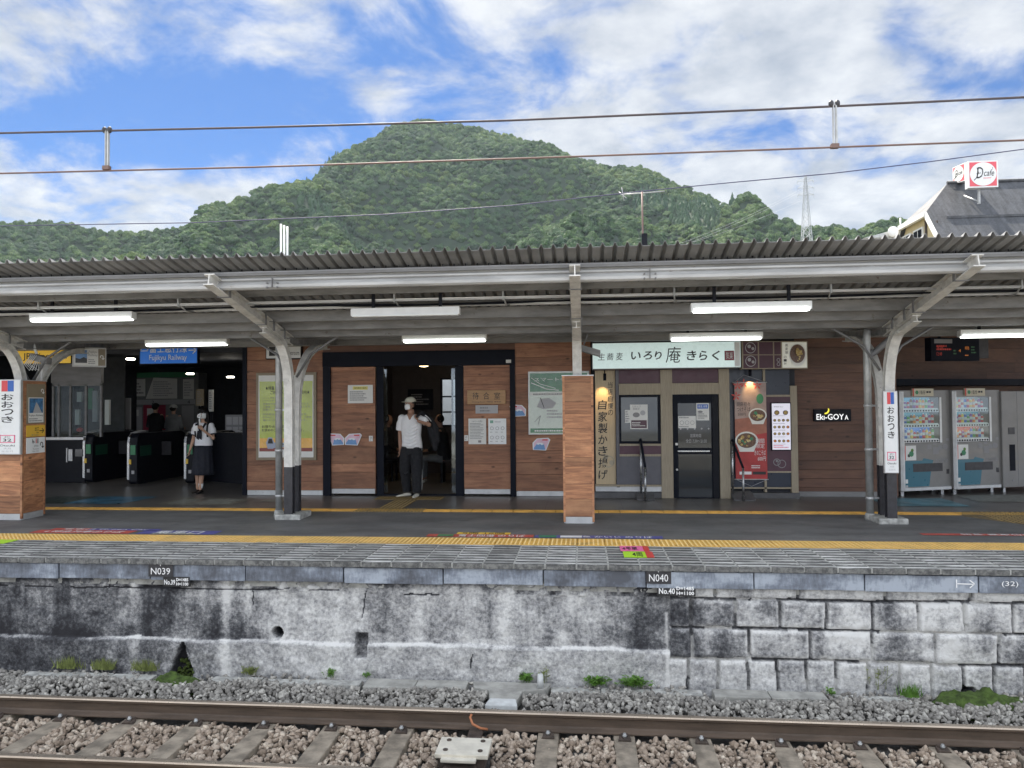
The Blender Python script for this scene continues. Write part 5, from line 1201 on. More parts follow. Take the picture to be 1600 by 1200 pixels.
def station():
    g = thing('station_building', 'station building with reddish wood cladding, ticket hall and waiting room', 'building', (-3.5, 15.5, 0))
    x_l, x_a, x_b = X_(386), X_(505), X_(512)          # hall edge, wall end, door frame
    xo0, xo1, xp1, xw0, xw1 = X_(587), X_(722), X_(799), X_(803), X_(924)
    zl0, zl1 = Z_(571), Z_(548)                        # lintel
    zt = 2.95
    clad(g, x_l, x_a, 0, zt, W, M['cladding'], seed=3)
    clad(g, x_b + .06, xo0 - .01, 0.03, zl0 - .003, W + .015, M['cladding'], 'door_panel', seed=5); clad(g, xo1 + .03, xp1 - .02, .03, zl0 - .003, W + .015, M['cladding'], 'door_panel', seed=9)
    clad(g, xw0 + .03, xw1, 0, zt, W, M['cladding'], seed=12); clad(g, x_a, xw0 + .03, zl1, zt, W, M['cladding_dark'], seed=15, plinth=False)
    mb = MB(); mb.box(x_a + .005, xw0 + .028, W - .05, W + .12, zl0, zl1); mb.build('lintel', M['frame_black'], g, bevel=.004)
    mb = MB(); mb.box(x_a + .005, x_b + .058, W - .03, W + .12, 0, zl0 - .002); mb.box(xp1 - .018, xw0 + .028, W - .03, W + .12, 0, zl0 - .002); mb.box(x_l - .08, x_l - .002, W - .02, W + .25, 0, zt); mb.build('door_frame', M['frame_black'], g)
    mb = MB(); mb.box(xo0 + .002, xo0 + .13, W + .05, W + .09, .02, zl0 - .004); mb.box(xo1 - .13, xo1 + .02, W + .05, W + .09, .02, zl0 - .004); mb.box(xo0 - .005, xo1 + .02, W + .02, W + .12, 0, .022); mb.build('sliding_door_frame', M['frame_black'], g)
    mb = MB(); mb.box(xo0 + .13, xo0 + .2, W + .06, W + .07, .05, zl0 - .05); mb.build('door_glass', glass(), g); mb = MB(); mb.box(xo1 - .2, xo1 - .13, W + .06, W + .07, .05, zl0 - .05); mb.build('door_glass', glass(), g)
    # body of the building: roof, walls, rooms (all with thickness)
    mb = MB(); mb.box(-14, 13, 13.06, 22.5, 3.05, 3.3); mb.build('roof', M['canopy_dark'], g)
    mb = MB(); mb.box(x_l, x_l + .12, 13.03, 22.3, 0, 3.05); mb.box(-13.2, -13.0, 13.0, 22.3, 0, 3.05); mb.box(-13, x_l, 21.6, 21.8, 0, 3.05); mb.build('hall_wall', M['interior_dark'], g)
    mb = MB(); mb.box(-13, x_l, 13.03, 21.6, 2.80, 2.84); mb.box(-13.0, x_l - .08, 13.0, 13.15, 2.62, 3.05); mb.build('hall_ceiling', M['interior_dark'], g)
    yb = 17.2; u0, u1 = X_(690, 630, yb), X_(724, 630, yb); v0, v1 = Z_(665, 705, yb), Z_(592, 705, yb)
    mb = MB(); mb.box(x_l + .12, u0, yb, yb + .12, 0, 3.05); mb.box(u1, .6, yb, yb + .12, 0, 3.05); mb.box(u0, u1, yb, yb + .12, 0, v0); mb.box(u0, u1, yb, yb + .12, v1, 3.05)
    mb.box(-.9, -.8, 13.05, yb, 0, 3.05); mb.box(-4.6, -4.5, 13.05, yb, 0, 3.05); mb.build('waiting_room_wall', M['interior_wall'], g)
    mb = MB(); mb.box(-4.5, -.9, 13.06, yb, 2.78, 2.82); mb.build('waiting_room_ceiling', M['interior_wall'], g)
    mb = MB(); w = (u1 - u0)
    for t in (0, .5, 1): mb.box(u0 + w * t - .018, u0 + w * t + .018, yb - .03, yb + .04, v0, v1)
    for t in (0, .29, .62, 1): mb.box(u0 - .018, u1 + .018, yb - .028, yb + .038, v0 + (v1 - v0) * t - .018, v0 + (v1 - v0) * t + .018)
    wf = mb.build('window', M['frame_black'], g); mb = MB(); mb.box(u0, u1, yb + .005, yb + .012, v0, v1); mb.build('pane', glass('clear_pane', (.9, .92, .92), .06), wf)
    x, z = onY(662, 571, 15); mb = MB(); mb.ball((x, 15, z + .06), .17, 20, .17, .09); mb.build('ceiling_globe', M['warm_lamp'], g)
    # recessed wall right of the soba shop, then the wall slanting back behind the machines
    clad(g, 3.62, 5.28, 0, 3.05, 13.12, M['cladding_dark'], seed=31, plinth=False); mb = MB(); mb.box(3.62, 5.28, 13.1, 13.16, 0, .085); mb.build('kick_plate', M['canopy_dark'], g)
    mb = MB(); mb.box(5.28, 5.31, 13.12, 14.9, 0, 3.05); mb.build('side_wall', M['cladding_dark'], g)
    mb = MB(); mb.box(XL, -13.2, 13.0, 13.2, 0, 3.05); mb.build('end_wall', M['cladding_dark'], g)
    mb = MB(); mb.box(5.3, 13, 13.1, 18, 2.92, 3.0); mb.build('soffit', M['canopy_dark'], g)
    return g
ST = station()
def slanted_wall():
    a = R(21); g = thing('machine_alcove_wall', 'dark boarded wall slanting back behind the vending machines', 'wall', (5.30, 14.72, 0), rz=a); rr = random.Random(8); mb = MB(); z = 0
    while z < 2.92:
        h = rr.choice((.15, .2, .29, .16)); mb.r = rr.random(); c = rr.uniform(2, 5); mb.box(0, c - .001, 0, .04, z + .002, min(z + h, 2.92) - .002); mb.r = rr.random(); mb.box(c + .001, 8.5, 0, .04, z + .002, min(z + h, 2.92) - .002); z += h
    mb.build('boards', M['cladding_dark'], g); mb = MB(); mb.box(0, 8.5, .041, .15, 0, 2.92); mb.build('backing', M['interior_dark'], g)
    mb = MB(); mb.box(-.02, 3.3, -.85, -.005, 1.90, 2.02); mb.box(3.5, 7, -.85, -.005, 1.90, 2.02); mb.build('machine_hood', M['frame_black'], g)
slanted_wall()
mb = MB(); mb.box(-9, 0, 25.5, 26, -1.6, 4.2); o = solo('bright_backdrop', mb, M['white'], 'added white wall that brightens the view through the back window of the waiting room', 'wall')  # wall put up outside so the waiting room window looks bright
mb = MB(); mb.box(-2.6, -2.3, 25.3, 25.5, .9, 2.3); solo('red_banner', mb, M['red_ink'], 'red banner outside, seen through the waiting room window', 'banner')

# ---- soba shop front
def shop():
    Y = 12.78; g = thing('soba_shop', 'soba shop front with beige timber frame, dark door and window', 'shop', (1.9, Y, 0))
    xx = lambda p: onY(p, 690, Y)[0]; zz = lambda q: onY(1080, q, Y)[1]
    def bx(name, p0, p1, q0, q1, y0, y1, m, bevel=.0, par=None, base=None):
        mb = MB(); mb.box(xx(p0), xx(p1), Y + y0, Y + y1, (zz(q1) if base is None else base), zz(q0)); return mb.build(name, m, par or g, bevel=bevel)
    B = M['beige_wood']
    bx('post', 1033, 1051.5, 577, 784, 0, .16, B, .004, base=0.0); bx('post', 1124.5, 1141, 577, 784, 0, .16, B, .004, base=0.0); bx('post', 1239, 1250, 604, 776, .12, .3, B, .004, base=0.0)
    bx('post', 963, 968, 577, 784, 0.02, .16, M['shop_grey'], base=.18); bx('post', 1196, 1199.5, 577, 784, .1, .2, B, base=.1)
    bx('beam', 968, 1033, 598.5, 616, .003, .16, B); bx('beam', 1051.5, 1124.5, 598.5, 616, .003, .16, B)
    bx('fascia', 968, 1033, 540, 598, .03, .16, M['maroon']); bx('fascia', 1051.5, 1124.5, 540, 598, .03, .16, M['maroon']); bx('fascia', 930, 962, 540, 577, .03, .16, M['maroon'])
    w = bx('window', 968.2, 1032.8, 616.4, 693, .01, .1, M['frame_black']); bx('pane', 971, 1028, 620, 689, .002, .008, mat('shop_glass', (.05, .06, .07), .05, var=0, spec=.5, coat=.35), par=w)
    bx('rail', 968, 1033, 693.2, 696.5, .0, .12, B); bx('stripe_panel', 968, 1033, 696.6, 709.5, .02, .12, M['maroon']); bx('rail', 968, 1033, 709.6, 713, .0, .12, B); bx('lower_panel', 968, 1033, 713.1, 757.5, .03, .12, M['shop_grey'])
    bx('rail', 930, 1033, 757.6, 760.5, -.01, .12, B); bx('kick_plate', 930, 1033, 760.6, 768.5, .02, .14, M['aluminium'])
    # door
    d = bx('door', 1051.6, 1124.4, 616.4, 784, .04, .1, M['frame_black'], base=.0); gl = mat('door_glass_dark', (.025, .03, .036), .06, var=0, spec=.5, coat=.1)
    bx('upper_pane', 1060, 1112, 630, 700, .03, .038, gl, par=d); bx('lower_pane', 1060, 1112, 710, 777, .03, .038, gl, par=d); bx('push_bar', 1059, 1109, 704, 706, .0, .03, M['steel'], par=d); bx('hinge_post', 1114, 1123, 620, 783, .02, .038, M['dark_metal'], par=d)
    mb = MB(); u, v = xx(1057.5), zz(734); mb.tube([(u, Y + .04, v), (u, Y + .01, v)], .018, 12); mb.build('lock', M['steel'], d)
    mb = MB(); u, v = xx(1057.5), zz(694); mb.box(u - .02, u + .02, Y + .02, Y + .04, v - .02, v + .02); mb.build('sticker', M['paper'], d)
    # right bay
    bx('bay_panel', 1141.2, 1195.8, 577, 764, .14, .2, mat('bay_navy', (.02, .028, .05), .35, var=.1)); bx('bay_panel', 1199.7, 1238.8, 577, 618, .14, .2, M['bay_navy']); bx('bay_panel', 1199.7, 1238.8, 739.5, 762, .14, .2, M['bay_navy']); bx('bay_panel', 1199.7, 1238.8, 621, 737, .12, .2, M['maroon'])
    bx('rail', 1199.7, 1238.8, 618, 621, .1, .2, B); bx('rail', 1199.7, 1238.8, 737, 739.5, .1, .2, B); bx('rail', 1141.2, 1238.8, 762.2, 764.5, .1, .2, B); bx('bay_panel', 1141, 1239, 540, 577, .14, .2, M['bay_navy'])
    # back wall so nothing shows through, steps
    mb = MB(); mb.box(.17, 3.6, Y + .2, Y + .26, 0, 3.05); mb.build('backing', M['interior_dark'], g)
    mb = MB(); mb.box(.17, xx(1033), Y + .02, Y + .2, 0, .1); mb.build('base', M['step_stone'], g); mb = MB(); mb.box(xx(1141.2), xx(1250), Y + .05, Y + .3, 0, .09); mb.build('base', M['step_stone'], g)
    for p0, p1 in ((990, 1021), (1131, 1176)):
        mb = MB(); a, b_ = onZ(p0, 772, 0)[0], onZ(p1, 780, 0)[0]; mb.prism([(12.5, 0), (13.0, 0), (13.0, .12), (12.85, .12), (12.5, .02)], 'x', a, b_); mb.build('ramp', M['step_stone'], g)
    q = Print(g, (0, Y + .12, 0)); u, v = xx(1221), zz(723); q.ring(u - .05, v, .06, .012, M['grey_ink'], .004, 'crest'); q.disc(u - .05, v + .02, .02, M['grey_ink'], .004, 'crest'); q.ring(u + .03, v - .03, .07, .012, M['grey_ink'], .004, 'crest'); q.done()
    # papers on window and door
    for (p0, p1, q0, q1, lab, pic) in ((985, 1012.5, 631.5, 670, 'paper notice with dark pictures on the shop window', 1), (1060.5, 1088, 650, 669, 'white notice with round icons on the shop door', 2), (1089, 1109, 630, 657, 'notice with blue heading on the shop door', 3), (977, 985, 640, 660, 'narrow notice half behind the poster in the shop window', 4)):
        x0, x1, z0, z1 = xx(p0), xx(p1), zz(q1), zz(q0); mb = MB(); mb.box(x0, x1, Y - (.006 if pic != 4 else .003) + (.026 if pic in (2, 3) else 0), Y + (.026 if pic in (2, 3) else 0) - .001, z0, z1); s = solo('notice', mb, M['paper'], lab, 'notice', 'papers stuck on the shop glass')
        p = Print(s, (x0, Y - (.006 if pic != 4 else .003) + (.026 if pic in (2, 3) else 0), z0)); w, h = x1 - x0, z1 - z0
        p.O = Vector((x0, Y - (.006 if pic != 4 else .003) + (.026 if pic in (2, 3) else 0), z0))
        if pic == 1: p.rect(w * .06, w * .94, h * .04, h * .36, M['maroon']); p.disc(w * .35, h * .58, w * .2, M['grey_ink'], rv=h * .1); p.disc(w * .72, h * .66, w * .15, M['mid_ink'], rv=h * .1); p.text('スタッフ\n募集中', w * .1, w * .6, h * .78, h * .96, M['grey_ink']); p.small(w * .1, w * .9, h * .1, h * .3, 3, M['paper'], .004)
        if pic == 2:
            for k in range(3): p.ring(w * (.2 + .3 * k), h * .45, w * .12, w * .02, M['grey_ink'])
            p.small(w * .05, w * .95, h * .78, h * .95, 1, M['grey_ink']); p.small(w * .05, w * .95, h * .06, h * .2, 1, M['grey_ink'])
        if pic == 3: p.rect(w * .08, w * .92, h * .68, h * .93, M['blue_ink']); p.text('検温 消毒', w * .14, w * .86, h * .74, h * .88, M['white_ink'], .004); p.disc(w * .3, h * .5, w * .2, M['grey_ink'], rv=h * .07); p.small(w * .1, w * .9, h * .08, h * .42, 4, M['grey_ink'])
        if pic == 4: p.small(w * .1, w * .9, h * .05, h * .95, 5, M['grey_ink'])
        p.done()
    q = Print(d, (0, Y + .03, 0)); q.text('営業時間', xx(1079), xx(1096), zz(683.5), zz(678), M['mid_ink'], .003); q.text('全日 7:30〜21:00', xx(1072), xx(1105), zz(692), zz(686), M['mid_ink'], .003)
    for k in range(5): q.disc(xx(1064 + 11 * k), zz(670), .016, M['mid_ink'], .003, 'dot')
    q.done()
shop()

# ---- ticket hall interior
def hall():
    # staffed counter booth at the left
    g = thing('ticket_office', 'glazed station staff counter at the left of the ticket hall', 'counter', (-11.3, 15.6, 0)); Y = 15.0
    xx = lambda p: onY(p, 690, Y)[0]; zz = lambda q: onY(110, q, Y)[1]
    mb = MB(); mb.box(xx(70), xx(133), Y, Y + 1.2, 0, zz(688)); mb.build('counter_base', M['dark_metal'], g, bevel=.01); mb = MB(); mb.box(xx(66), xx(134), Y - .08, Y + 1.2, zz(687), zz(683)); mb.build('counter_top', M['aluminium'], g)
    mb = MB()
    for p in (78, 87, 105, 129.5, 153): mb.box(xx(p), xx(p + 3), Y + .05, Y + .1, zz(683), zz(600))
    mb.box(xx(78), xx(156), Y + .05, Y + .1, zz(603), zz(598)); mb.box(xx(78), xx(156), Y + .02, Y + .12, zz(598), 2.6); mb.build('window_frame', M['aluminium'] if False else M['canopy_dark'], g)
    mb = MB(); mb.box(xx(78), xx(156), Y + .07, Y + .075, zz(682), zz(603)); mb.build('glass_screen', glass('booth_glass', (.8, .85, .85), .0), g)
    mb = MB(); mb.box(xx(40), xx(118), Y + 1.7, Y + 1.75, 0, 2.8); mb.build('rear_wall', mat('booth_wall', (.06, .065, .07), .7, var=.2), g)
    for p, q0, q1, m in ((112, 606, 640, 'green_ink'), (120, 610, 660, 'mid_ink'), (95, 612, 628, 'paper'), (92, 640, 665, 'paper'), (140, 625, 665, 'paper')):
        mb = MB(); mb.box(xx(p), xx(p + 7), Y + .5, Y + .56, zz(q1), zz(q0)); mb.build('cabinet', M[m], g)
    mb = MB(); x, z = xx(110), zz(676); mb.ball((x, Y + .3, z + .05), .07, 12, .07, .05); mb.build('red_cap', M['red_ink'], g)
    mb = MB(); mb.box(xx(108), xx(114), Y - .02, Y, zz(720), zz(702)); mb.box(xx(105), xx(106.5), Y - .03, Y, zz(722), zz(700)); mb.build('handle', M['aluminium'], g)
    mb = MB(); mb.box(xx(119), xx(130), Y - .03, Y, zz(713), zz(702)); mb.build('coin_tray', M['canopy_dark'], g)
    # ticket gates
    def gate(px, pb, label, rz=0.0):
        x, y = onZ(px, pb, 0); s = thing('ticket_gate', label, 'ticket gate', (x, y, 0), rz=rz or 1e-5, group='automatic ticket gates')
        w, L_, h = .2, 1.9, 1.06; mb = MB(); pr = [(0, .06), (0, h - .2), (.03, h - .08), (.1, h - .01), (.22, h), (L_ - .2, h), (L_ - .05, h - .05), (L_, h - .2), (L_, .06), (L_ - .1, 0), (.1, 0), (.04, .02)]
        mb.prism(pr, 'x', 0, w); mb.build('cabinet', M['dark_metal'], s, bevel=.012)
        mb = MB(); st = [(-.006, .1), (-.006, h - .2), (.024, h - .07), (.1, h + .002), (.1, h - .012), (.035, h - .09), (.008, h - .21), (.008, .1)]; mb.prism(st, 'x', -.02, .028); mb.build('chrome_edge', M['steel'], s)
        mb = MB(); mb.box(.06, .17, -.018, -.001, .62, .82); mb.build('display', M['green_ink'], s); mb = MB(); mb.box(.195, .206, .1, .5, .58, .80); mb.build('display', mat('gate_green', (.01, .07, .04), .35, var=0), s)
        mb = MB(); mb.hexa([(.02, .04, h + .012), (.18, .04, h + .012), (.18, .34, h + .03), (.02, .34, h + .03), (.02, .04, h + .02), (.18, .04, h + .02), (.18, .34, h + .06), (.02, .34, h + .06)]); mb.build('card_reader', M['mid_ink'], s)
        mb = MB(); mb.box(.08, .14, -.01, 0, .22, .29); mb.build('sticker', M['mid_ink'], s); mb = MB(); mb.box(.02, .07, -.012, 0, .42, .52); mb.build('sticker', M['yellow_ink'], s)
        mb = MB(); mb.box(.2, .42, .9, .93, .55, .85); mb.build('flap', M['post_black'], s)
    gate(130.5, 754, 'ticket gate nearest the staff counter'); gate(200, 757, 'second ticket gate from the staff counter'); gate(289, 756, 'ticket gate half hidden behind the schoolgirl'); gate(384, 757, 'ticket gate beside the wood wall at the right of the hall', rz=R(62))
    # ticket machines with fare map
    Y2 = 20.5; xx = lambda p: onY(p, 640, Y2)[0]; zz = lambda q: onY(240, q, Y2)[1]
    t = thing('ticket_machine_wall', 'pale wall of ticket machines under a fare map', 'ticket machines', (xx(245), Y2, 0)); mb = MB(); mb.box(xx(160), xx(310), Y2, Y2 + .5, 0, zz(583)); mb.build('wall', mat('tm_wall', (.20, .21, .21), .5, var=.1), t)
    p = Print(t, (0, Y2, 0)); p.rect(xx(203), xx(305), zz(590), zz(582), M['green_ink'], .004, 'stripe'); p.rect(xx(203), xx(227), zz(619), zz(592), M['paper'], .004, 'fare_map'); p.poly([(xx(228), zz(623)), (xx(240), zz(590)), (xx(277), zz(592)), (xx(277), zz(623))], M['paper'], .012, 'fare_map'); p.rect(xx(286), xx(303), zz(624), zz(593), M['paper'], .004, 'fare_map')
    p.small(xx(206), xx(225), zz(616), zz(597), 4, M['grey_ink'], .01); p.small(xx(240), xx(276), zz(620), zz(595), 7, M['mid_ink'], .018); p.small(xx(288), xx(302), zz(620), zz(596), 6, M['mid_ink'], .01)
    for k, u in enumerate((211, 239, 295)): p.text(str((1, 2, 4)[k]), xx(u - 2), xx(u + 2), zz(631), zz(626), M['black_ink'], .01)
    p.rect(xx(203), xx(305), zz(624.5), zz(632), M['mid_ink'], .004, 'stripe'); p.rect(xx(224), xx(259), zz(672), zz(633), mat('machine_red', (.35, .03, .07), .5, var=0), .006, 'red_machine'); p.rect(xx(204), xx(222), zz(672), zz(636), M['mid_ink'], .006, 'machine'); p.rect(xx(284), xx(303), zz(672), zz(634), M['mid_ink'], .006, 'machine')
    p.rect(xx(206), xx(217), zz(650), zz(640), M['paper'], .01, 'screen'); p.rect(xx(230), xx(240), zz(650), zz(638), M['paper'], .01, 'screen'); p.done()
    for (p0, p1, q0, q1, y, m, lab, cat) in ((160, 203, 622, 671, 17.5, 'mid_ink', 'large grey notice panel beside the dark standing figure', 'notice board'), (306, 318, 608, 634, 19, 'brown_board', 'narrow olive poster behind the schoolgirl', 'poster'), (326, 332.5, 609, 643, 18, 'paper', 'narrow lit poster strip on the dark pillar', 'poster'), (352, 383, 648, 682, 17, 'grey_ink', 'leaflet rack at the right of the ticket hall', 'rack')):
        x0, x1, z0, z1 = rectY(p0, q0, p1, q1, y); s = thing('notice_board', lab, cat, (x0, y, z0)); mb = MB(); mb.box(x0, x1, y, y + .05, z0, z1); mb.build('panel', M[m], s); q = Print(s, (x0, y, z0)); w, h = x1 - x0, z1 - z0
        if cat == 'rack':
            for i in range(3):
                for j in range(2): q.rect(w * (.06 + .32 * i), w * (.33 + .32 * i), h * (.08 + .46 * j), h * (.44 + .46 * j), M['mid_ink'], .004, 'leaflet')
        else: q.small(w * .15, w * .85, h * .1, h * .9, 8, M['grey_ink'], .004)
        q.done(); mb = MB(); mb.box(x0 + .05, x0 + .09, y + .05, y + .09, 0, z1); mb.box(x1 - .09, x1 - .05, y + .05, y + .09, 0, z1); mb.build('support', M['dark_metal'], s)
    for px, py in ((204, 562), (297, 585), (360, 590)):
        x, z = onY(px, py, 18 if px > 210 else 15.5); y = 18 if px > 210 else 15.5; mb = MB(); mb.tube([(x, y, z), (x, y, z + .03)], .09, 14); solo('downlight', mb, M['downlight'], {204: 'small round lit downlight left of the blue sign', 297: 'small lit downlight above the fare map', 360: 'small lit downlight at the right of the hall'}[px], 'downlight', 'downlights in the ticket hall')
hall()

# ================================================================== SIGNS
def board(name, label, cat, x0, x1, z0, z1, y, frame, face, th=.08, fw=.015, group=None, rz=0):
    g = thing(name, label, cat, ((x0 + x1) / 2, y, z0), group=group); mb = MB(); mb.box(x0, x1, y, y + th, z0, z1); mb.build('frame', frame, g, bevel=.004)
    mb = MB(); mb.box(x0 + fw, x1 - fw, y - .004, y - .0005, z0 + fw, z1 - fw); mb.build('face', face, g); return g, Print(g, (x0, y - .004, z0)), x1 - x0, z1 - z0
def arrow(p, u, v, s, m, ang=0, w=.16, n=.003):
    c, d = math.cos(R(ang)), math.sin(R(ang)); q = lambda a, b: (u + (a * c - b * d) * s, v + (a * d + b * c) * s)
    p.line([q(-.5, 0), q(.45, 0)], s * w, m, n, 'arrow'); p.line([q(.05, .42), q(.5, 0), q(.05, -.42)], s * w, m, n, 'arrow')
def uturn(p, u, v, s, m, n=.003):
    p.ring(u, v + s * .15, s * .32, s * .14, m, n, 'arrow', 18, 0, 180); p.line([(u - s * .25, v + s * .15), (u - s * .25, v - s * .1)], s * .14, m, n, 'arrow'); p.line([(u + s * .25, v + s * .15), (u + s * .25, v - s * .4)], s * .14, m, n, 'arrow'); p.line([(u + s * .0, v - s * .18), (u + s * .25, v - s * .45), (u + s * .5, v - s * .18)], s * .13, m, n, 'arrow')
def signs():
    bl, wh = M['black_ink'], M['white_ink']
    # yellow exit sign
    y = 12.9; x0, x1, z0, _ = rectY(26, 520, 112, 569, y); z1 = z0 + .62; mat('sign_yellow', (.80, .50, .05), .4, var=.03, emit=.10); mat('sign_blue', (.02, .14, .52), .35, var=.03, emit=.12)
    g, p, w, h = board('exit_sign', 'yellow hanging exit sign over the ticket gates', 'sign', x0, x1, z0, z1, y, M['dark_metal'], M['sign_yellow']); p.text('JR Line Exit', w * .12, w * .92, h * .1, h * .34, bl, bold=.012); p.text('JR線 出口', w * .14, w * .94, h * .40, h * .74, bl, bold=.02); p.done()
    mb = MB(); mb.box(x0 + .1, x0 + .13, y + .03, y + .06, z1, 2.9); mb.box(x1 - .13, x1 - .1, y + .03, y + .06, z1, 2.9); mb.build('bracket', M['dark_metal'], g)
    y = 12.9; x0, x1, z0, _ = rectY(218, 520, 309, 569, y); z1 = z0 + .50
    g, p, w, h = board('railway_sign', 'blue hanging railway line sign with white arrow', 'sign', x0, x1, z0, z1, y, M['dark_metal'], M['sign_blue']); p.text('Fujikyu Railway', w * .17, w * .82, h * .09, h * .35, wh, bold=.012); p.text('富士急行線', w * .18, w * .82, h * .42, h * .74, wh, bold=.02); arrow(p, w * .91, h * .5, w * .13, wh, 0, .14)
    p.line([(w * .02, h * .5), (w * .07, h * .78), (w * .1, h * .78), (w * .15, h * .5)], .02, wh, name='pictogram'); p.line([(w * .02, h * .5), (w * .02, h * .86), (w * .15, h * .86), (w * .15, h * .5), (w * .02, h * .5)], .015, wh, name='pictogram'); p.done()
    # small hanging sign with photograph
    a, b_ = onY(113, 558, 11.6), onY(166, 560, 11.9); g = thing('hanging_sign', 'small tilted hanging sign with mountain photograph and railway name', 'sign', (a[0], 11.7, a[1] - .17)); U = Vector((b_[0] - a[0], .3, 0)); L_ = U.length; U.normalize(); O = Vector((a[0], 11.6, a[1] - .16))
    p = Print(g, O, U=U); h = .33; nn = -p.N * .03
    mb = MB(); C = [O, O + U * L_, O + U * L_ - p.N * .06, O - p.N * .06]; mb.hexa([tuple(c) for c in C] + [tuple(c + Vector((0, 0, h))) for c in C]); mb.build('frame', M['canopy_light'], g)
    p.rect(L_ * .04, L_ * .76, h * .07, h * .93, M['paper'], .003, 'face'); p.rect(L_ * .76, L_ * .97, h * .07, h * .93, M['brown_board'], .003, 'face'); p.rect(L_ * .09, L_ * .43, h * .2, h * .86, mat('photo_sky', (.16, .30, .55), .5, var=.2, vscale=6), .005, 'photo'); p.poly([(L_ * .09, h * .2), (L_ * .43, h * .2), (L_ * .43, h * .42), (L_ * .33, h * .5), (L_ * .22, h * .4), (L_ * .09, h * .45)], M['post_black'], .007, 'photo')
    p.text('Fujikyu\nRailway', L_ * .47, L_ * .74, h * .52, h * .84, M['grey_ink'], .005); p.small(L_ * .47, L_ * .74, h * .14, h * .42, 3, M['grey_ink'], .005); uturn(p, L_ * .865, h * .5, L_ * .16, wh, .005); p.done()
    mb = MB(); mb.tube([(a[0] + .1, 11.66, a[1] + .15), (a[0] + .1, 11.66, 2.62)], .012, 6); mb.tube([(b_[0] - .1, 11.85, a[1] + .15), (b_[0] - .1, 11.85, 2.62)], .012, 6); mb.build('rod', M['galvanised'], g)
    # sign partly hidden by column 26
    y = 12.9; x0, x1, z0, _ = rectY(415, 540, 471, 561, y); z1 = z0 + .5; g, p, w, h = board('platform_sign', 'black and white sign half hidden behind column 26', 'sign', x0, x1, z0, z1, y, M['dark_metal'], M['white']); p.rect(w * .1, w * .55, h * .12, h * .9, bl); p.line([(w * .17, h * .62), (w * .3, h * .62), (w * .3, h * .35), (w * .42, h * .35)], .03, wh, .005, 'pictogram'); p.disc(w * .22, h * .72, .03, wh, .005, 'pictogram'); p.line([(w * .17, h * .28), (w * .5, h * .28)], .025, wh, .005, 'pictogram'); p.text('Restroom', w * .6, w * .94, h * .14, h * .3, bl); p.done()
    # vertical station name boards
    def name_board(x0, x1, z0, z1, y, label):
        g, p, w, h = board('station_name_board', label, 'sign', x0, x1, z0, z1, y, M['aluminium'], M['sign_white'], th=.045, fw=.012, group='vertical station name boards')
        c = w / 2; p.rect(c - w * .24, c - .001, h * .84, h * .985, mat('tri_red', (.72, .07, .08), .4, var=0)); p.rect(c + .001, c + w * .24, h * .84, h * .985, mat('tri_blue', (.03, .13, .50), .4, var=0))
        for k, ch in enumerate('おおつき'): p.text(ch, c - w * .24, c + w * .24, h * (.725 - .1 * k), h * (.808 - .1 * k), bl, .003, bold=.012)
        p.ring(c, h * .205, 0, 0, bl) if False else None
        for a in ((c - w * .31, c + w * .31, h * .155, h * .165), (c - w * .31, c + w * .31, h * .25, h * .26), (c - w * .31, c - w * .26, h * .155, h * .26), (c + w * .26, c + w * .31, h * .155, h * .26)): p.rect(*a, mat('pink_frame', (.80, .16, .28), .4, var=0), .003)
        p.text('JC', c - w * .12, c + w * .12, h * .222, h * .243, bl); p.text('32', c - w * .17, c + w * .17, h * .172, h * .212, bl, bold=.01); p.text('Otsuki', c - w * .3, c + w * .3, h * .108, h * .133, bl); p.text('大月', c - w * .14, c + w * .14, h * .07, h * .092, M['mid_ink']); p.text('오쓰키', c - w * .22, c + w * .22, h * .03, h * .055, M['mid_ink']); p.done(); return g
    a = rectY(0, 593, 34.5, 710, 10.03); name_board(a[1] - .40, a[1], a[2], a[3], 10.0, 'white station name board on the left wood-clad pillar')
    a = rectY(1379, 611, 1401.5, 739, 10.24); name_board(a[0], a[1], a[2], a[3], 10.2, 'white station name board on the right-hand curved column')
    # side face of the left pillar: photo sign, yellow exit sign, white restroom sign
    Xs = PIL2.location.x + .235 + .012; y0, y1 = 10.12, 10.49
    def side(name, label, zc0, zc1, m, th=.012):
        mb = MB(); mb.box(Xs - th, Xs, y0, y1, zc0, zc1); g = thing(name, label, 'sign', (Xs, (y0 + y1) / 2, zc0)); mb.build('panel', m, g, bevel=.003); return g, Print(g, (Xs, y0, zc0), U=(0, 1, 0)), y1 - y0, zc1 - zc0
    zt = lambda q: onX(55, q, Xs)[1]
    g, p, w, h = side('railway_sign', 'brown sign with mountain photograph on the left pillar side', zt(662), zt(600), M['brown_board']); uturn(p, w * .82, h * .82, w * .22, wh); p.rect(w * .07, w * .90, h * .03, h * .66, M['paper']); p.rect(w * .11, w * .86, h * .27, h * .64, mat('photo_blue', (.06, .18, .36), .5, var=.5, vscale=14), .004, 'photo'); p.poly([(w * .3, h * .27), (w * .48, h * .55), (w * .58, h * .48), (w * .8, h * .27)], M['mid_ink'], .006, 'photo'); p.text('Fujikyu Railway', w * .1, w * .87, h * .175, h * .235, bl, .005); p.small(w * .1, w * .87, h * .05, h * .15, 2, M['grey_ink'], .005); p.done()
    g, p, w, h = side('exit_sign', 'small yellow exit sign with arrow on the left pillar side', zt(682), zt(664.5), mat('sign_yellow2', (.78, .48, .06), .45, var=.04)); arrow(p, w * .8, h * .5, w * .24, bl, 0, .13); p.text('出口', w * .42, w * .64, h * .5, h * .85, bl); p.text('Exit', w * .52, w * .64, h * .28, h * .42, bl); p.text('출구 出口', w * .25, w * .64, h * .08, h * .22, M['grey_ink']); p.done()
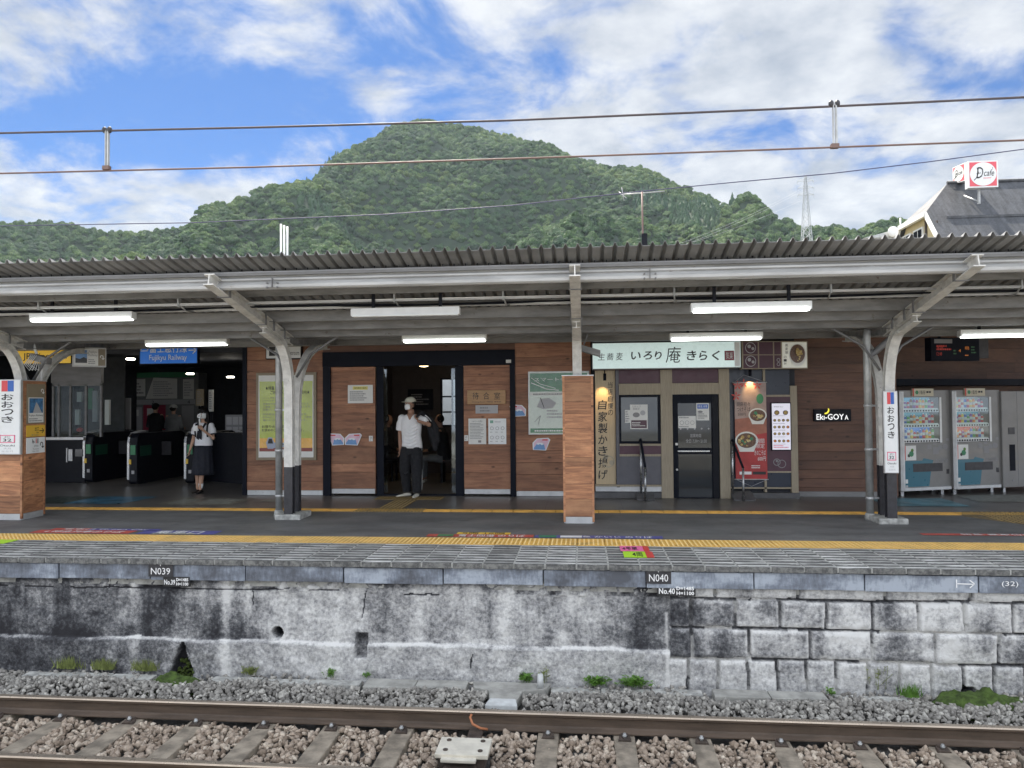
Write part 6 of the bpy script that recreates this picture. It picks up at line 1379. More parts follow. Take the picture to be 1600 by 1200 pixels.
    g, p, w, h = side('restroom_sign', 'small white restroom sign with curved arrow on the left pillar side', zt(708), zt(683.5), M['sign_white']); uturn(p, w * .8, h * .5, w * .26, bl); p.ring(w * .34, h * .72, w * .055, w * .02, bl, name='pictogram'); p.line([(w * .3, h * .9), (w * .32, h * .74), (w * .42, h * .7)], w * .025, bl, name='pictogram')
    p.rect(w * .48, w * .53, h * .62, h * .86, M['red_ink'], name='pictogram'); p.disc(w * .505, h * .9, w * .025, M['red_ink'], name='pictogram'); p.rect(w * .57, w * .62, h * .62, h * .86, bl, name='pictogram'); p.disc(w * .595, h * .9, w * .025, bl, name='pictogram'); p.text('お手洗い', w * .38, w * .64, h * .38, h * .54, bl); p.text('Restrooms', w * .34, w * .64, h * .22, h * .33, M['grey_ink']); p.text('화장실 洗手间', w * .3, w * .64, h * .07, h * .17, M['grey_ink']); p.done()
    # posters on the facade
    y = W - .035; x0, x1, z0, z1 = rectY(400, 582, 494, 719, y); mat('poster_green', (.42, .50, .07), .3, var=.15, vscale=3, coat=.5); mat('poster_orange', (.78, .42, .07), .3, var=.05, coat=.5)
    g, p, w, h = board('poster', 'yellow-green train notice poster in a brown frame', 'poster', x0, x1, z0, z1, y, M['brown_board'], M['paper'], th=.034, fw=.05); p.rect(w * .06, w * .94, h * .1, h * .9, M['poster_green'], .002); p.rect(w * .06, w * .94, h * .1, h * .25, M['poster_orange'], .003); p.rect(w * .06, w * .94, h * .1, h * .14, mat('poster_brown', (.25, .06, .05), .4, var=0), .004)
    p.text('★特急あずさ・かいじ★', w * .16, w * .72, h * .80, h * .845, bl, .005, bold=.01); p.text('ご利用のお客様へご案内★', w * .24, w * .9, h * .75, h * .795, bl, .005, bold=.01)
    for k, t in enumerate(('いつも特急列車をご利用', 'いただきありがとうございます。')): p.text(t, w * .12, w * (.55 + .1 * k), h * (.70 - .028 * k), h * (.72 - .028 * k), M['grey_ink'], .005)
    for k, t in enumerate(('全車指定席です。特急券をお求めのうえ', 'ご乗車ください。駅の券売機で購入する', 'お願いします。')): p.text(t, w * .12, w * (.88, .9, .4)[k], h * (.63 - .033 * k), h * (.655 - .033 * k), M['grey_ink'], .005)
    for k, t in enumerate(('特急券は車内でも発売いたします。', 'お早めに、乗車前にお求めください、ご希望', '購入になるとき割高となります。')): p.text(t, w * .12, w * (.86, .92, .85)[k], h * (.51 - .033 * k), h * (.535 - .033 * k), M['grey_ink'], .005)
    p.text('お帰りの指定席', w * .1, w * .5, h * .365, h * .40, bl, .005, bold=.01); p.text('お求めのご購入をお勧めします。', w * .1, w * .8, h * .325, h * .36, bl, .005, bold=.01)
    p.poly([(w * .2, h * .13), (w * .17, h * .2), (w * .21, h * .26), (w * .27, h * .26), (w * .31, h * .2), (w * .5, h * .2), (w * .66, h * .185), (w * .66, h * .155), (w * .32, h * .14), (w * .28, h * .13)], mat('train_grey', (.33, .38, .5), .4, var=0), .006, 'train'); p.poly([(w * .2, h * .19), (w * .22, h * .245), (w * .27, h * .245), (w * .29, h * .19)], bl, .008, 'train'); p.line([(w * .34, h * .185), (w * .64, h * .175)], .014, bl, .008, 'train')
    p.done()
    x0, x1, z0, z1 = rectY(825.5, 580, 921, 679, y); g, p, w, h = board('poster', 'green smartphone ticket poster behind the middle pillar', 'poster', x0, x1, z0, z1, y, M['aluminium'], mat('poster_pale', (.55, .62, .55), .25, var=.05, coat=.6), th=.034, fw=.014)
    p.rect(w * .03, w * .97, h * .68, h * .97, mat('poster_dgreen', (.03, .17, .07), .3, var=.2, coat=.6), .002); p.rect(w * .03, w * .97, h * .03, h * .1, M['poster_dgreen'], .002); p.text('スマートチケット', w * .1, w * .94, h * .84, h * .90, wh, .004); p.line([(w * .05, h * .82), (w * .3, h * .72), (w * .5, h * .70)], .012, wh, .004); p.line([(w * .05, h * .90), (w * .2, h * .80), (w * .45, h * .73)], .008, wh, .004)
    p.rect(w * .03, w * .97, h * .62, h * .665, M['paper'], .003); p.small(w * .08, w * .94, h * .62, h * .66, 1, M['grey_ink'], .004, fill=.95); p.poly([(w * .14, h * .44), (w * .2, h * .56), (w * .34, h * .58), (w * .46, h * .5), (w * .4, h * .42), (w * .25, h * .4)], M['mid_ink'], .004, 'picture'); p.line([(w * .2, h * .58), (w * .26, h * .42)], .01, bl, .005, 'picture'); p.line([(w * .1, h * .2), (w * .2, h * .3), (w * .16, h * .16)], .01, M['grey_ink'], .005, 'picture'); p.disc(w * .8, h * .5, w * .12, M['grey_ink'], .004, 'picture'); p.rect(w * .6, w * .92, h * .18, h * .34, M['post_black'], .004, 'picture'); p.disc(w * .76, h * .24, w * .11, M['paper'], .006, 'picture', rv=h * .05); p.small(w * .3, w * .6, h * .25, h * .4, 3, M['mid_ink'], .004); p.small(w * .1, w * .9, h * .04, h * .08, 1, wh, .004); p.done()
    def notice(px, label, fn, m='paper', yy=W - .006, th=.006, group='notices on the waiting room wall'):
        x0, x1, z0, z1 = rectY(*px, yy); mb = MB(); mb.box(x0, x1, yy, yy + th, z0, z1); s = thing('notice', label, 'notice', ((x0 + x1) / 2, yy, z0), group=group); mb.build('sheet', M[m], s); p = Print(s, (x0, yy, z0)); fn(p, x1 - x0, z1 - z0); p.done(); return s
    def f1(p, w, h): p.rect(w * .2, w * .8, h * .74, h * .92, mat('pale_yellow', (.75, .68, .2), .5, var=0)); p.text('車内販売の案内', w * .26, w * .74, h * .78, h * .88, bl, .004); p.small(w * .08, w * .92, h * .12, h * .68, 5, M['grey_ink'])
    notice((543.5, 601.5, 582.5, 630), 'white notice with yellow heading on the left door panel', f1)
    def f2(p, w, h): p.text('みなさまへのお願い', w * .2, w * .8, h * .87, h * .92, bl); p.small(w * .08, w * .92, h * .2, h * .84, 11, M['grey_ink'], h=.4, fill=.95); p.rect(w * .55, w * .72, h * .06, h * .15, M['grey_ink'])
    notice((732, 654, 759.5, 694), 'dense text notice on the right door panel', f2)
    def f3(p, w, h):
        p.rect(w * .1, w * .28, h * .82, h * .93, mat('mint', (.2, .4, .32), .5, var=0)); p.small(w * .36, w * .9, h * .84, h * .9, 1, M['mid_ink'])
        for i in range(3):
            for j in range(2): p.ring(w * (.2 + .3 * i), h * (.62 - .36 * j), w * .1, w * .03, M['mid_ink']); p.small(w * (.1 + .3 * i), w * (.3 + .3 * i), h * (.44 - .36 * j), h * (.5 - .36 * j), 1, M['mid_ink'])
    notice((763, 654, 791, 694), 'pictogram notice on the right door panel', f3, 'sign_white')
    def f4(p, w, h): p.small(w * .2, w * .8, h * .15, h * .85, 2, M['grey_ink'])
    def f5(p, w, h): p.ring(w * .5, h * .65, w * .25, w * .1, M['grey_ink']); p.small(w * .2, w * .8, h * .1, h * .35, 1, M['grey_ink'])
    notice((743, 633, 778, 646), 'small engraved metal plate under the wooden waiting room sign', f4, 'mid_ink'); notice((576.5, 681, 582.5, 689.5), 'tiny square sticker on the left door panel', f5); notice((725.5, 680, 731.5, 689), 'tiny square sticker on the right door panel', f5)
    notice((790.5, 562, 798.5, 567), 'tiny white tag on the dark lintel', lambda p, w, h: None, 'paper', W - .056)
    # mountain-shaped flyers, plain
    mat('flyer_pink', (.72, .50, .62), .5, var=.1); mat('flyer_blue', (.16, .32, .60), .5, var=.1); mat('flyer_white', (.75, .77, .8), .5, var=0)
    for (px, lab, k) in (((513, 677, 538, 696), 'mountain-shaped paper flyer, left one of the pair', 1), ((538.5, 677, 565.5, 696), 'mountain-shaped paper flyer, right one of the pair', -1), ((796, 632, 822, 651), 'mountain-shaped paper flyer left of the green poster', 1), ((832, 684, 860, 704), 'mountain-shaped paper flyer under the green poster', -1)):
        yy = W - .004; x0, x1, z0, z1 = rectY(*px, yy); w, h = x1 - x0, z1 - z0; s = thing('flyer', lab, 'flyer', ((x0 + x1) / 2, yy, z0), group='mountain-shaped flyers')
        q = lambda a, b: ((a if k > 0 else 1 - a) * w, b * h); out = [q(0, .85), q(.12, 1), q(.75, .95), q(1, .6), q(.98, .05), q(.25, 0)]; mb = MB(); mb.prism([(x0 + a, z0 + b) for a, b in out], 'y', yy, yy + .003); mb.build('card', M['flyer_white'], s)
        p = Print(s, (x0, yy, z0)); p.poly([q(.06, .82), q(.14, .93), q(.72, .89), q(.93, .58), q(.92, .1), q(.28, .06)], M['flyer_pink'], .001); p.poly([q(.28, .06), q(.36, .5), q(.48, .62), q(.72, .6), q(.93, .2), q(.92, .08)], M['flyer_blue'], .002); p.poly([q(.36, .5), q(.48, .62), q(.72, .6), q(.78, .5), q(.66, .45), q(.58, .52), q(.48, .42)], M['flyer_white'], .003); p.rect(*sorted((q(.15, 0)[0], q(.45, 0)[0])), h * .78, h * .88, M['red_ink'], .003); p.done()
    # wooden waiting room sign
    y = W - .03; x0, x1, z0, z1 = rectY(730, 609.5, 790, 631.5, y); mat('plaque', (.42, .24, .11), .5, var=.15, vscale=8, stretch=(.5, 1, 6)); g = thing('waiting_room_sign', 'engraved wooden plaque of the waiting room', 'sign', ((x0 + x1) / 2, y, z0)); mb = MB(); mb.box(x0, x1, y, y + .034, z0, z1); mb.build('plank', M['plaque'], g, bevel=.006)
    p = Print(g, (x0, y, z0)); w, h = x1 - x0, z1 - z0
    for k, ch in enumerate('待合室'): p.text(ch, w * (.14 + .28 * k), w * (.30 + .28 * k), h * .34, h * .84, bl)
    p.text('Waiting Room  대합실  候车室', w * .12, w * .88, h * .1, h * .22, M['post_black']); p.done()
    # soba shop sign
    y = 12.5; x0, x1, z0, z1 = rectY(925, 534, 1158, 576, y); mat('lit_sign', (.62, .74, .72), .3, var=.02, emit=.14, ecol=(.72, .92, .90)); g, p, w, h = board('shop_sign', 'long pale backlit soba shop sign with brush lettering', 'sign', x0, x1, z0, z1, y, M['canopy_dark'], M['lit_sign'], th=.22, fw=.012)
    cx = lambda px: (onY(px, 556, y)[0] - x0); cz = lambda py, px=1040: (onY(px, py, y)[1] - z0)
    for ch, a, b_, c, d in (('生', 934, 945, 563, 552), ('蕎', 948, 959, 563, 552), ('麦', 962, 973, 563, 551), ('い', 986, 1001, 562, 550), ('ろ', 1005, 1019, 562, 549), ('り', 1023, 1034, 562, 549), ('庵', 1040, 1064, 567, 542), ('き', 1073, 1088, 563, 548), ('ら', 1092, 1105, 563, 548), ('く', 1112, 1125, 563, 548)):
        p.text(ch, cx(a), cx(b_), cz(c, a), cz(d, a), bl, .003, bold=.0 if ch in '生蕎麦庵' else .018, shear=.12)
    p.rect(cx(1132), cx(1147), cz(563, 1140), cz(548, 1140), mat('seal_red', (.22, .03, .05), .4, var=0), .003, 'seal'); p.text('気楽', cx(1134), cx(1145), cz(561, 1140), cz(550, 1140), wh, .005); p.rect(cx(1147.5), w - .02, .02, h - .02, M['white'], .002, 'panel'); p.done()
    # angled second sign with bowl of noodles
    A = Vector((x1 + .012, 12.5, 0)); e = onY(1262, 556, 12.72); B_ = Vector((e[0], 12.72, 0)); U = (B_ - A); L_ = U.length; U.normalize(); zb, zt_ = onY(1160, 576.5, 12.5)[1], onY(1160, 533, 12.5)[1]; g = thing('shop_side_sign', 'maroon gridded shop sign with a bowl of noodles at its right end', 'sign', (A.x, A.y, zb)); p = Print(g, (A.x, A.y, zb), U=U); h = zt_ - zb
    C = [A, B_, B_ + Vector((0, .2, 0)), A + Vector((0, .2, 0))]; mb = MB(); mb.hexa([(c.x, c.y, zb) for c in C] + [(c.x, c.y, zt_) for c in C]); mb.build('box', M['beige_wood'], g)
    for (a, b_, c, d) in ((.02, .24, .03, .49), (.26, .47, .03, .49), (.02, .24, .52, .97), (.26, .47, .52, .97), (.49, .59, .03, .49), (.49, .59, .52, .97)): p.rect(L_ * a, L_ * b_, h * c, h * d, M['maroon'], .003, 'panel')
    for k, (u, v, r_) in enumerate(((.13, .76, .085), (.13, .28, .085))): p.ring(L_ * u, h * v, L_ * r_ * .95, .012, M['mid_ink'], .006, 'crest'); p.disc(L_ * (u - .02), h * (v + .05), .03, M['mid_ink'], .006, 'crest'); p.disc(L_ * (u + .035), h * (v - .03), .025, M['mid_ink'], .006, 'crest')
    p.ring(L_ * .55, h * .32, .03, .008, M['mid_ink'], .006, 'crest'); p.ring(L_ * .55, h * .17, .03, .008, M['mid_ink'], .006, 'crest')
    p.rect(L_ * .61, L_ * .985, h * .04, h * .96, mat('lit_cream', (.70, .70, .62), .4, var=0, emit=.08), .003, 'photo_panel'); u, v = L_ * .845, h * .5; mat('bowl_white', (.72, .72, .68), .3, var=0); mat('noodle', (.50, .34, .10), .5, var=.5, vscale=40); mat('noodle_pale', (.66, .52, .24), .5, var=.3, vscale=40); p.disc(u, v, .15, M['bowl_white'], .006, 'bowl', rv=.19); p.disc(u - .005, v + .02, .13, mat('soup', (.12, .05, .02), .3, var=.3, vscale=30), .008, 'soup', rv=.155)
    rr = random.Random(4)
    for k in range(26): a = rr.uniform(0, 6.28); q = rr.uniform(0, .1); p.disc(u + q * math.cos(a), v + .02 + q * 1.2 * math.sin(a), rr.uniform(.012, .03), M[rr.choice(('noodle', 'noodle_pale'))], .010 + .001 * k, 'noodles', seg=7)
    for k, ch in enumerate('蕎麦屋'): p.text(ch, L_ * .655, L_ * .70, h * (.80 - .13 * k), h * (.90 - .13 * k), bl, .006)
    for k, ch in enumerate('の一杯'): p.text(ch, L_ * .63, L_ * .675, h * (.38 - .12 * k), h * (.47 - .12 * k), bl, .006)
    p.done()
    # vertical board with lamp
    y = 12.86; x0, x1, z0, z1 = rectY(930.5, 578, 962, 757, y); mat('board_beige', (.50, .40, .26), .5, var=.1, vscale=10, stretch=(8, 8, .6)); g, p, w, h = board('menu_board', 'tall beige board with vertical brush lettering lit by a small lamp', 'sign', x0, x1, z0, z1, y, M['board_beige'], M['board_beige'], th=.1, fw=.006)
    cz = lambda q: onY(945, q, y)[1] - z0
    p.ring(w * .62, h * .2, w * .3, w * .05, mat('board_crest', (.38, .34, .26), .5, var=0), .001, 'crest', seg=30); p.disc(w * .5, h * .24, w * .12, M['board_crest'], .001, 'crest'); p.disc(w * .78, h * .19, w * .12, M['board_crest'], .001, 'crest')
    for ch, a, b_ in (('自', 625, 640), ('家', 643, 659), ('製', 661, 677), ('か', 680, 694), ('き', 697, 712), ('揚', 716, 731), ('げ', 734, 749)): p.text(ch, w * .12, w * .58, cz(b_), cz(a), bl, .003, bold=.012, shear=.1)
    for k, ch in enumerate('当店自慢の'): p.text(ch, w * .62, w * .88, cz(606 + 10.8 * k), cz(597 + 10.8 * k), bl, .003, bold=.004, shear=.1)
    p.done()
    def spot(px, py, y, tx, tz, label, energy):
        x, z = onY(px, py, y); s = thing('spot_lamp', label, 'lamp', (x, y, z), group='small black spot lamps of the soba shop'); mb = MB(); mb.tube([(x, y, z - .05), (x, y, z + .07)], .026, 12); mb.build('lamp_body', M['frame_black'], s); mb = MB(); mb.tube([(x, y, z + .07), (x, y, z + .11), (x, y + .15, z + .12)], .01, 6); mb.build('arm', M['frame_black'], s)
        d = bpy.data.lights.new('spot', 'SPOT'); d.energy = energy; d.spot_size = R(70); d.spot_blend = .8; d.color = (1, .66, .28); d.shadow_soft_size = .02; o = bpy.data.objects.new('spot_lamp_light', d); COL.objects.link(o); o.parent = s; o.location = (0, 0, -.07); o.rotation_euler = (Vector((x, y, z - .07)) - Vector((tx, y + .2, tz))).to_track_quat('Z', 'Y').to_euler()
    x, z = onY(944, 625, 12.86); spot(945, 590, 12.66, x - .05, z, 'small black spot lamp above the tall beige board', 5.0)
    x, z = onY(1172, 625, 12.95); spot(1172, 583, 12.75, x, z - .02, 'small black spot lamp above the noodle banner', 4.0)
    # noodle banner
    y = 12.84; x0, x1, z0, z1 = rectY(1148.5, 597.5, 1198, 749, y); g = thing('banner', 'red hanging banner with two bowls of noodles', 'banner', ((x0 + x1) / 2, y, z0)); w, h = x1 - x0, z1 - z0; mb = MB(); mb.box(x0, x1, y, y + .004, z0, z1); mb.build('cloth', mat('banner_red', (.42, .05, .05), .6, var=.25, vscale=3), g); mb = MB(); mb.tube([(x0 - .03, y, z1), (x1 + .02, y, z1)], .009, 6); mb.tube([(x0 - .03, y, z0), (x1 + .02, y, z0)], .009, 6); mb.build('rod', M['aluminium'], g)
    mb = MB(); mb.tube([(x0, y, z1), ((x0 + x1) / 2 - .1, y + .02, z1 + .13), (x1, y, z1)], .003, 4); mb.tube([(x0, y, z0), ((x0 + x1) / 2, y + .02, z0 - .12), (x1, y, z0)], .004, 4); mb.build('cord', M['mid_ink'], g)
    p = Print(g, (x0, y, z0)); p.poly([(0, h * .62), (w, h * .66), (w, h), (0, h)], mat('banner_pale', (.40, .30, .27), .6, var=.2), .001, 'top_ground'); p.poly([(0, h * .42), (w, h * .48), (w, h * .66), (0, h * .62)], mat('banner_mid', (.40, .16, .11), .6, var=.2), .001, 'top_ground')
    for (u, v) in ((.1, .97), (.72, .97), (.05, .86), (.3, .99)):
        for a in range(5): an = R(90 + 72 * a); p.poly([(w * u, h * v), (w * u + .05 * math.cos(an - .3), h * v + .05 * math.sin(an - .3)), (w * u + .085 * math.cos(an), h * v + .085 * math.sin(an)), (w * u + .05 * math.cos(an + .3), h * v + .05 * math.sin(an + .3))], M['red_ink'], .003 + .0002 * a, 'maple_leaf')
    for (u, v, r_) in ((.72, .66, .15), (.36, .40, .19)):
        p.poly([(w * u - r_, h * v), (w * u + r_, h * v), (w * u + r_ * .62, h * v - r_ * 1.0), (w * u - r_ * .62, h * v - r_ * 1.0)], M['bowl_white'], .004, 'bowl'); p.disc(w * u, h * v, r_, M['bowl_white'], .005, 'bowl', rv=r_ * .8); p.disc(w * u, h * v, r_ * .85, M['soup'], .006, 'soup', rv=r_ * .66)
        for k in range(22): a = rr.uniform(0, 6.28); q = rr.uniform(0, r_ * .72); p.disc(w * u + q * math.cos(a), h * v + q * .7 * math.sin(a), rr.uniform(.012, .03), M[rr.choice(('noodle', 'noodle_pale', 'green_ink', 'soup'))], .007 + .0004 * k, 'noodles', seg=7)
    p.disc(w * .80, h * .83, .058, M['green_ink'], .004, 'green_disc', rv=.085)
    p.text('胡麻担々\nつけそば', w * .06, w * .5, h * .70, h * .80, bl, .004); p.text('500円', w * .1, w * .34, h * .655, h * .685, bl, .004); p.text('期間\n限定', w * .64, w * .92, h * .32, h * .42, wh, .012); p.text('きのこそば', w * .6, w * .95, h * .25, h * .30, wh, .012); p.text('600円', w * .7, w * .95, h * .19, h * .235, wh, .012); p.rect(w * .12, w * .5, h * .05, h * .08, wh, .004); p.rect(w * .54, w * .95, h * .05, h * .08, bl, .004); p.small(w * .5, w * .95, h * .11, h * .15, 2, wh, .004); p.done()
    # lit menu panel
    y = 12.86; x0, x1, z0, z1 = rectY(1205, 629, 1236.5, 704, y); g, p, w, h = board('menu_display', 'lit white menu panel with rows of dish pictures', 'menu', x0, x1, z0, z1, y, M['frame_black'], mat('lit_menu', (.66, .64, .72), .4, var=0, emit=.16, ecol=(.85, .83, .95)), th=.05, fw=.015)
    p.text('MENU', w * .15, w * .6, h * .90, h * .925, M['grey_ink'], .003)
    for v, n, r_ in ((.79, 2, .13), (.63, 4, .075), (.49, 4, .075), (.35, 4, .075), (.2, 4, .075)):
        for k in range(n): u = (k + .5) / n * .86 + .07; p.disc(w * u, h * v, w * r_, M[rr.choice(('soup', 'post_black', 'maroon'))], .003, 'dish', rv=w * r_ * .95, seg=14); p.disc(w * u, h * v, w * r_ * .72, M[rr.choice(('noodle', 'noodle_pale', 'orange_ink', 'noodle'))], .005, 'dish', seg=10)
        p.small(w * .1, w * .9, h * (v - .075), h * (v - .055), 1, M['mid_ink'], .003, fill=.95)
    p.small(w * .1, w * .9, h * .05, h * .12, 2, M['pink_frame'] if 'pink_frame' in M else M['red_ink'], .003); p.done()
    # EKI-GOYA sign
    y = 13.06; x0, x1, z0, z1 = rectY(1272, 639.5, 1330, 658.5, y); mat('lit_white', (.85, .85, .85), .4, var=0, emit=.3); mat('lit_yellow', (.9, .75, .05), .4, var=0, emit=.3); g, p, w, h = board('kiosk_sign', 'dark sign with lit white lettering and yellow crescent', 'sign', x0, x1, z0, z1, y, M['frame_black'], M['dark_metal'], th=.06, fw=.006)
    p.text('Ekı-GOY', w * .06, w * .80, h * .14, h * .62, M['lit_white'], .003, bold=.01); p.text('A', w * .82, w * .92, h * .14, h * .52, M['lit_white'], .003, bold=.01)
    c0, r0 = (w * .30, h * .93), h * .33; o_ = [(c0[0] + r0 * math.cos(R(a)), c0[1] + r0 * math.sin(R(a))) for a in range(-100, 30, 12)]; i_ = [(c0[0] - .012 + r0 * .86 * math.cos(R(a)), c0[1] + .016 + r0 * .9 * math.sin(R(a))) for a in range(20, -100, -12)]; p.poly(o_ + i_, M['lit_yellow'], .004, 'crescent'); p.done()
    # LED departure display
    g = thing('departure_display', 'dark tilted LED departure display hanging above the machines', 'display', (6.4, 13.3, 2.3), rz=R(14)); mb = MB(); mb.box(-.5, .42, 0, .16, 0, .40); mb.build('housing', M['frame_black'], g, bevel=.01); mb = MB(); mb.box(.42, .62, .03, .15, .05, .38); mb.build('side_box', M['post_black'], g); p = Print(g, (-.5, 0, 0))
    p.rect(.06, .4, .30, .37, M['grey_ink'], .002, 'panel'); mat('led_red', (.35, .03, .02), .5, var=0, emit=.1); mat('led_orange', (.8, .25, .04), .5, var=0, emit=.1); mat('led_green', (.03, .12, .05), .5, var=0, emit=.03)
    p.text('12:48', .10, .2, .09, .15, M['led_red'], .002); p.text('大月', .1, .22, .2, .25, M['led_red'], .002); p.small(.1, .4, .17, .28, 2, M['led_red'], .002, seed=3, fill=.8); p.small(.42, .5, .1, .2, 2, M['led_green'], .002); p.text('4', .52, .56, .15, .2, M['led_orange'], .002); p.text('特急', .64, .72, .19, .25, M['led_orange'], .002); p.small(.64, .74, .08, .11, 1, M['led_orange'], .002); p.small(.76, .86, .12, .26, 3, M['led_green'], .002); p.done()
    mb = MB(); mb.box(-.3, -.27, .06, .09, .4, .62); mb.box(.25, .28, .06, .09, .4, .62); mb.build('bracket', M['frame_black'], g)
signs()

# ================================================================== VENDING MACHINES
PLACE = ['at the left end', 'second from the left', 'third from the left', 'fourth from the left', 'fifth from the left', 'left of the middle', 'right of the middle', 'fifth from the right', 'fourth from the right', 'third from the right', 'second from the right', 'at the right end']
def vending(px, pb, w, label, shelves, k, rz):
    x, y = onZ(px, pb, .09); H = 1.80; g = thing('vending_machine', label, 'vending machine', (x, y, 0.0), rz=rz, group='drink vending machines'); D = .72
    cab = mat('cabinet_shaded', (.21, .205, .20), .4, var=.06, coat=.15); mb = MB(); z0 = .09  # white cabinets darkened in the base colour to stand in for alcove shade
    # shell around the window
    wx0, wx1, wz0, wz1 = .065, w - .23, .90, 1.68
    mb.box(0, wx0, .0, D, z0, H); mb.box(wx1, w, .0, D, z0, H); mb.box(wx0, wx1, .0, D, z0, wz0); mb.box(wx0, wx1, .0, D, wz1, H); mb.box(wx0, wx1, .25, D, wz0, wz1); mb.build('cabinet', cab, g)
    mb = MB()
    for a in (.1, w - .12):
        mb.box(a - .03, a + .03, .08, .14, 0, z0); mb.box(a - .03, a + .03, .55, .6, 0, z0)
    mb.build('feet', M['steel'], g)
    mb = MB(); mb.prism([(0, 0), (.035, -.05), (w - .06, -.05), (w, 0)], 'z', z0 + .01, z0 + .06); mb.build('bottom_lip', M['aluminium'], g); mb = MB(); mb.prism([(0, -.002), (.03, -.045), (.05, -.045), (.045, -.002)], 'z', z0 + .06, H - .02); mb.build('door_edge', M['aluminium'], g)
    cols = ['vm_a', 'vm_b', 'vm_c']; mat('vm_a', (.10, .30, .48), .4, var=.1, emit=.1, ecol=(.2, .55, .8)); mat('vm_teal', (.05, .25, .33), .4, var=.1, emit=.12); mat('vm_redback', (.40, .08, .06), .4, var=.1, emit=.22); mat('vm_grey', (.25, .30, .33), .4, var=.1, emit=.12); mat('vm_blue', (.03, .18, .55), .4, var=0, emit=.15)
    sh = (wz1 - wz0) / 3
    for j in range(3):
        zb = wz0 + sh * (2 - j); mb = MB(); mb.box(wx0, wx1, .22, .249, zb + .075, zb + sh - .002); mb.build('back_panel', M[shelves[j]], g)
        mb = MB(); mb.box(wx0 + .001, wx1 - .001, .03, .248, zb + .06, zb + .075); mb.build('shelf', M['white'], g)
        mb = MB(); mb.box(wx0 + .001, wx1 - .001, .012, .03, zb + .008, zb + .06); mb.build('button_rail', M['white'], g)
        bt = MB(); n = 13
        for i in range(n): c = wx0 + (i + .7) * (wx1 - wx0) / (n + .4); bt.box(c - .013, c + .013, .004, .013, zb + .018, zb + .046)
        bt.build('buttons', M['frame_black'], g)
        n = 12; rr = random.Random(k * 10 + j); pal = [('blue', (.05, .15, .5)), ('orange', (.75, .28, .05)), ('red', (.55, .04, .05)), ('green', (.1, .35, .1)), ('white', (.7, .7, .68)), ('brown', (.2, .09, .04)), ('yellow', (.75, .55, .1)), ('purple', (.25, .07, .3))]
        for i in range(n):
            cn, cc = pal[(i * 3 + j + rr.randrange(2)) % 8]; c = wx0 + (i + .5) * (wx1 - wx0) / n; hh = rr.choice((.155, .17, .165, .12)); base = Vector((c, .12, zb + .076)); mw = Matrix.Rotation(rz, 3, 'Z') @ base + Vector((x, y, 0))
            s = thing('drink_bottle', f'{cn} drink {PLACE[i]} on the {("top", "middle", "bottom")[j]} shelf of the {("left", "right")[k]} vending machine', 'drink', tuple(mw), group='drinks displayed in the vending machines')
            m1 = mat('drink_' + cn, cc, .3, var=0, emit=.05); m = MB(); m.tube([(mw.x, mw.y, mw.z), (mw.x, mw.y, mw.z + hh * .8), (mw.x, mw.y, mw.z + hh * .86), (mw.x, mw.y, mw.z + hh * .92)], [.023, .023, .012, .011], 10); m.build('bottle', m1, s)
            m = MB(); m.tube([(mw.x, mw.y, mw.z + hh * .92), (mw.x, mw.y, mw.z + hh)], .0125, 8); m.build('cap', M['white'], s); m = MB(); m.tube([(mw.x, mw.y, mw.z + hh * .3), (mw.x, mw.y, mw.z + hh * .6)], .0235, 10, False); m.build('label_band', M['paper'] if cn != 'white' else M['red_ink'], s)
    mb = MB(); mb.box(wx0, wx1, .002, .006, wz0 + .065, wz1); mb.build('window', glass('vm_glass', (.9, .95, .95), .07), g); mb = MB(); mb.box(wx1 + .003, wx1 + .045, -.004, -.0005, wz0, wz1); mb.build('light_strip', M['white'], g)
    p = Print(g, (0, -.0005, 0)); tl = mat('vm_petrol', (.010, .13, .19), .35, var=.05, coat=.4)
    p.poly([(.075, z0 + .07), (w * .55, z0 + .07), (w * .60, .47), (w * .64, .60), (w * .45, .64), (w * .42, .60), (.10, .60), (.075, .56)], tl, .002, 'panel'); p.text('acure', w * .68, w * .93, .555, .62, M['grey_ink'], .003, shear=.2, bold=.01); p.rect(.10, .32, .61, .86, M['paper'], .003, 'poster'); p.rect(.09, .105, .62, .86, M['red_ink'], .004, 'poster'); p.disc(.22, .72, .05, M['green_ink'], .005, 'poster', seg=8); p.disc(.17, .69, .03, M['post_black'], .005, 'poster', seg=7); p.disc(.24, .78, .03, M['leaf'], .005, 'poster', seg=7)
    mb = MB(); mb.box(w * .24, w * .82, -.006, .0, .41, .55); mb.build('delivery_flap', M['post_black'], g); mb = MB(); mb.box(w * .9, w * .95, -.005, 0, .36, .44); mb.build('coin_return', M['post_black'], g)
    for (a, b_, c, d) in ((.53, .61, .79, .87), (.64, .71, .86, .90), (.64, .75, .70, .82), (.75, .82, .78, .85)): p.rect(w * a, w * b_, c, d, M['grey_ink'], .003, 'sticker')
    p.disc(w * .885, .83, .055, M['grey_ink'], .003, 'sticker', rv=.05); p.rect(w * .9, w * .96, .93, .97, M['grey_ink'], .003, 'coin_slot'); p.rect(.09, .14, .22, .29, M['paper'], .004, 'sticker'); p.rect(.09, .14, .15, .19, M['mid_ink'], .004, 'sticker'); p.small(w * .8, w * .95, .15, .18, 1, M['grey_ink'], .003, fill=1); p.done()
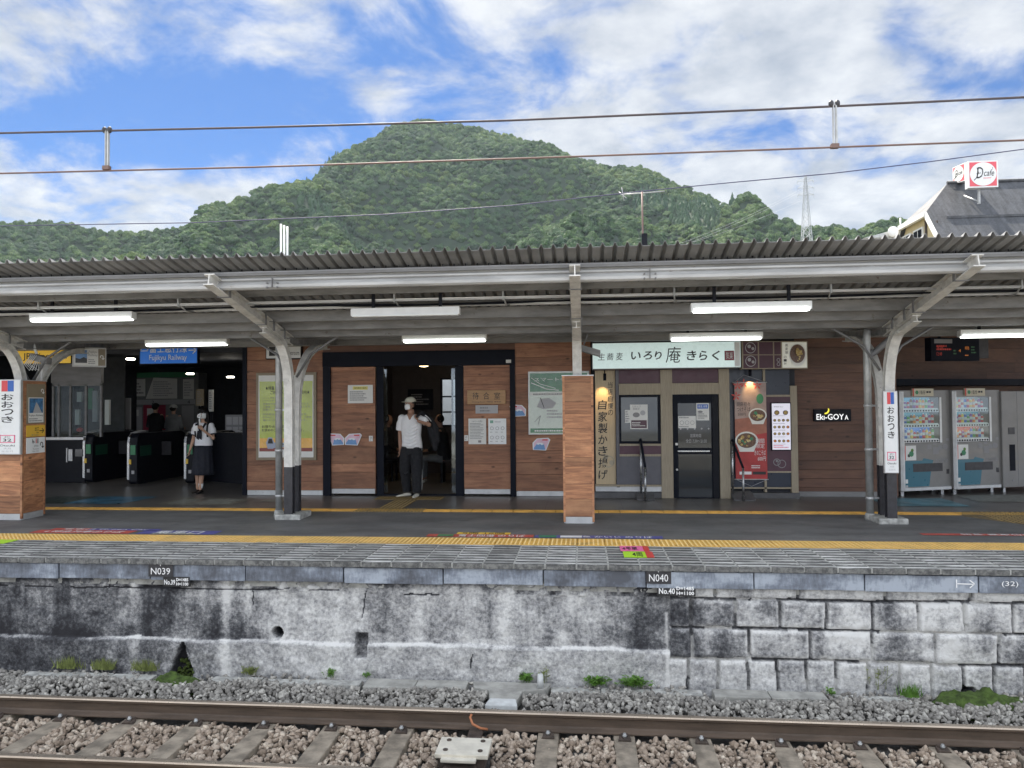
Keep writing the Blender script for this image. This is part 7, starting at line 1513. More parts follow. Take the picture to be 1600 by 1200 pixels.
    # price card on top edge
    mb = MB(); mb.box(.25, .68, -.03, -.006, 1.70, 1.83); s = mb.build('top_card', mat('card_beige', (.55, .50, .38), .5, var=.05), g); p = Print(g, (.25, -.03, 1.70)); p.rect(0, .025, .0, .13, M['red_ink'], .002, 'card_edge'); p.disc(.085, .065, .035, M['green_ink'], .002, 'card_mark', seg=8); p.text('1缶分', .14, .26, .03, .10, M['black_ink'], .002, bold=.015); p.small(.28, .40, .05, .09, 1, M['black_ink'], .002, h=.8, fill=1); p.done()
    return g
RZV = R(20)
vending(1408, 768, 1.05, 'left drink vending machine beside the station name column', ('vm_a', 'vm_teal', 'vm_blue'), 0, RZV)
vending(1490.5, 765, 1.02, 'right drink vending machine with red lower shelf', ('vm_grey', 'vm_teal', 'vm_redback'), 1, RZV)
def locker():
    x, y = onZ(1568, 762, .09); g = thing('grey_machine', 'plain grey machine with narrow dark slot at the right edge', 'machine', (x, y, 0), rz=RZV); mb = MB(); mb.box(0, 1.0, 0, .7, .09, 1.78); mb.build('cabinet', M['cabinet_shaded'], g, bevel=.012); mb = MB(); mb.box(.13, .27, -.006, 0, 1.02, 1.14); mb.build('screen', M['post_black'], g); mb = MB(); mb.box(.15, .27, -.006, 0, .38, .84); mb.build('slot', M['frame_black'], g)
    mb = MB(); mb.box(.05, .1, .05, .1, 0, .09); mb.box(.9, .95, .05, .1, 0, .09); mb.build('feet', M['steel'], g); mb = MB(); mb.box(.335, .34, -.003, 0, .1, 1.78); mb.box(.2, .23, -.008, 0, .2, .22); mb.build('door_seam', M['grey_ink'], g)
locker()
# ================================================================== HANDRAILS
def handrail(px0, py0, px1, py1, t0, t1, label):
    a = onZ(px0, py0, 0.05); b_ = onZ(px1, py1, 0); y0, y1 = min(a[1], 12.72), min(b_[1], 12.45); x0 = onY(px0, 690, y0)[0]; x1 = onY(px1, 730, y1)[0]
    z0 = onY(px0, t0, y0)[1]; z1 = onY(px1, t1, y1)[1]; g = thing('handrail', label, 'handrail', ((x0 + x1) / 2, (y0 + y1) / 2, 0), group='steel handrails of the soba shop')
    mb = MB(); mb.tube([(x0, y0, .1), (x0, y0, z0)], .018, 10); mb.build('post', M['steel'], g); mb = MB(); mb.tube([(x1, y1, 0), (x1, y1, z1)], .018, 10); mb.build('post', M['steel'], g); mb = MB(); mb.tube([(x0, y0 + .1, z0 - .04), (x0, y0, z0 + .02), (x1, y1, z1 + .0)], .02, 10); mb.build('rail', M['frame_black'], g)
handrail(1001, 769, 1008, 779, 688, 730, 'left handrail in front of the shop window'); handrail(1144, 769, 1161, 780, 689, 731, 'right handrail beside the noodle banner')
# ================================================================== FLOOR DECALS
def decal(name, label, y0, y1, x0, x1, base, texts, z=.004, stripes=(), group=None, skew=0.0):
    g = thing(name, label, 'floor marking', ((x0 + x1) / 2, (y0 + y1) / 2, 0), group=group); p = Print(g, (x0, y0, z), U=(1, 0, 0), V=(0, 1, 0)); w, h = x1 - x0, y1 - y0; p.poly([(0, 0), (w, 0), (w + skew, h), (skew, h)], base, 0, 'sheet')
    for (a, b_, c, d, m) in stripes: p.rect(w * a, w * b_, h * c, h * d, m, .001, 'stripe')
    for (t, a, b_, c, d, m) in texts: p.text(t, w * a, w * b_, h * c, h * d, m, .002, bold=.01)
    p.done(); return g
wi = M['white_ink']; grp = 'floor markings behind the yellow strip'; mat('decal_red', (.50, .09, .07), .6, var=.2); mat('decal_blue', (.10, .10, .32), .6, var=.2); mat('decal_grey', (.26, .27, .25), .5, var=.2)
decal('floor_decal', 'red floor marking with white lettering at the far left', 9.04, 9.27, -7.22, -5.85, M['decal_red'], [('4 特急列車のりば', .1, .9, .2, .8, wi)], group=grp)
decal('floor_decal', 'upper red and blue floor marking at the far left', 9.275, 9.4, -7.1, -5.6, M['decal_blue'], [('乗車口 Green Car', .1, .9, .15, .85, wi)], stripes=[(0, .35, 0, 1, M['decal_red'])], group=grp)
decal('floor_decal', 'blue floor marking left of column 26', 9.04, 9.30, -5.75, -4.7, M['decal_blue'], [('乗車口', .2, .8, .1, .9, wi)], group=grp, stripes=[(.2, .75, 0, .3, M['decal_grey'])])
decal('floor_decal', 'red floor marking left of the middle pillar', 9.04, 9.22, -1.95, -.62, M['decal_red'], [('富士回遊 のりば', .3, .92, .1, .9, wi)], stripes=[(.1, .25, .1, .9, M['green_ink'])], group=grp)
decal('floor_decal', 'yellow floor marking left of the middle pillar', 9.23, 9.36, -1.6, -.92, M['yellow_ink'], [('8両 10両', .1, .9, .15, .85, M['black_ink'])], group=grp)
decal('floor_decal', 'blue floor marking in front of the middle pillar', 9.04, 9.2, -.60, .95, M['decal_blue'], [('特急 かいじ のりば', .3, .92, .15, .85, wi)], stripes=[(.03, .17, .1, .9, M['green_ink']), (.2, .37, .1, .9, wi)], group=grp)
decal('floor_decal', 'long red and white floor marking at the right end', 9.44, 9.56, 4.1, 6.4, M['decal_red'], [('特急 乗車位置 特急 乗車位置', .2, .95, .1, .9, wi)], group=grp)
decal('edge_decal', 'pink and red decal on the edge slabs', 8.26, 8.56, .40, .72, M['pink_ink'], [('4号車', .08, .6, .2, .8, M['black_ink'])], z=.006, stripes=[(.8, 1, 0, 1, M['red_ink'])], group='decals on the edge slabs')
decal('edge_decal', 'lime and red decal on the edge slabs, below the pink one', 7.93, 8.25, .42, .74, M['lime_ink'], [('4両', .3, .65, .15, .85, M['black_ink'])], z=.006, stripes=[(.75, 1, 0, 1, M['red_ink'])], group='decals on the edge slabs')
decal('edge_decal', 'lime decal on the edge slabs at the left picture edge', 8.3, 8.56, -7.6, -6.95, M['lime_ink'], [], z=.006, group='decals on the edge slabs')
mat('floor_photo', (.06, .20, .32), .35, var=.6, vscale=2.2); mat('floor_map', (.20, .19, .16), .4, var=.3, vscale=5); mat('floor_teal', (.10, .26, .33), .4, var=.4, vscale=2)
decal('floor_picture', 'blue landscape picture on the floor before the ticket gates', 11.75, 12.7, -9.6, -7.75, M['floor_photo'], [], stripes=[(.0, .45, 0, 1, mat('floor_dark', (.04, .06, .05), .4, var=.5, vscale=6))], group='pictures on the floor', skew=.12)
decal('floor_picture', 'grey map sheet on the floor below the schoolgirl', 11.66, 12.55, -7.1, -5.75, M['floor_map'], [], stripes=[(.1, .35, .2, .8, M['decal_grey']), (.45, .9, .15, .85, M['decal_grey'])], group='pictures on the floor')
decal('floor_picture', 'worn white arrow sheet on the floor by column 26', 12.1, 12.4, -5.6, -4.9, M['decal_grey'], [], group='pictures on the floor', skew=.2)
decal('floor_picture', 'pale blue sheet on the floor before the vending machines', 11.95, 12.9, 4.7, 5.9, M['floor_teal'], [], group='pictures on the floor')
decal('floor_picture', 'grey sheet on the floor at the right before the machines', 12.5, 13.4, 6.3, 7.9, M['decal_grey'], [], group='pictures on the floor')
# bench in the waiting room
g = thing('bench', 'dark bench inside the waiting room', 'bench', (-2.5, 15.3, 0)); mb = MB(); mb.box(-3.0, -1.9, 15.1, 15.5, .42, .47); mb.build('seat', M['interior_wall'], g); mb = MB(); mb.box(-2.95, -2.9, 15.15, 15.45, 0, .42); mb.box(-2.0, -1.95, 15.15, 15.45, 0, .42); mb.build('leg', M['dark_metal'], g)
x0, x1, z0, z1 = rectY(637, 608, 676, 640, 17.1); mb = MB(); mb.box(x0, x1, 17.12, 17.17, z0, z1); g = thing('notice_board', 'dark framed board on the back wall of the waiting room', 'notice board', ((x0 + x1) / 2, 17.12, z0)); mb.build('panel', M['frame_black'], g); p = Print(g, (x0, 17.12, z0)); p.small(.08, x1 - x0 - .08, .1, z1 - z0 - .1, 5, M['grey_ink']); p.done()

# ================================================================== PEOPLE
def remeshed(name, mb, m, parent, voxel=.01, smooth=6, label=None, factor=.5):
    me = bpy.data.meshes.new(name); og = origin(parent); me.from_pydata([tuple(Vector(v) - og) for v in mb.v], [], mb.f); me.materials.append(m)
    bm = bmesh.new(); bm.from_mesh(me); bmesh.ops.recalc_face_normals(bm, faces=bm.faces); bm.to_mesh(me); bm.free()
    o = bpy.data.objects.new(name, me); COL.objects.link(o); r_ = o.modifiers.new('r', 'REMESH'); r_.mode = 'VOXEL'; r_.voxel_size = voxel; r_.use_smooth_shade = True
    if smooth: s = o.modifiers.new('s', 'SMOOTH'); s.iterations = smooth; s.factor = factor
    dg = bpy.context.evaluated_depsgraph_get(); dg.update(); me2 = bpy.data.meshes.new_from_object(o.evaluated_get(dg)); o.modifiers.clear(); o.data = me2; bpy.data.meshes.remove(me); me2.name = name
    me2.polygons.foreach_set('use_smooth', [True] * len(me2.polygons))
    if not me2.materials: me2.materials.append(m)
    o.parent = parent
    if label: o['label'] = label
    return o
def V3(*a): return Vector(a)
def hand(mb, wrist, d, side, curl=.35, s=1.0):
    """palm with four fingers and a thumb; d: pointing direction, side: direction from little finger to thumb"""
    d = Vector(d).normalized(); side = Vector(side).normalized(); n = d.cross(side).normalized(); w = Vector(wrist)
    for k in range(5): c = w + d * (.012 + .017 * k) * s; t = .034 + .006 * (k > 1); mb.tube([c - side * t * s, c + side * t * s], .0135 * s, 8)
    for k, (o, L_) in enumerate(((-.031, .052), (-.010, .064), (.012, .070), (.032, .066))):
        p = w + d * .082 * s + side * o * s; a = curl * (1.1 if k == 0 else 1.0); d1 = (d * math.cos(a) + n * math.sin(a)); d2 = (d * math.cos(a * 2.2) + n * math.sin(a * 2.2)); q = p + d1 * L_ * .5 * s; e = q + d2 * L_ * .5 * s
        mb.tube([p - d * .01, q, e], [.0095 * s, .0088 * s, .007 * s], 7)
    p = w + d * .03 * s + side * .032 * s; q = p + (d * .55 + side * .75).normalized() * .035 * s + n * .008; e = q + (d * .9 + side * .25).normalized() * .03 * s + n * .012; mb.tube([p, q, e], [.0125 * s, .011 * s, .008 * s], 7)
def head(mb, c, yaw, s=1.0):
    """c: centre of the skull, yaw 0 looks to -Y"""
    c = Vector(c); f = Vector((math.sin(yaw), -math.cos(yaw), 0)); r = Vector((math.cos(yaw), math.sin(yaw), 0)); u = Vector((0, 0, 1))
    def ell(o, rx, ry, rz, seg=18):
        base = len(mb.v); m = seg // 2
        for i in range(m + 1):
            th = math.pi * i / m
            for k in range(seg): an = 2 * math.pi * k / seg; mb.v.append(tuple(c + o + r * rx * math.sin(th) * math.cos(an) * s + f * ry * math.sin(th) * math.sin(an) * s - u * rz * math.cos(th) * s))
        for i in range(m):
            for k in range(seg): j = (k + 1) % seg; mb.face((base + i * seg + k, base + i * seg + j, base + (i + 1) * seg + j, base + (i + 1) * seg + k))
    ell(u * .02 - f * .012, .076, .095, .092); ell(-u * .035 + f * .022, .058, .066, .080); ell(-u * .085 + f * .045, .032, .035, .028); ell(f * .088 - u * .014, .012, .018, .022); ell(f * .080 - u * .032, .018, .016, .012)
    ell(f * .078 - u * .062, .026, .012, .012); ell(r * .078 - u * .012 - f * .005, .010, .018, .030); ell(-r * .078 - u * .012 - f * .005, .010, .018, .030); ell(f * .078 + u * .022 + r * .03, .02, .01, .008); ell(f * .078 + u * .022 - r * .03, .02, .01, .008)
    return f, r, u
def limb(mb, pts, rads, seg=12): 
    mb.tube(pts, rads, seg)
    for p, q in zip(pts, rads): mb.ball(p, q, 10)
def eyes(parent, c, f, r, u, s=1.0):
    for sg in (-1, 1):
        mb = MB(); p = Vector(c) + f * .083 * s + r * sg * .031 * s + u * .004; mb.ball(p, .0125, 10, .0125, .008); o = mb.build('eye', M['white'], parent); mb = MB(); mb.ball(p + f * .008, .0065, 8); mb.build('pupil', M['black_ink'], o)
mat('hair_black', (.006, .005, .005), .6, var=.2, spec=.2); mat('tshirt', (.78, .78, .80), .8, var=.05, vscale=12, bump=.15, bscale=20); mat('trousers_black', (.009, .0095, .013), .85, var=.2, vscale=10, bump=.3, bscale=14); mat('cap_cream', (.62, .60, .50), .8, var=.08); mat('mask_white', (.80, .81, .82), .7, var=.03)
mat('shoe_white', (.66, .65, .58), .6, var=.08); mat('navy_cloth', (.006, .008, .018), .8, var=.2, vscale=12); mat('blouse', (.74, .75, .80), .8, var=.04, vscale=12, bump=.1, bscale=20); mat('shoe_black', (.012, .012, .014), .3, var=0); mat('sock', (.76, .77, .78), .8, var=.03); mat('cloth_dark', (.008, .008, .011), .85, var=.2); mat('cloth_grey', (.16, .17, .18), .85, var=.2)
def shoe(mb, heel, toe, w=.042, h=.05):
    heel, toe = Vector(heel), Vector(toe); d = (toe - heel)
    for t, ww, hh in ((0, .85, .9), (.2, .95, 1.0), (.4, .92, .9), (.6, 1.05, .72), (.8, 1.0, .58), (1, .7, .42)):
        c = heel + d * t; mb.ball((c.x, c.y, c.z + h * hh * .55), w * ww, 12, w * ww * 1.15, h * hh * .58)
def man():
    X0, Y0 = onZ(643, 776, 0); g = thing('person', 'man in white t-shirt, cream cap and mask stepping out of the waiting room', 'person', (X0, Y0, 0)); P = lambda x, y, z: (X0 + x, Y0 + y, z); S = M['skin_tan']
    # joints measured on the photograph (metres from the point between the feet)
    hL, kL, aL = P(-.095, .02, .90), P(-.12, .0, .50), P(-.075, .10, .10); hR, kR, aR = P(.095, .02, .90), P(.10, -.03, .50), P(.10, -.02, .10)
    b = MB(); limb(b, [hL, kL, aL], [.085, .058, .04]); limb(b, [hR, kR, aR], [.085, .058, .04]); b.loft([(X0, Y0 + .02, .86, .15, .10), (X0, Y0 + .02, .95, .155, .105), (X0, Y0 + .015, 1.08, .135, .095), (X0, Y0 + .01, 1.25, .16, .11), (X0, Y0 + .01, 1.38, .165, .10), (X0, Y0 + .01, 1.45, .09, .07)], 18)
    b.tube([P(0, .02, 1.42), P(-.005, .0, 1.54)], [.062, .055], 14)
    sL, eL, wL = P(-.185, .01, 1.39), P(-.21, .03, 1.08), P(-.20, .0, .84); limb(b, [sL, eL, wL], [.05, .038, .026])
    sR, eR, wR = P(.185, .01, 1.39), P(.335, -.06, 1.27), P(.165, -.145, 1.335); limb(b, [sR, eR, wR], [.05, .04, .027])
    hand(b, wL, (-.05, -.1, -1), (.1, -1, 0), .3); hand(b, wR, (-.4, .15, .5), (-.5, -.5, .55), 1.0)
    hc = Vector(P(-.015, -.01, 1.635)); yaw = R(-38); f, r, u = head(b, hc, yaw, 1.02); remeshed('body', b, S, g, .0075, 4)
    eyes(g, hc, f, r, u)
    # clothes
    t = MB(); t.loft([(X0 + .01, Y0 + .02, .855, .185, .125), (X0 + .01, Y0 + .02, .95, .18, .125), (X0, Y0 + .015, 1.08, .17, .12), (X0, Y0 + .01, 1.22, .185, .125), (X0, Y0 + .01, 1.34, .195, .12), (X0, Y0 + .01, 1.41, .165, .10), (X0, Y0 + .012, 1.455, .085, .075)], 20)
    t.tube([P(-.15, .01, 1.385), P(-.20, .015, 1.28), P(-.215, .02, 1.17)], [.072, .072, .068], 14); t.tube([P(.15, .01, 1.385), P(.235, -.02, 1.35), P(.28, -.04, 1.30)], [.072, .073, .066], 14)
    t.ball(P(-.17, .01, 1.385), .072, 12); t.ball(P(.17, .01, 1.385), .072, 12)
    for k in range(7): z = .92 + k * .06; t.tube([P(-.15 + .02 * k, -.10, z), P(.0, -.118, z - .03), P(.14, -.105, z + .04)], .008, 6)
    remeshed('t_shirt', t, M['tshirt'], g, .010, 4)
    vn = MB(); vn.poly([P(-.068, -.096, 1.452), P(.055, -.096, 1.452), P(.012, -.124, 1.335), P(-.012, -.124, 1.33)]); vb = MB(); vb.loft([(X0 - .003, Y0 - .055, 1.36, .02, .058), (X0 - .003, Y0 - .045, 1.40, .045, .058), (X0 - .003, Y0 - .03, 1.45, .068, .058), (X0, Y0 - .02, 1.47, .064, .05)], 14); remeshed('bare_neckline', vb, S, g, .008, 2)
    t = MB(); t.loft([(X0 - .10, Y0 + .10, .075, .075, .085), (X0 - .11, Y0 + .06, .25, .085, .09), (X0 - .115, Y0 + .01, .50, .098, .10), (X0 - .10, Y0 + .02, .78, .108, .118), (X0 - .07, Y0 + .02, .88, .11, .12)], 16); t.loft([(X0 + .10, Y0 - .02, .075, .078, .085), (X0 + .105, Y0 - .02, .25, .09, .092), (X0 + .105, Y0 - .025, .50, .10, .10), (X0 + .095, Y0 + .01, .78, .108, .118), (X0 + .07, Y0 + .02, .88, .11, .12)], 16); t.loft([(X0, Y0 + .02, .74, .14, .11), (X0, Y0 + .02, .84, .175, .122), (X0, Y0 + .02, .93, .168, .118)], 18)
    for z in (.18, .3, .42, .55, .68):
        t.tube([P(-.17, -.06 + .1 * (z < .3), z), P(-.10, -.085 + .08 * (z < .3), z - .04), P(-.03, -.06 + .08 * (z < .3), z + .02)], .008, 6); t.tube([P(.03, -.10, z + .02), P(.1, -.115, z - .03), P(.17, -.09, z + .03)], .008, 6)
    remeshed('trousers', t, M['trousers_black'], g, .010, 4)
    mb = MB(); mb.tube([P(.197, -.03, .12), P(.2, -.03, .5), P(.19, 0, .85)], .004, 5); mb.build('side_stripe', M['white'], g)
    for a, c in ((P(-.06, .09, .0), P(-.24, -.05, .0)), (P(.095, .03, .0), P(.085, -.19, .0))): mb = MB(); shoe(mb, a, c, .046, .058); remeshed('shoe', mb, M['shoe_white'], g, .008, 3)
    # cap, mask, hair
    mb = MB(); n = 18
    c = hc + u * .045 - f * .01; base = len(mb.v)
    for i in range(7):
        th = math.pi / 2 * (1 - i / 6)
        for k in range(n): an = 2 * math.pi * k / n; mb.v.append(tuple(c + r * .090 * math.sin(th) * math.cos(an) + f * .108 * math.sin(th) * math.sin(an) + u * (.085 * math.cos(th))))
    for i in range(6):
        for k in range(n): j = (k + 1) % n; mb.face((base + i * n + k, base + i * n + j, base + (i + 1) * n + j, base + (i + 1) * n + k), True)
    br = []
    for k in range(13): an = R(-10 + 200 * k / 12); br.append((math.cos(an), math.sin(an)))
    b0 = len(mb.v)
    for cx, cy in br: mb.v.append(tuple(c + r * .088 * cx + f * .106 * cy + u * .004)); mb.v.append(tuple(c + r * .080 * cx + f * (.108 * cy + .085 * max(0, cy) ** .6) - u * (.012 - .012 * (1 - cx * cx)))); 
    for k in range(12): mb.face((b0 + 2 * k, b0 + 2 * k + 1, b0 + 2 * k + 3, b0 + 2 * k + 2), True)
    o = mb.build('cap', M['cap_cream'], g); s = o.modifiers.new('t', 'SOLIDIFY'); s.thickness = .005
    mb = MB(); cm = hc - u * .048 + f * .055; base = len(mb.v)
    for i in range(7):
        v = -1 + 2 * i / 6
        for k in range(11): h = -1 + 2 * k / 10; mb.v.append(tuple(cm + r * .072 * h * (1 - .3 * v * v) + u * .050 * v + f * (.052 * (1 - h * h * .95) * (1 - .25 * v * v))))
    for i in range(6):
        for k in range(10): q = base + i * 11 + k; mb.face((q, q + 1, q + 12, q + 11), True)
    o = mb.build('mask', M['mask_white'], g); s = o.modifiers.new('t', 'SOLIDIFY'); s.thickness = .004
    mb = MB()
    for sg in (-1, 1): mb.tube([cm + r * sg * .07 + u * .03, hc + r * sg * .082 - u * .012 - f * .012, cm + r * sg * .07 - u * .035], .002, 5)
    mb.build('mask_loop', M['mask_white'], g); mb = MB(); mb.ball(hc - f * .03 + u * .015, .084, 16, .09, .075); remeshed('hair', mb, M['hair_black'], g, .01, 2)
    # dark jacket slung over the shoulder, its own thing
    j = thing('jacket', 'dark jacket slung over the shoulder of the man in the cap', 'jacket', (X0 + .28, Y0 + .15, .9)); t = MB(); t.tube([P(.13, -.17, 1.40), P(.19, -.08, 1.49), P(.23, .06, 1.46), P(.30, .15, 1.30), P(.36, .18, 1.05), P(.40, .18, .80)], [.022, .035, .05, .075, .085, .05], 12); t.tube([P(.2, -.06, 1.46), P(.34, .05, 1.38), P(.42, .12, 1.2), P(.46, .16, .95)], [.025, .045, .055, .035], 10); remeshed('jacket_cloth', t, M['cloth_dark'], j, .012, 5)
    t = MB(); t.tube([P(.27, -.075, 1.44), P(.32, -.03, 1.39), P(.36, 0, 1.33)], .008, 6); t.build('white_stripe', M['white'], j)
man()
def girl():
    X0, Y0 = onZ(313, 770, 0); g = thing('person', 'schoolgirl in white sailor blouse and long navy skirt holding a hand fan', 'person', (X0, Y0, 0)); P = lambda x, y, z: (X0 + x, Y0 + y, z); S = M['skin']; cx = .06
    hc = Vector(P(cx + .01, -.01, 1.49)); b = MB(); limb(b, [P(cx - .08, .02, .82), P(-.06, .0, .46), P(-.075, .05, .08)], [.08, .05, .034]); limb(b, [P(cx + .08, .02, .82), P(.06, -.04, .46), P(.015, -.03, .08)], [.08, .05, .034])
    b.loft([(X0 + cx, Y0 + .01, .80, .14, .10), (X0 + cx, Y0 + .01, .92, .13, .09), (X0 + cx, Y0 + .01, 1.05, .12, .085), (X0 + cx, Y0 + .01, 1.20, .14, .095), (X0 + cx, Y0 + .01, 1.28, .12, .08), (X0 + cx, Y0 + .01, 1.33, .07, .06)], 16); b.tube([P(cx, .02, 1.3), P(cx, .0, 1.42)], [.048, .044], 12)
    wL, wR = P(cx - .235, -.06, .80), P(cx + .075, -.2, 1.20); limb(b, [P(cx - .15, .01, 1.26), P(cx - .205, .02, 1.02), wL], [.042, .033, .022]); limb(b, [P(cx + .15, .01, 1.26), P(cx + .215, -.04, 1.03), wR], [.042, .034, .022])
    hand(b, wL, (.0, -.25, -1), (.3, -1, 0), .45, .88); hand(b, wR, (-.25, -.35, .75), (-.7, -.2, -.1), .9, .88); f, r, u = head(b, hc, R(4), .93); remeshed('body', b, S, g, .007, 4); eyes(g, hc, f, r, u, .95)
    t = MB(); t.loft([(X0 + cx, Y0 + .01, .885, .165, .12), (X0 + cx, Y0 + .01, .93, .162, .118), (X0 + cx, Y0 + .01, 1.05, .15, .11), (X0 + cx, Y0 + .01, 1.17, .162, .115), (X0 + cx, Y0 + .01, 1.26, .15, .095), (X0 + cx, Y0 + .01, 1.32, .075, .065)], 18)
    t.tube([P(cx - .12, .01, 1.26), P(cx - .175, .015, 1.18), P(cx - .195, .015, 1.085)], [.062, .068, .06], 12); t.tube([P(cx + .12, .01, 1.26), P(cx + .175, .0, 1.18), P(cx + .20, -.02, 1.085)], [.062, .068, .06], 12); t.ball(P(cx - .145, .01, 1.255), .062, 12); t.ball(P(cx + .145, .01, 1.255), .062, 12); remeshed('blouse', t, M['blouse'], g, .009, 4)
    for a, c in ((P(cx - .192, .015, 1.105), P(cx - .197, .016, 1.085)), (P(cx + .196, -.016, 1.105), P(cx + .201, -.02, 1.085))): mb = MB(); mb.tube([a, c], .067, 14); mb.build('cuff', M['navy_cloth'], g)
    mb = MB(); n = 22; rings = [(.90, .15, .11, 0), (.82, .165, .13, .004), (.62, .185, .145, .010), (.38, .20, .155, .016), (.34, .203, .158, .018)]; base = len(mb.v); k_ = 66
    for z, rx, ry, fl in rings:
        for k in range(k_): an = 2 * math.pi * k / k_; q = 1 + fl * 3.2 * math.cos(an * 11); mb.v.append(tuple(P(cx * (.6 + .4 * z) + rx * q * math.cos(an), .005 + ry * q * math.sin(an), z)))
    for i in range(len(rings) - 1):
        for k in range(k_): j = (k + 1) % k_; mb.face((base + i * k_ + k, base + i * k_ + j, base + (i + 1) * k_ + j, base + (i + 1) * k_ + k), True)
    o = mb.build('skirt', M['navy_cloth'], g); s = o.modifiers.new('t', 'SOLIDIFY'); s.thickness = .005
    # sailor collar and tie
    mb = MB(); yf = -.112
    for sg in (-1, 1): mb.hexa([P(cx + sg * .10, yf + .05, 1.30), P(cx + sg * .065, yf + .045, 1.315), P(cx + sg * .0, yf + .0, 1.17), P(cx + sg * .018, yf - .006, 1.15)] + [P(cx + sg * .10, yf + .042, 1.305), P(cx + sg * .065, yf + .037, 1.32), P(cx + sg * .0, yf - .008, 1.175), P(cx + sg * .018, yf - .014, 1.155)])
    mb.build('collar', M['navy_cloth'], g); mb = MB()
    for (a, c) in ((-.03, -.055), (.012, .0)): mb.hexa([P(cx + a - .018, yf - .012, 1.17), P(cx + a + .02, yf - .012, 1.17), P(cx + c + .03, yf - .006, 1.0), P(cx + c - .02, yf - .006, 1.03), P(cx + a - .018, yf - .022, 1.17), P(cx + a + .02, yf - .022, 1.17), P(cx + c + .03, yf - .016, 1.0), P(cx + c - .02, yf - .016, 1.03)])
    mb.build('tie', M['navy_cloth'], g)
    pk = thing('backpack', 'black school backpack worn by the schoolgirl', 'backpack', (X0 + cx, Y0 + .2, .95))
    for sg in (-1, 1): mb = MB(); mb.tube([P(cx + sg * .115, -.07, 1.05), P(cx + sg * .118, -.095, 1.18), P(cx + sg * .11, -.06, 1.29), P(cx + sg * .10, .03, 1.31), P(cx + sg * .10, .1, 1.2)], .018, 8, flat=.5); mb.build('strap', M['cloth_dark'], pk)
    mb = MB(); mb.loft([(X0 + cx, Y0 + .19, .95, .13, .07), (X0 + cx, Y0 + .19, 1.15, .14, .075), (X0 + cx, Y0 + .18, 1.28, .11, .06)], 14); mb.build('bag', M['cloth_dark'], pk)
    # hair: a bob to below the shoulders with fringe
    mb = MB(); mb.ball(hc + u * .028 - f * .012, .088, 20, .098, .088); mb.tube([hc - f * .05 + u * .02, hc - f * .065 - u * .12, hc - f * .06 - u * .22], [.075, .085, .06], 16)
    for sg in (-1, 1): mb.tube([hc + r * sg * .07 + u * .03 + f * .01, hc + r * sg * .085 - u * .06 + f * .005, hc + r * sg * .09 - u * .15, hc + r * sg * .085 - u * .22 + f * .015], [.028, .03, .03, .018], 10)
    for k in range(7): a = -.055 + .018 * k; mb.tube([hc + r * a + f * .07 + u * .075, hc + r * a * 1.1 + f * .09 + u * .045, hc + r * a * 1.15 + f * .092 + u * .018], [.014, .011, .006], 6)
    remeshed('hair', mb, M['hair_black'], g, .008, 2)
    mb = MB(); cm = hc - u * .045 + f * .052; base = len(mb.v)
    for i in range(7):
        v = -1 + 2 * i / 6
        for k in range(11): h = -1 + 2 * k / 10; mb.v.append(tuple(cm + r * .070 * h * (1 - .12 * v * v) + u * .050 * v + f * (.050 * (1 - h * h * .95) * (1 - .25 * v * v))))
    for i in range(6):
        for k in range(10): q = base + i * 11 + k; mb.face((q, q + 1, q + 12, q + 11), True)
    o = mb.build('mask', M['mask_white'], g); s = o.modifiers.new('t', 'SOLIDIFY'); s.thickness = .004
    for a, c in ((P(-.075, .07, .10), P(-.075, .055, .19)), (P(.018, -.02, .09), P(.025, -.025, .18))): mb = MB(); mb.tube([a, c], [.04, .045], 14); mb.build('sock', M['sock'], g)
    for a, c in ((P(-.07, .10, .0), P(-.10, -.08, .0)), (P(.015, .02, .0), P(.03, -.17, .0))): mb = MB(); shoe(mb, a, c, .038, .045); remeshed('shoe', mb, M['shoe_black'], g, .008, 3)
    # hand fan and phone
    fn = thing('hand_fan', 'white portable fan held in front of the schoolgirl mask', 'fan', (X0 + cx + .04, Y0 - .25, 1.25)); fc = Vector(P(cx + .062, -.26, 1.445)); mb = MB(); mb.tube([fc + V3(0, .02, 0), fc - V3(0, .02, 0)], .036, 20); mb.build('fan_head', M['white'], fn); mb = MB(); mb.tube([fc - V3(0, .023, 0), fc - V3(0, .0235, 0)], .022, 14); mb.build('grille', M['mid_ink'], fn); mb = MB(); mb.tube([fc - V3(0, 0, .045), fc - V3(.005, -.02, .19)], .014, 10); mb.build('handle', M['white'], fn)
    ph = thing('phone', 'small white device in the raised hand of the schoolgirl', 'phone', P(cx - .0, -.28, 1.18)); mb = MB(); q = Vector(P(cx + .0, -.285, 1.225)); mb.box(q.x - .04, q.x + .038, q.y - .008, q.y + .004, q.z - .055, q.z + .045); mb.build('case', M['white'], ph, bevel=.004)
girl()
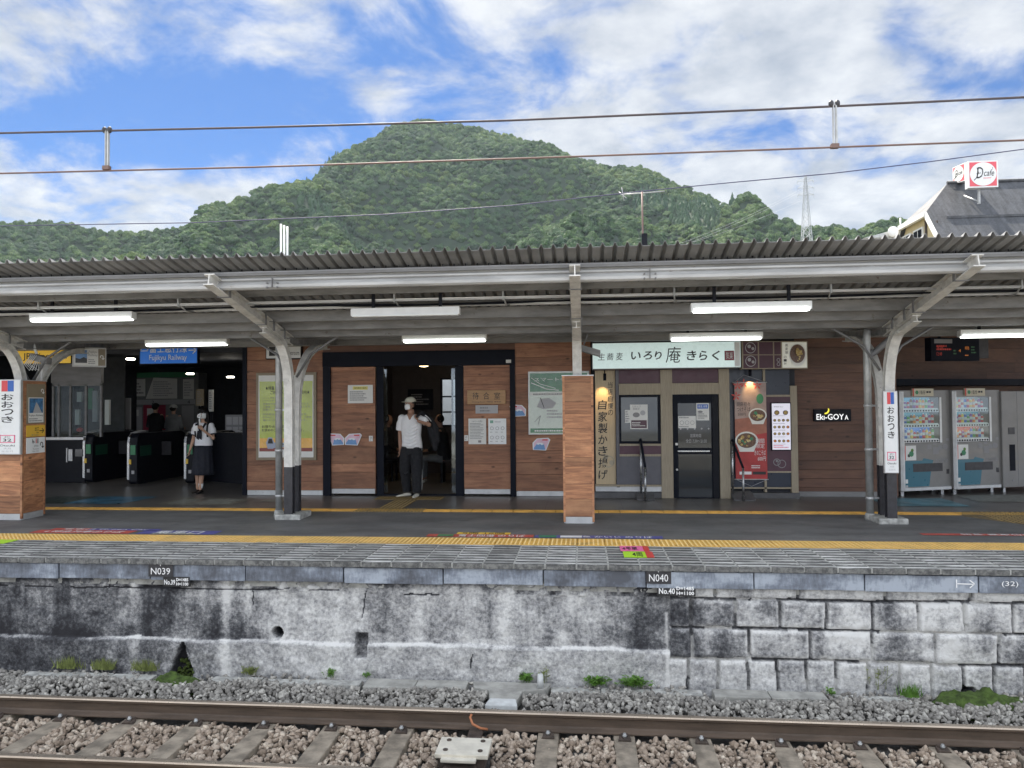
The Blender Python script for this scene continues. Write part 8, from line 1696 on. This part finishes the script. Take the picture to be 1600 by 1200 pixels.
def bystander(px, y, top, label, cloth, lower, hat=None, yaw=0.0, hat_name='cap', bag=False):
    x, z = onY(px, top, y); s = z / 1.72; g = thing('person', label, 'person', (x, y, 0)); P = lambda a, b_, c: (x + a * s, y + b_ * s, c * s); b = MB(); hc = Vector(P(0, 0, 1.60)); f, r, u = head(b, hc, yaw, s)
    b.tube([P(0, .01, 1.40), P(0, 0, 1.52)], [.055 * s, .05 * s], 12); b.loft([(x, y, .88 * s, .15 * s, .1 * s), (x, y, 1.1 * s, .14 * s, .1 * s), (x, y, 1.35 * s, .17 * s, .1 * s), (x, y, 1.43 * s, .08 * s, .06 * s)], 14); wr = []
    for sg in (-1, 1):
        limb(b, [P(sg * .1, 0, .88), P(sg * .1, 0, .48), P(sg * .1, .02, .08)], [.08 * s, .055 * s, .038 * s], 10); e, w = P(sg * .23, .02, 1.08), P(sg * .16, .2 * (1 if abs(yaw) > 2 else -1), 1.02); limb(b, [P(sg * .18, 0, 1.38), e, w], [.045 * s, .036 * s, .025 * s], 10); hand(b, w, (0, .9 if abs(yaw) > 2 else -.9, .1), (-sg, 0, .2), .4, s * .95); wr.append((e, w))
    remeshed('body', b, M['skin'], g, .011, 3); t = MB(); t.loft([(x, y, .84 * s, .19 * s, .13 * s), (x, y, 1.1 * s, .18 * s, .13 * s), (x, y, 1.35 * s, .20 * s, .125 * s), (x, y, 1.45 * s, .085 * s, .075 * s)], 16)
    for sg, (e, w) in zip((-1, 1), wr): t.tube([P(sg * .15, 0, 1.38), e, w], [.075 * s, .06 * s, .042 * s], 10)
    remeshed('jacket', t, cloth, g, .014, 3); t = MB()
    for sg in (-1, 1): t.loft([(x + sg * .1 * s, y, .05, .07 * s, .08 * s), (x + sg * .1 * s, y, .48 * s, .085 * s, .09 * s), (x + sg * .085 * s, y, .88 * s, .1 * s, .115 * s)], 12)
    remeshed('trousers', t, lower, g, .014, 3); t = MB()
    for sg in (-1, 1): d = -1 if abs(yaw) < 1.5 else 1; shoe(t, P(sg * .1, -.04 * d, 0), P(sg * .1, .17 * d, 0), .042, .05)
    remeshed('shoes', t, M['shoe_black'], g, .012, 2); t = MB(); t.ball(hc - f * .02 * s + u * .02 * s, .088 * s, 14, .098 * s, .092 * s); remeshed('hair', t, M['hair_black'], g, .012, 2)
    if hat: t = MB(); t.ball(hc + u * .055 * s, .1 * s, 14, .11 * s, .075 * s); t.tube([hc + u * .03 * s, hc + u * .035 * s], .118 * s, 16); remeshed(hat_name, t, hat, g, .01, 2)
bystander(170, 17.0, 628, 'dark standing figure at the staff counter of the ticket hall', M['cloth_dark'], M['cloth_dark'], yaw=math.pi)
bystander(243, 19.4, 630, 'person in dark cap and clothes at the red ticket machine', M['cloth_dark'], M['cloth_dark'], M['cloth_dark'], yaw=math.pi)
bystander(271, 19.2, 632, 'person in pale hat and grey jacket at the ticket machines', M['cloth_grey'], M['cloth_dark'], mat('hat_pale', (.45, .46, .46), .8, var=.05), yaw=math.pi, hat_name='hat')
def seated(px, y, seat, face, label, cloth, legs, cap=None, seat_off=0.0):
    x = onY(px, 680, y)[0]; g = thing('person', label, 'person', (x, y, 0)); P = lambda a, b_, c: (x + a * face, y + b_, c + seat_off); b = MB(); hc = Vector(P(.10, 0, 1.30)); f, r, u = head(b, hc, R(70) * face, 1.0)
    b.loft([(x, y, .46 + seat_off, .12, .16), (x + .03 * face, y, .75 + seat_off, .105, .15), (x + .06 * face, y, 1.02 + seat_off, .105, .17), (x + .07 * face, y, 1.12 + seat_off, .06, .08)], 14); b.tube([P(.07, 0, 1.08), P(.09, 0, 1.22)], [.055, .05], 12)
    for sg in (-1, 1): limb(b, [P(.02, sg * .1, .50), P(.42, sg * .11, .50), P(.44, sg * .11, .08)], [.08, .058, .04], 10); limb(b, [P(.06, sg * .18, 1.06), P(.12, sg * .22, .78), P(.34, sg * .1, .66)], [.045, .036, .026], 10); hand(b, P(.34, sg * .1, .66), (1 * face, -sg * .2, -.1), (0, -sg, .3), .5)
    remeshed('body', b, M['skin_tan'], g, .011, 3); t = MB(); t.loft([(x, y, .47 + seat_off, .15, .19), (x + .03 * face, y, .75 + seat_off, .135, .18), (x + .06 * face, y, 1.02 + seat_off, .135, .20), (x + .07 * face, y, 1.14 + seat_off, .07, .09)], 14)
    for sg in (-1, 1): t.tube([P(.06, sg * .16, 1.06), P(.12, sg * .22, .78), P(.30, sg * .12, .67)], [.07, .056, .042], 10)
    remeshed('jacket', t, cloth, g, .014, 3); t = MB()
    for sg in (-1, 1): t.tube([P(.0, sg * .1, .50), P(.43, sg * .11, .50), P(.44, sg * .11, .1)], [.105, .082, .065], 12)
    remeshed('trousers', t, legs, g, .014, 3); t = MB()
    for sg in (-1, 1): shoe(t, P(.42, sg * .11, -seat_off), P(.62, sg * .12, -seat_off), .045, .055)
    remeshed('shoes', t, M['shoe_white'], g, .012, 2); t = MB(); t.ball(hc - f * .02 + u * .02, .088, 14, .098, .092); remeshed('hair', t, M['hair_black'], g, .012, 2)
seated(694, 15.25, .45, -1, 'person in black sitting on the bench right of the man in the cap', M['cloth_dark'], M['cloth_grey']); seated(600, 15.6, .45, 1, 'dim seated person behind the left side of the doorway', M['cloth_dark'], M['cloth_dark'])
mb = MB(); x = onY(600, 680, 15.6)[0]; mb.box(x - .3, x + .25, 15.35, 15.85, .38, .44); g = thing('chair', 'dark seat behind the left side of the doorway', 'chair', (x, 15.6, 0)); mb.build('seat', M['dark_metal'], g); mb = MB(); mb.box(x - .27, x - .23, 15.4, 15.44, 0, .38); mb.box(x + .2, x + .24, 15.78, 15.82, 0, .38); mb.box(x + .2, x + .24, 15.4, 15.44, 0, .38); mb.build('leg', M['dark_metal'], g)

# ================================================================== HAZE
mb = MB(); mb.box(-1500, 1500, -60, 1400, -2.7, 330)
m = bpy.data.materials.new('haze'); m.use_nodes = True; nt = m.node_tree; nt.nodes.clear(); o_ = nt.nodes.new('ShaderNodeOutputMaterial'); pv = nt.nodes.new('ShaderNodeVolumePrincipled')
pv.inputs['Color'].default_value = (0.72, 0.86, 1.0, 1); pv.inputs['Density'].default_value = 0.00008; pv.inputs['Anisotropy'].default_value = 0.2; nt.links.new(pv.outputs[0], o_.inputs['Volume'])
props(mb.build('haze', m, origin_at=(0, 0, -2.7)), 'thin bluish haze in front of the mountain', 'haze', None, 'stuff')
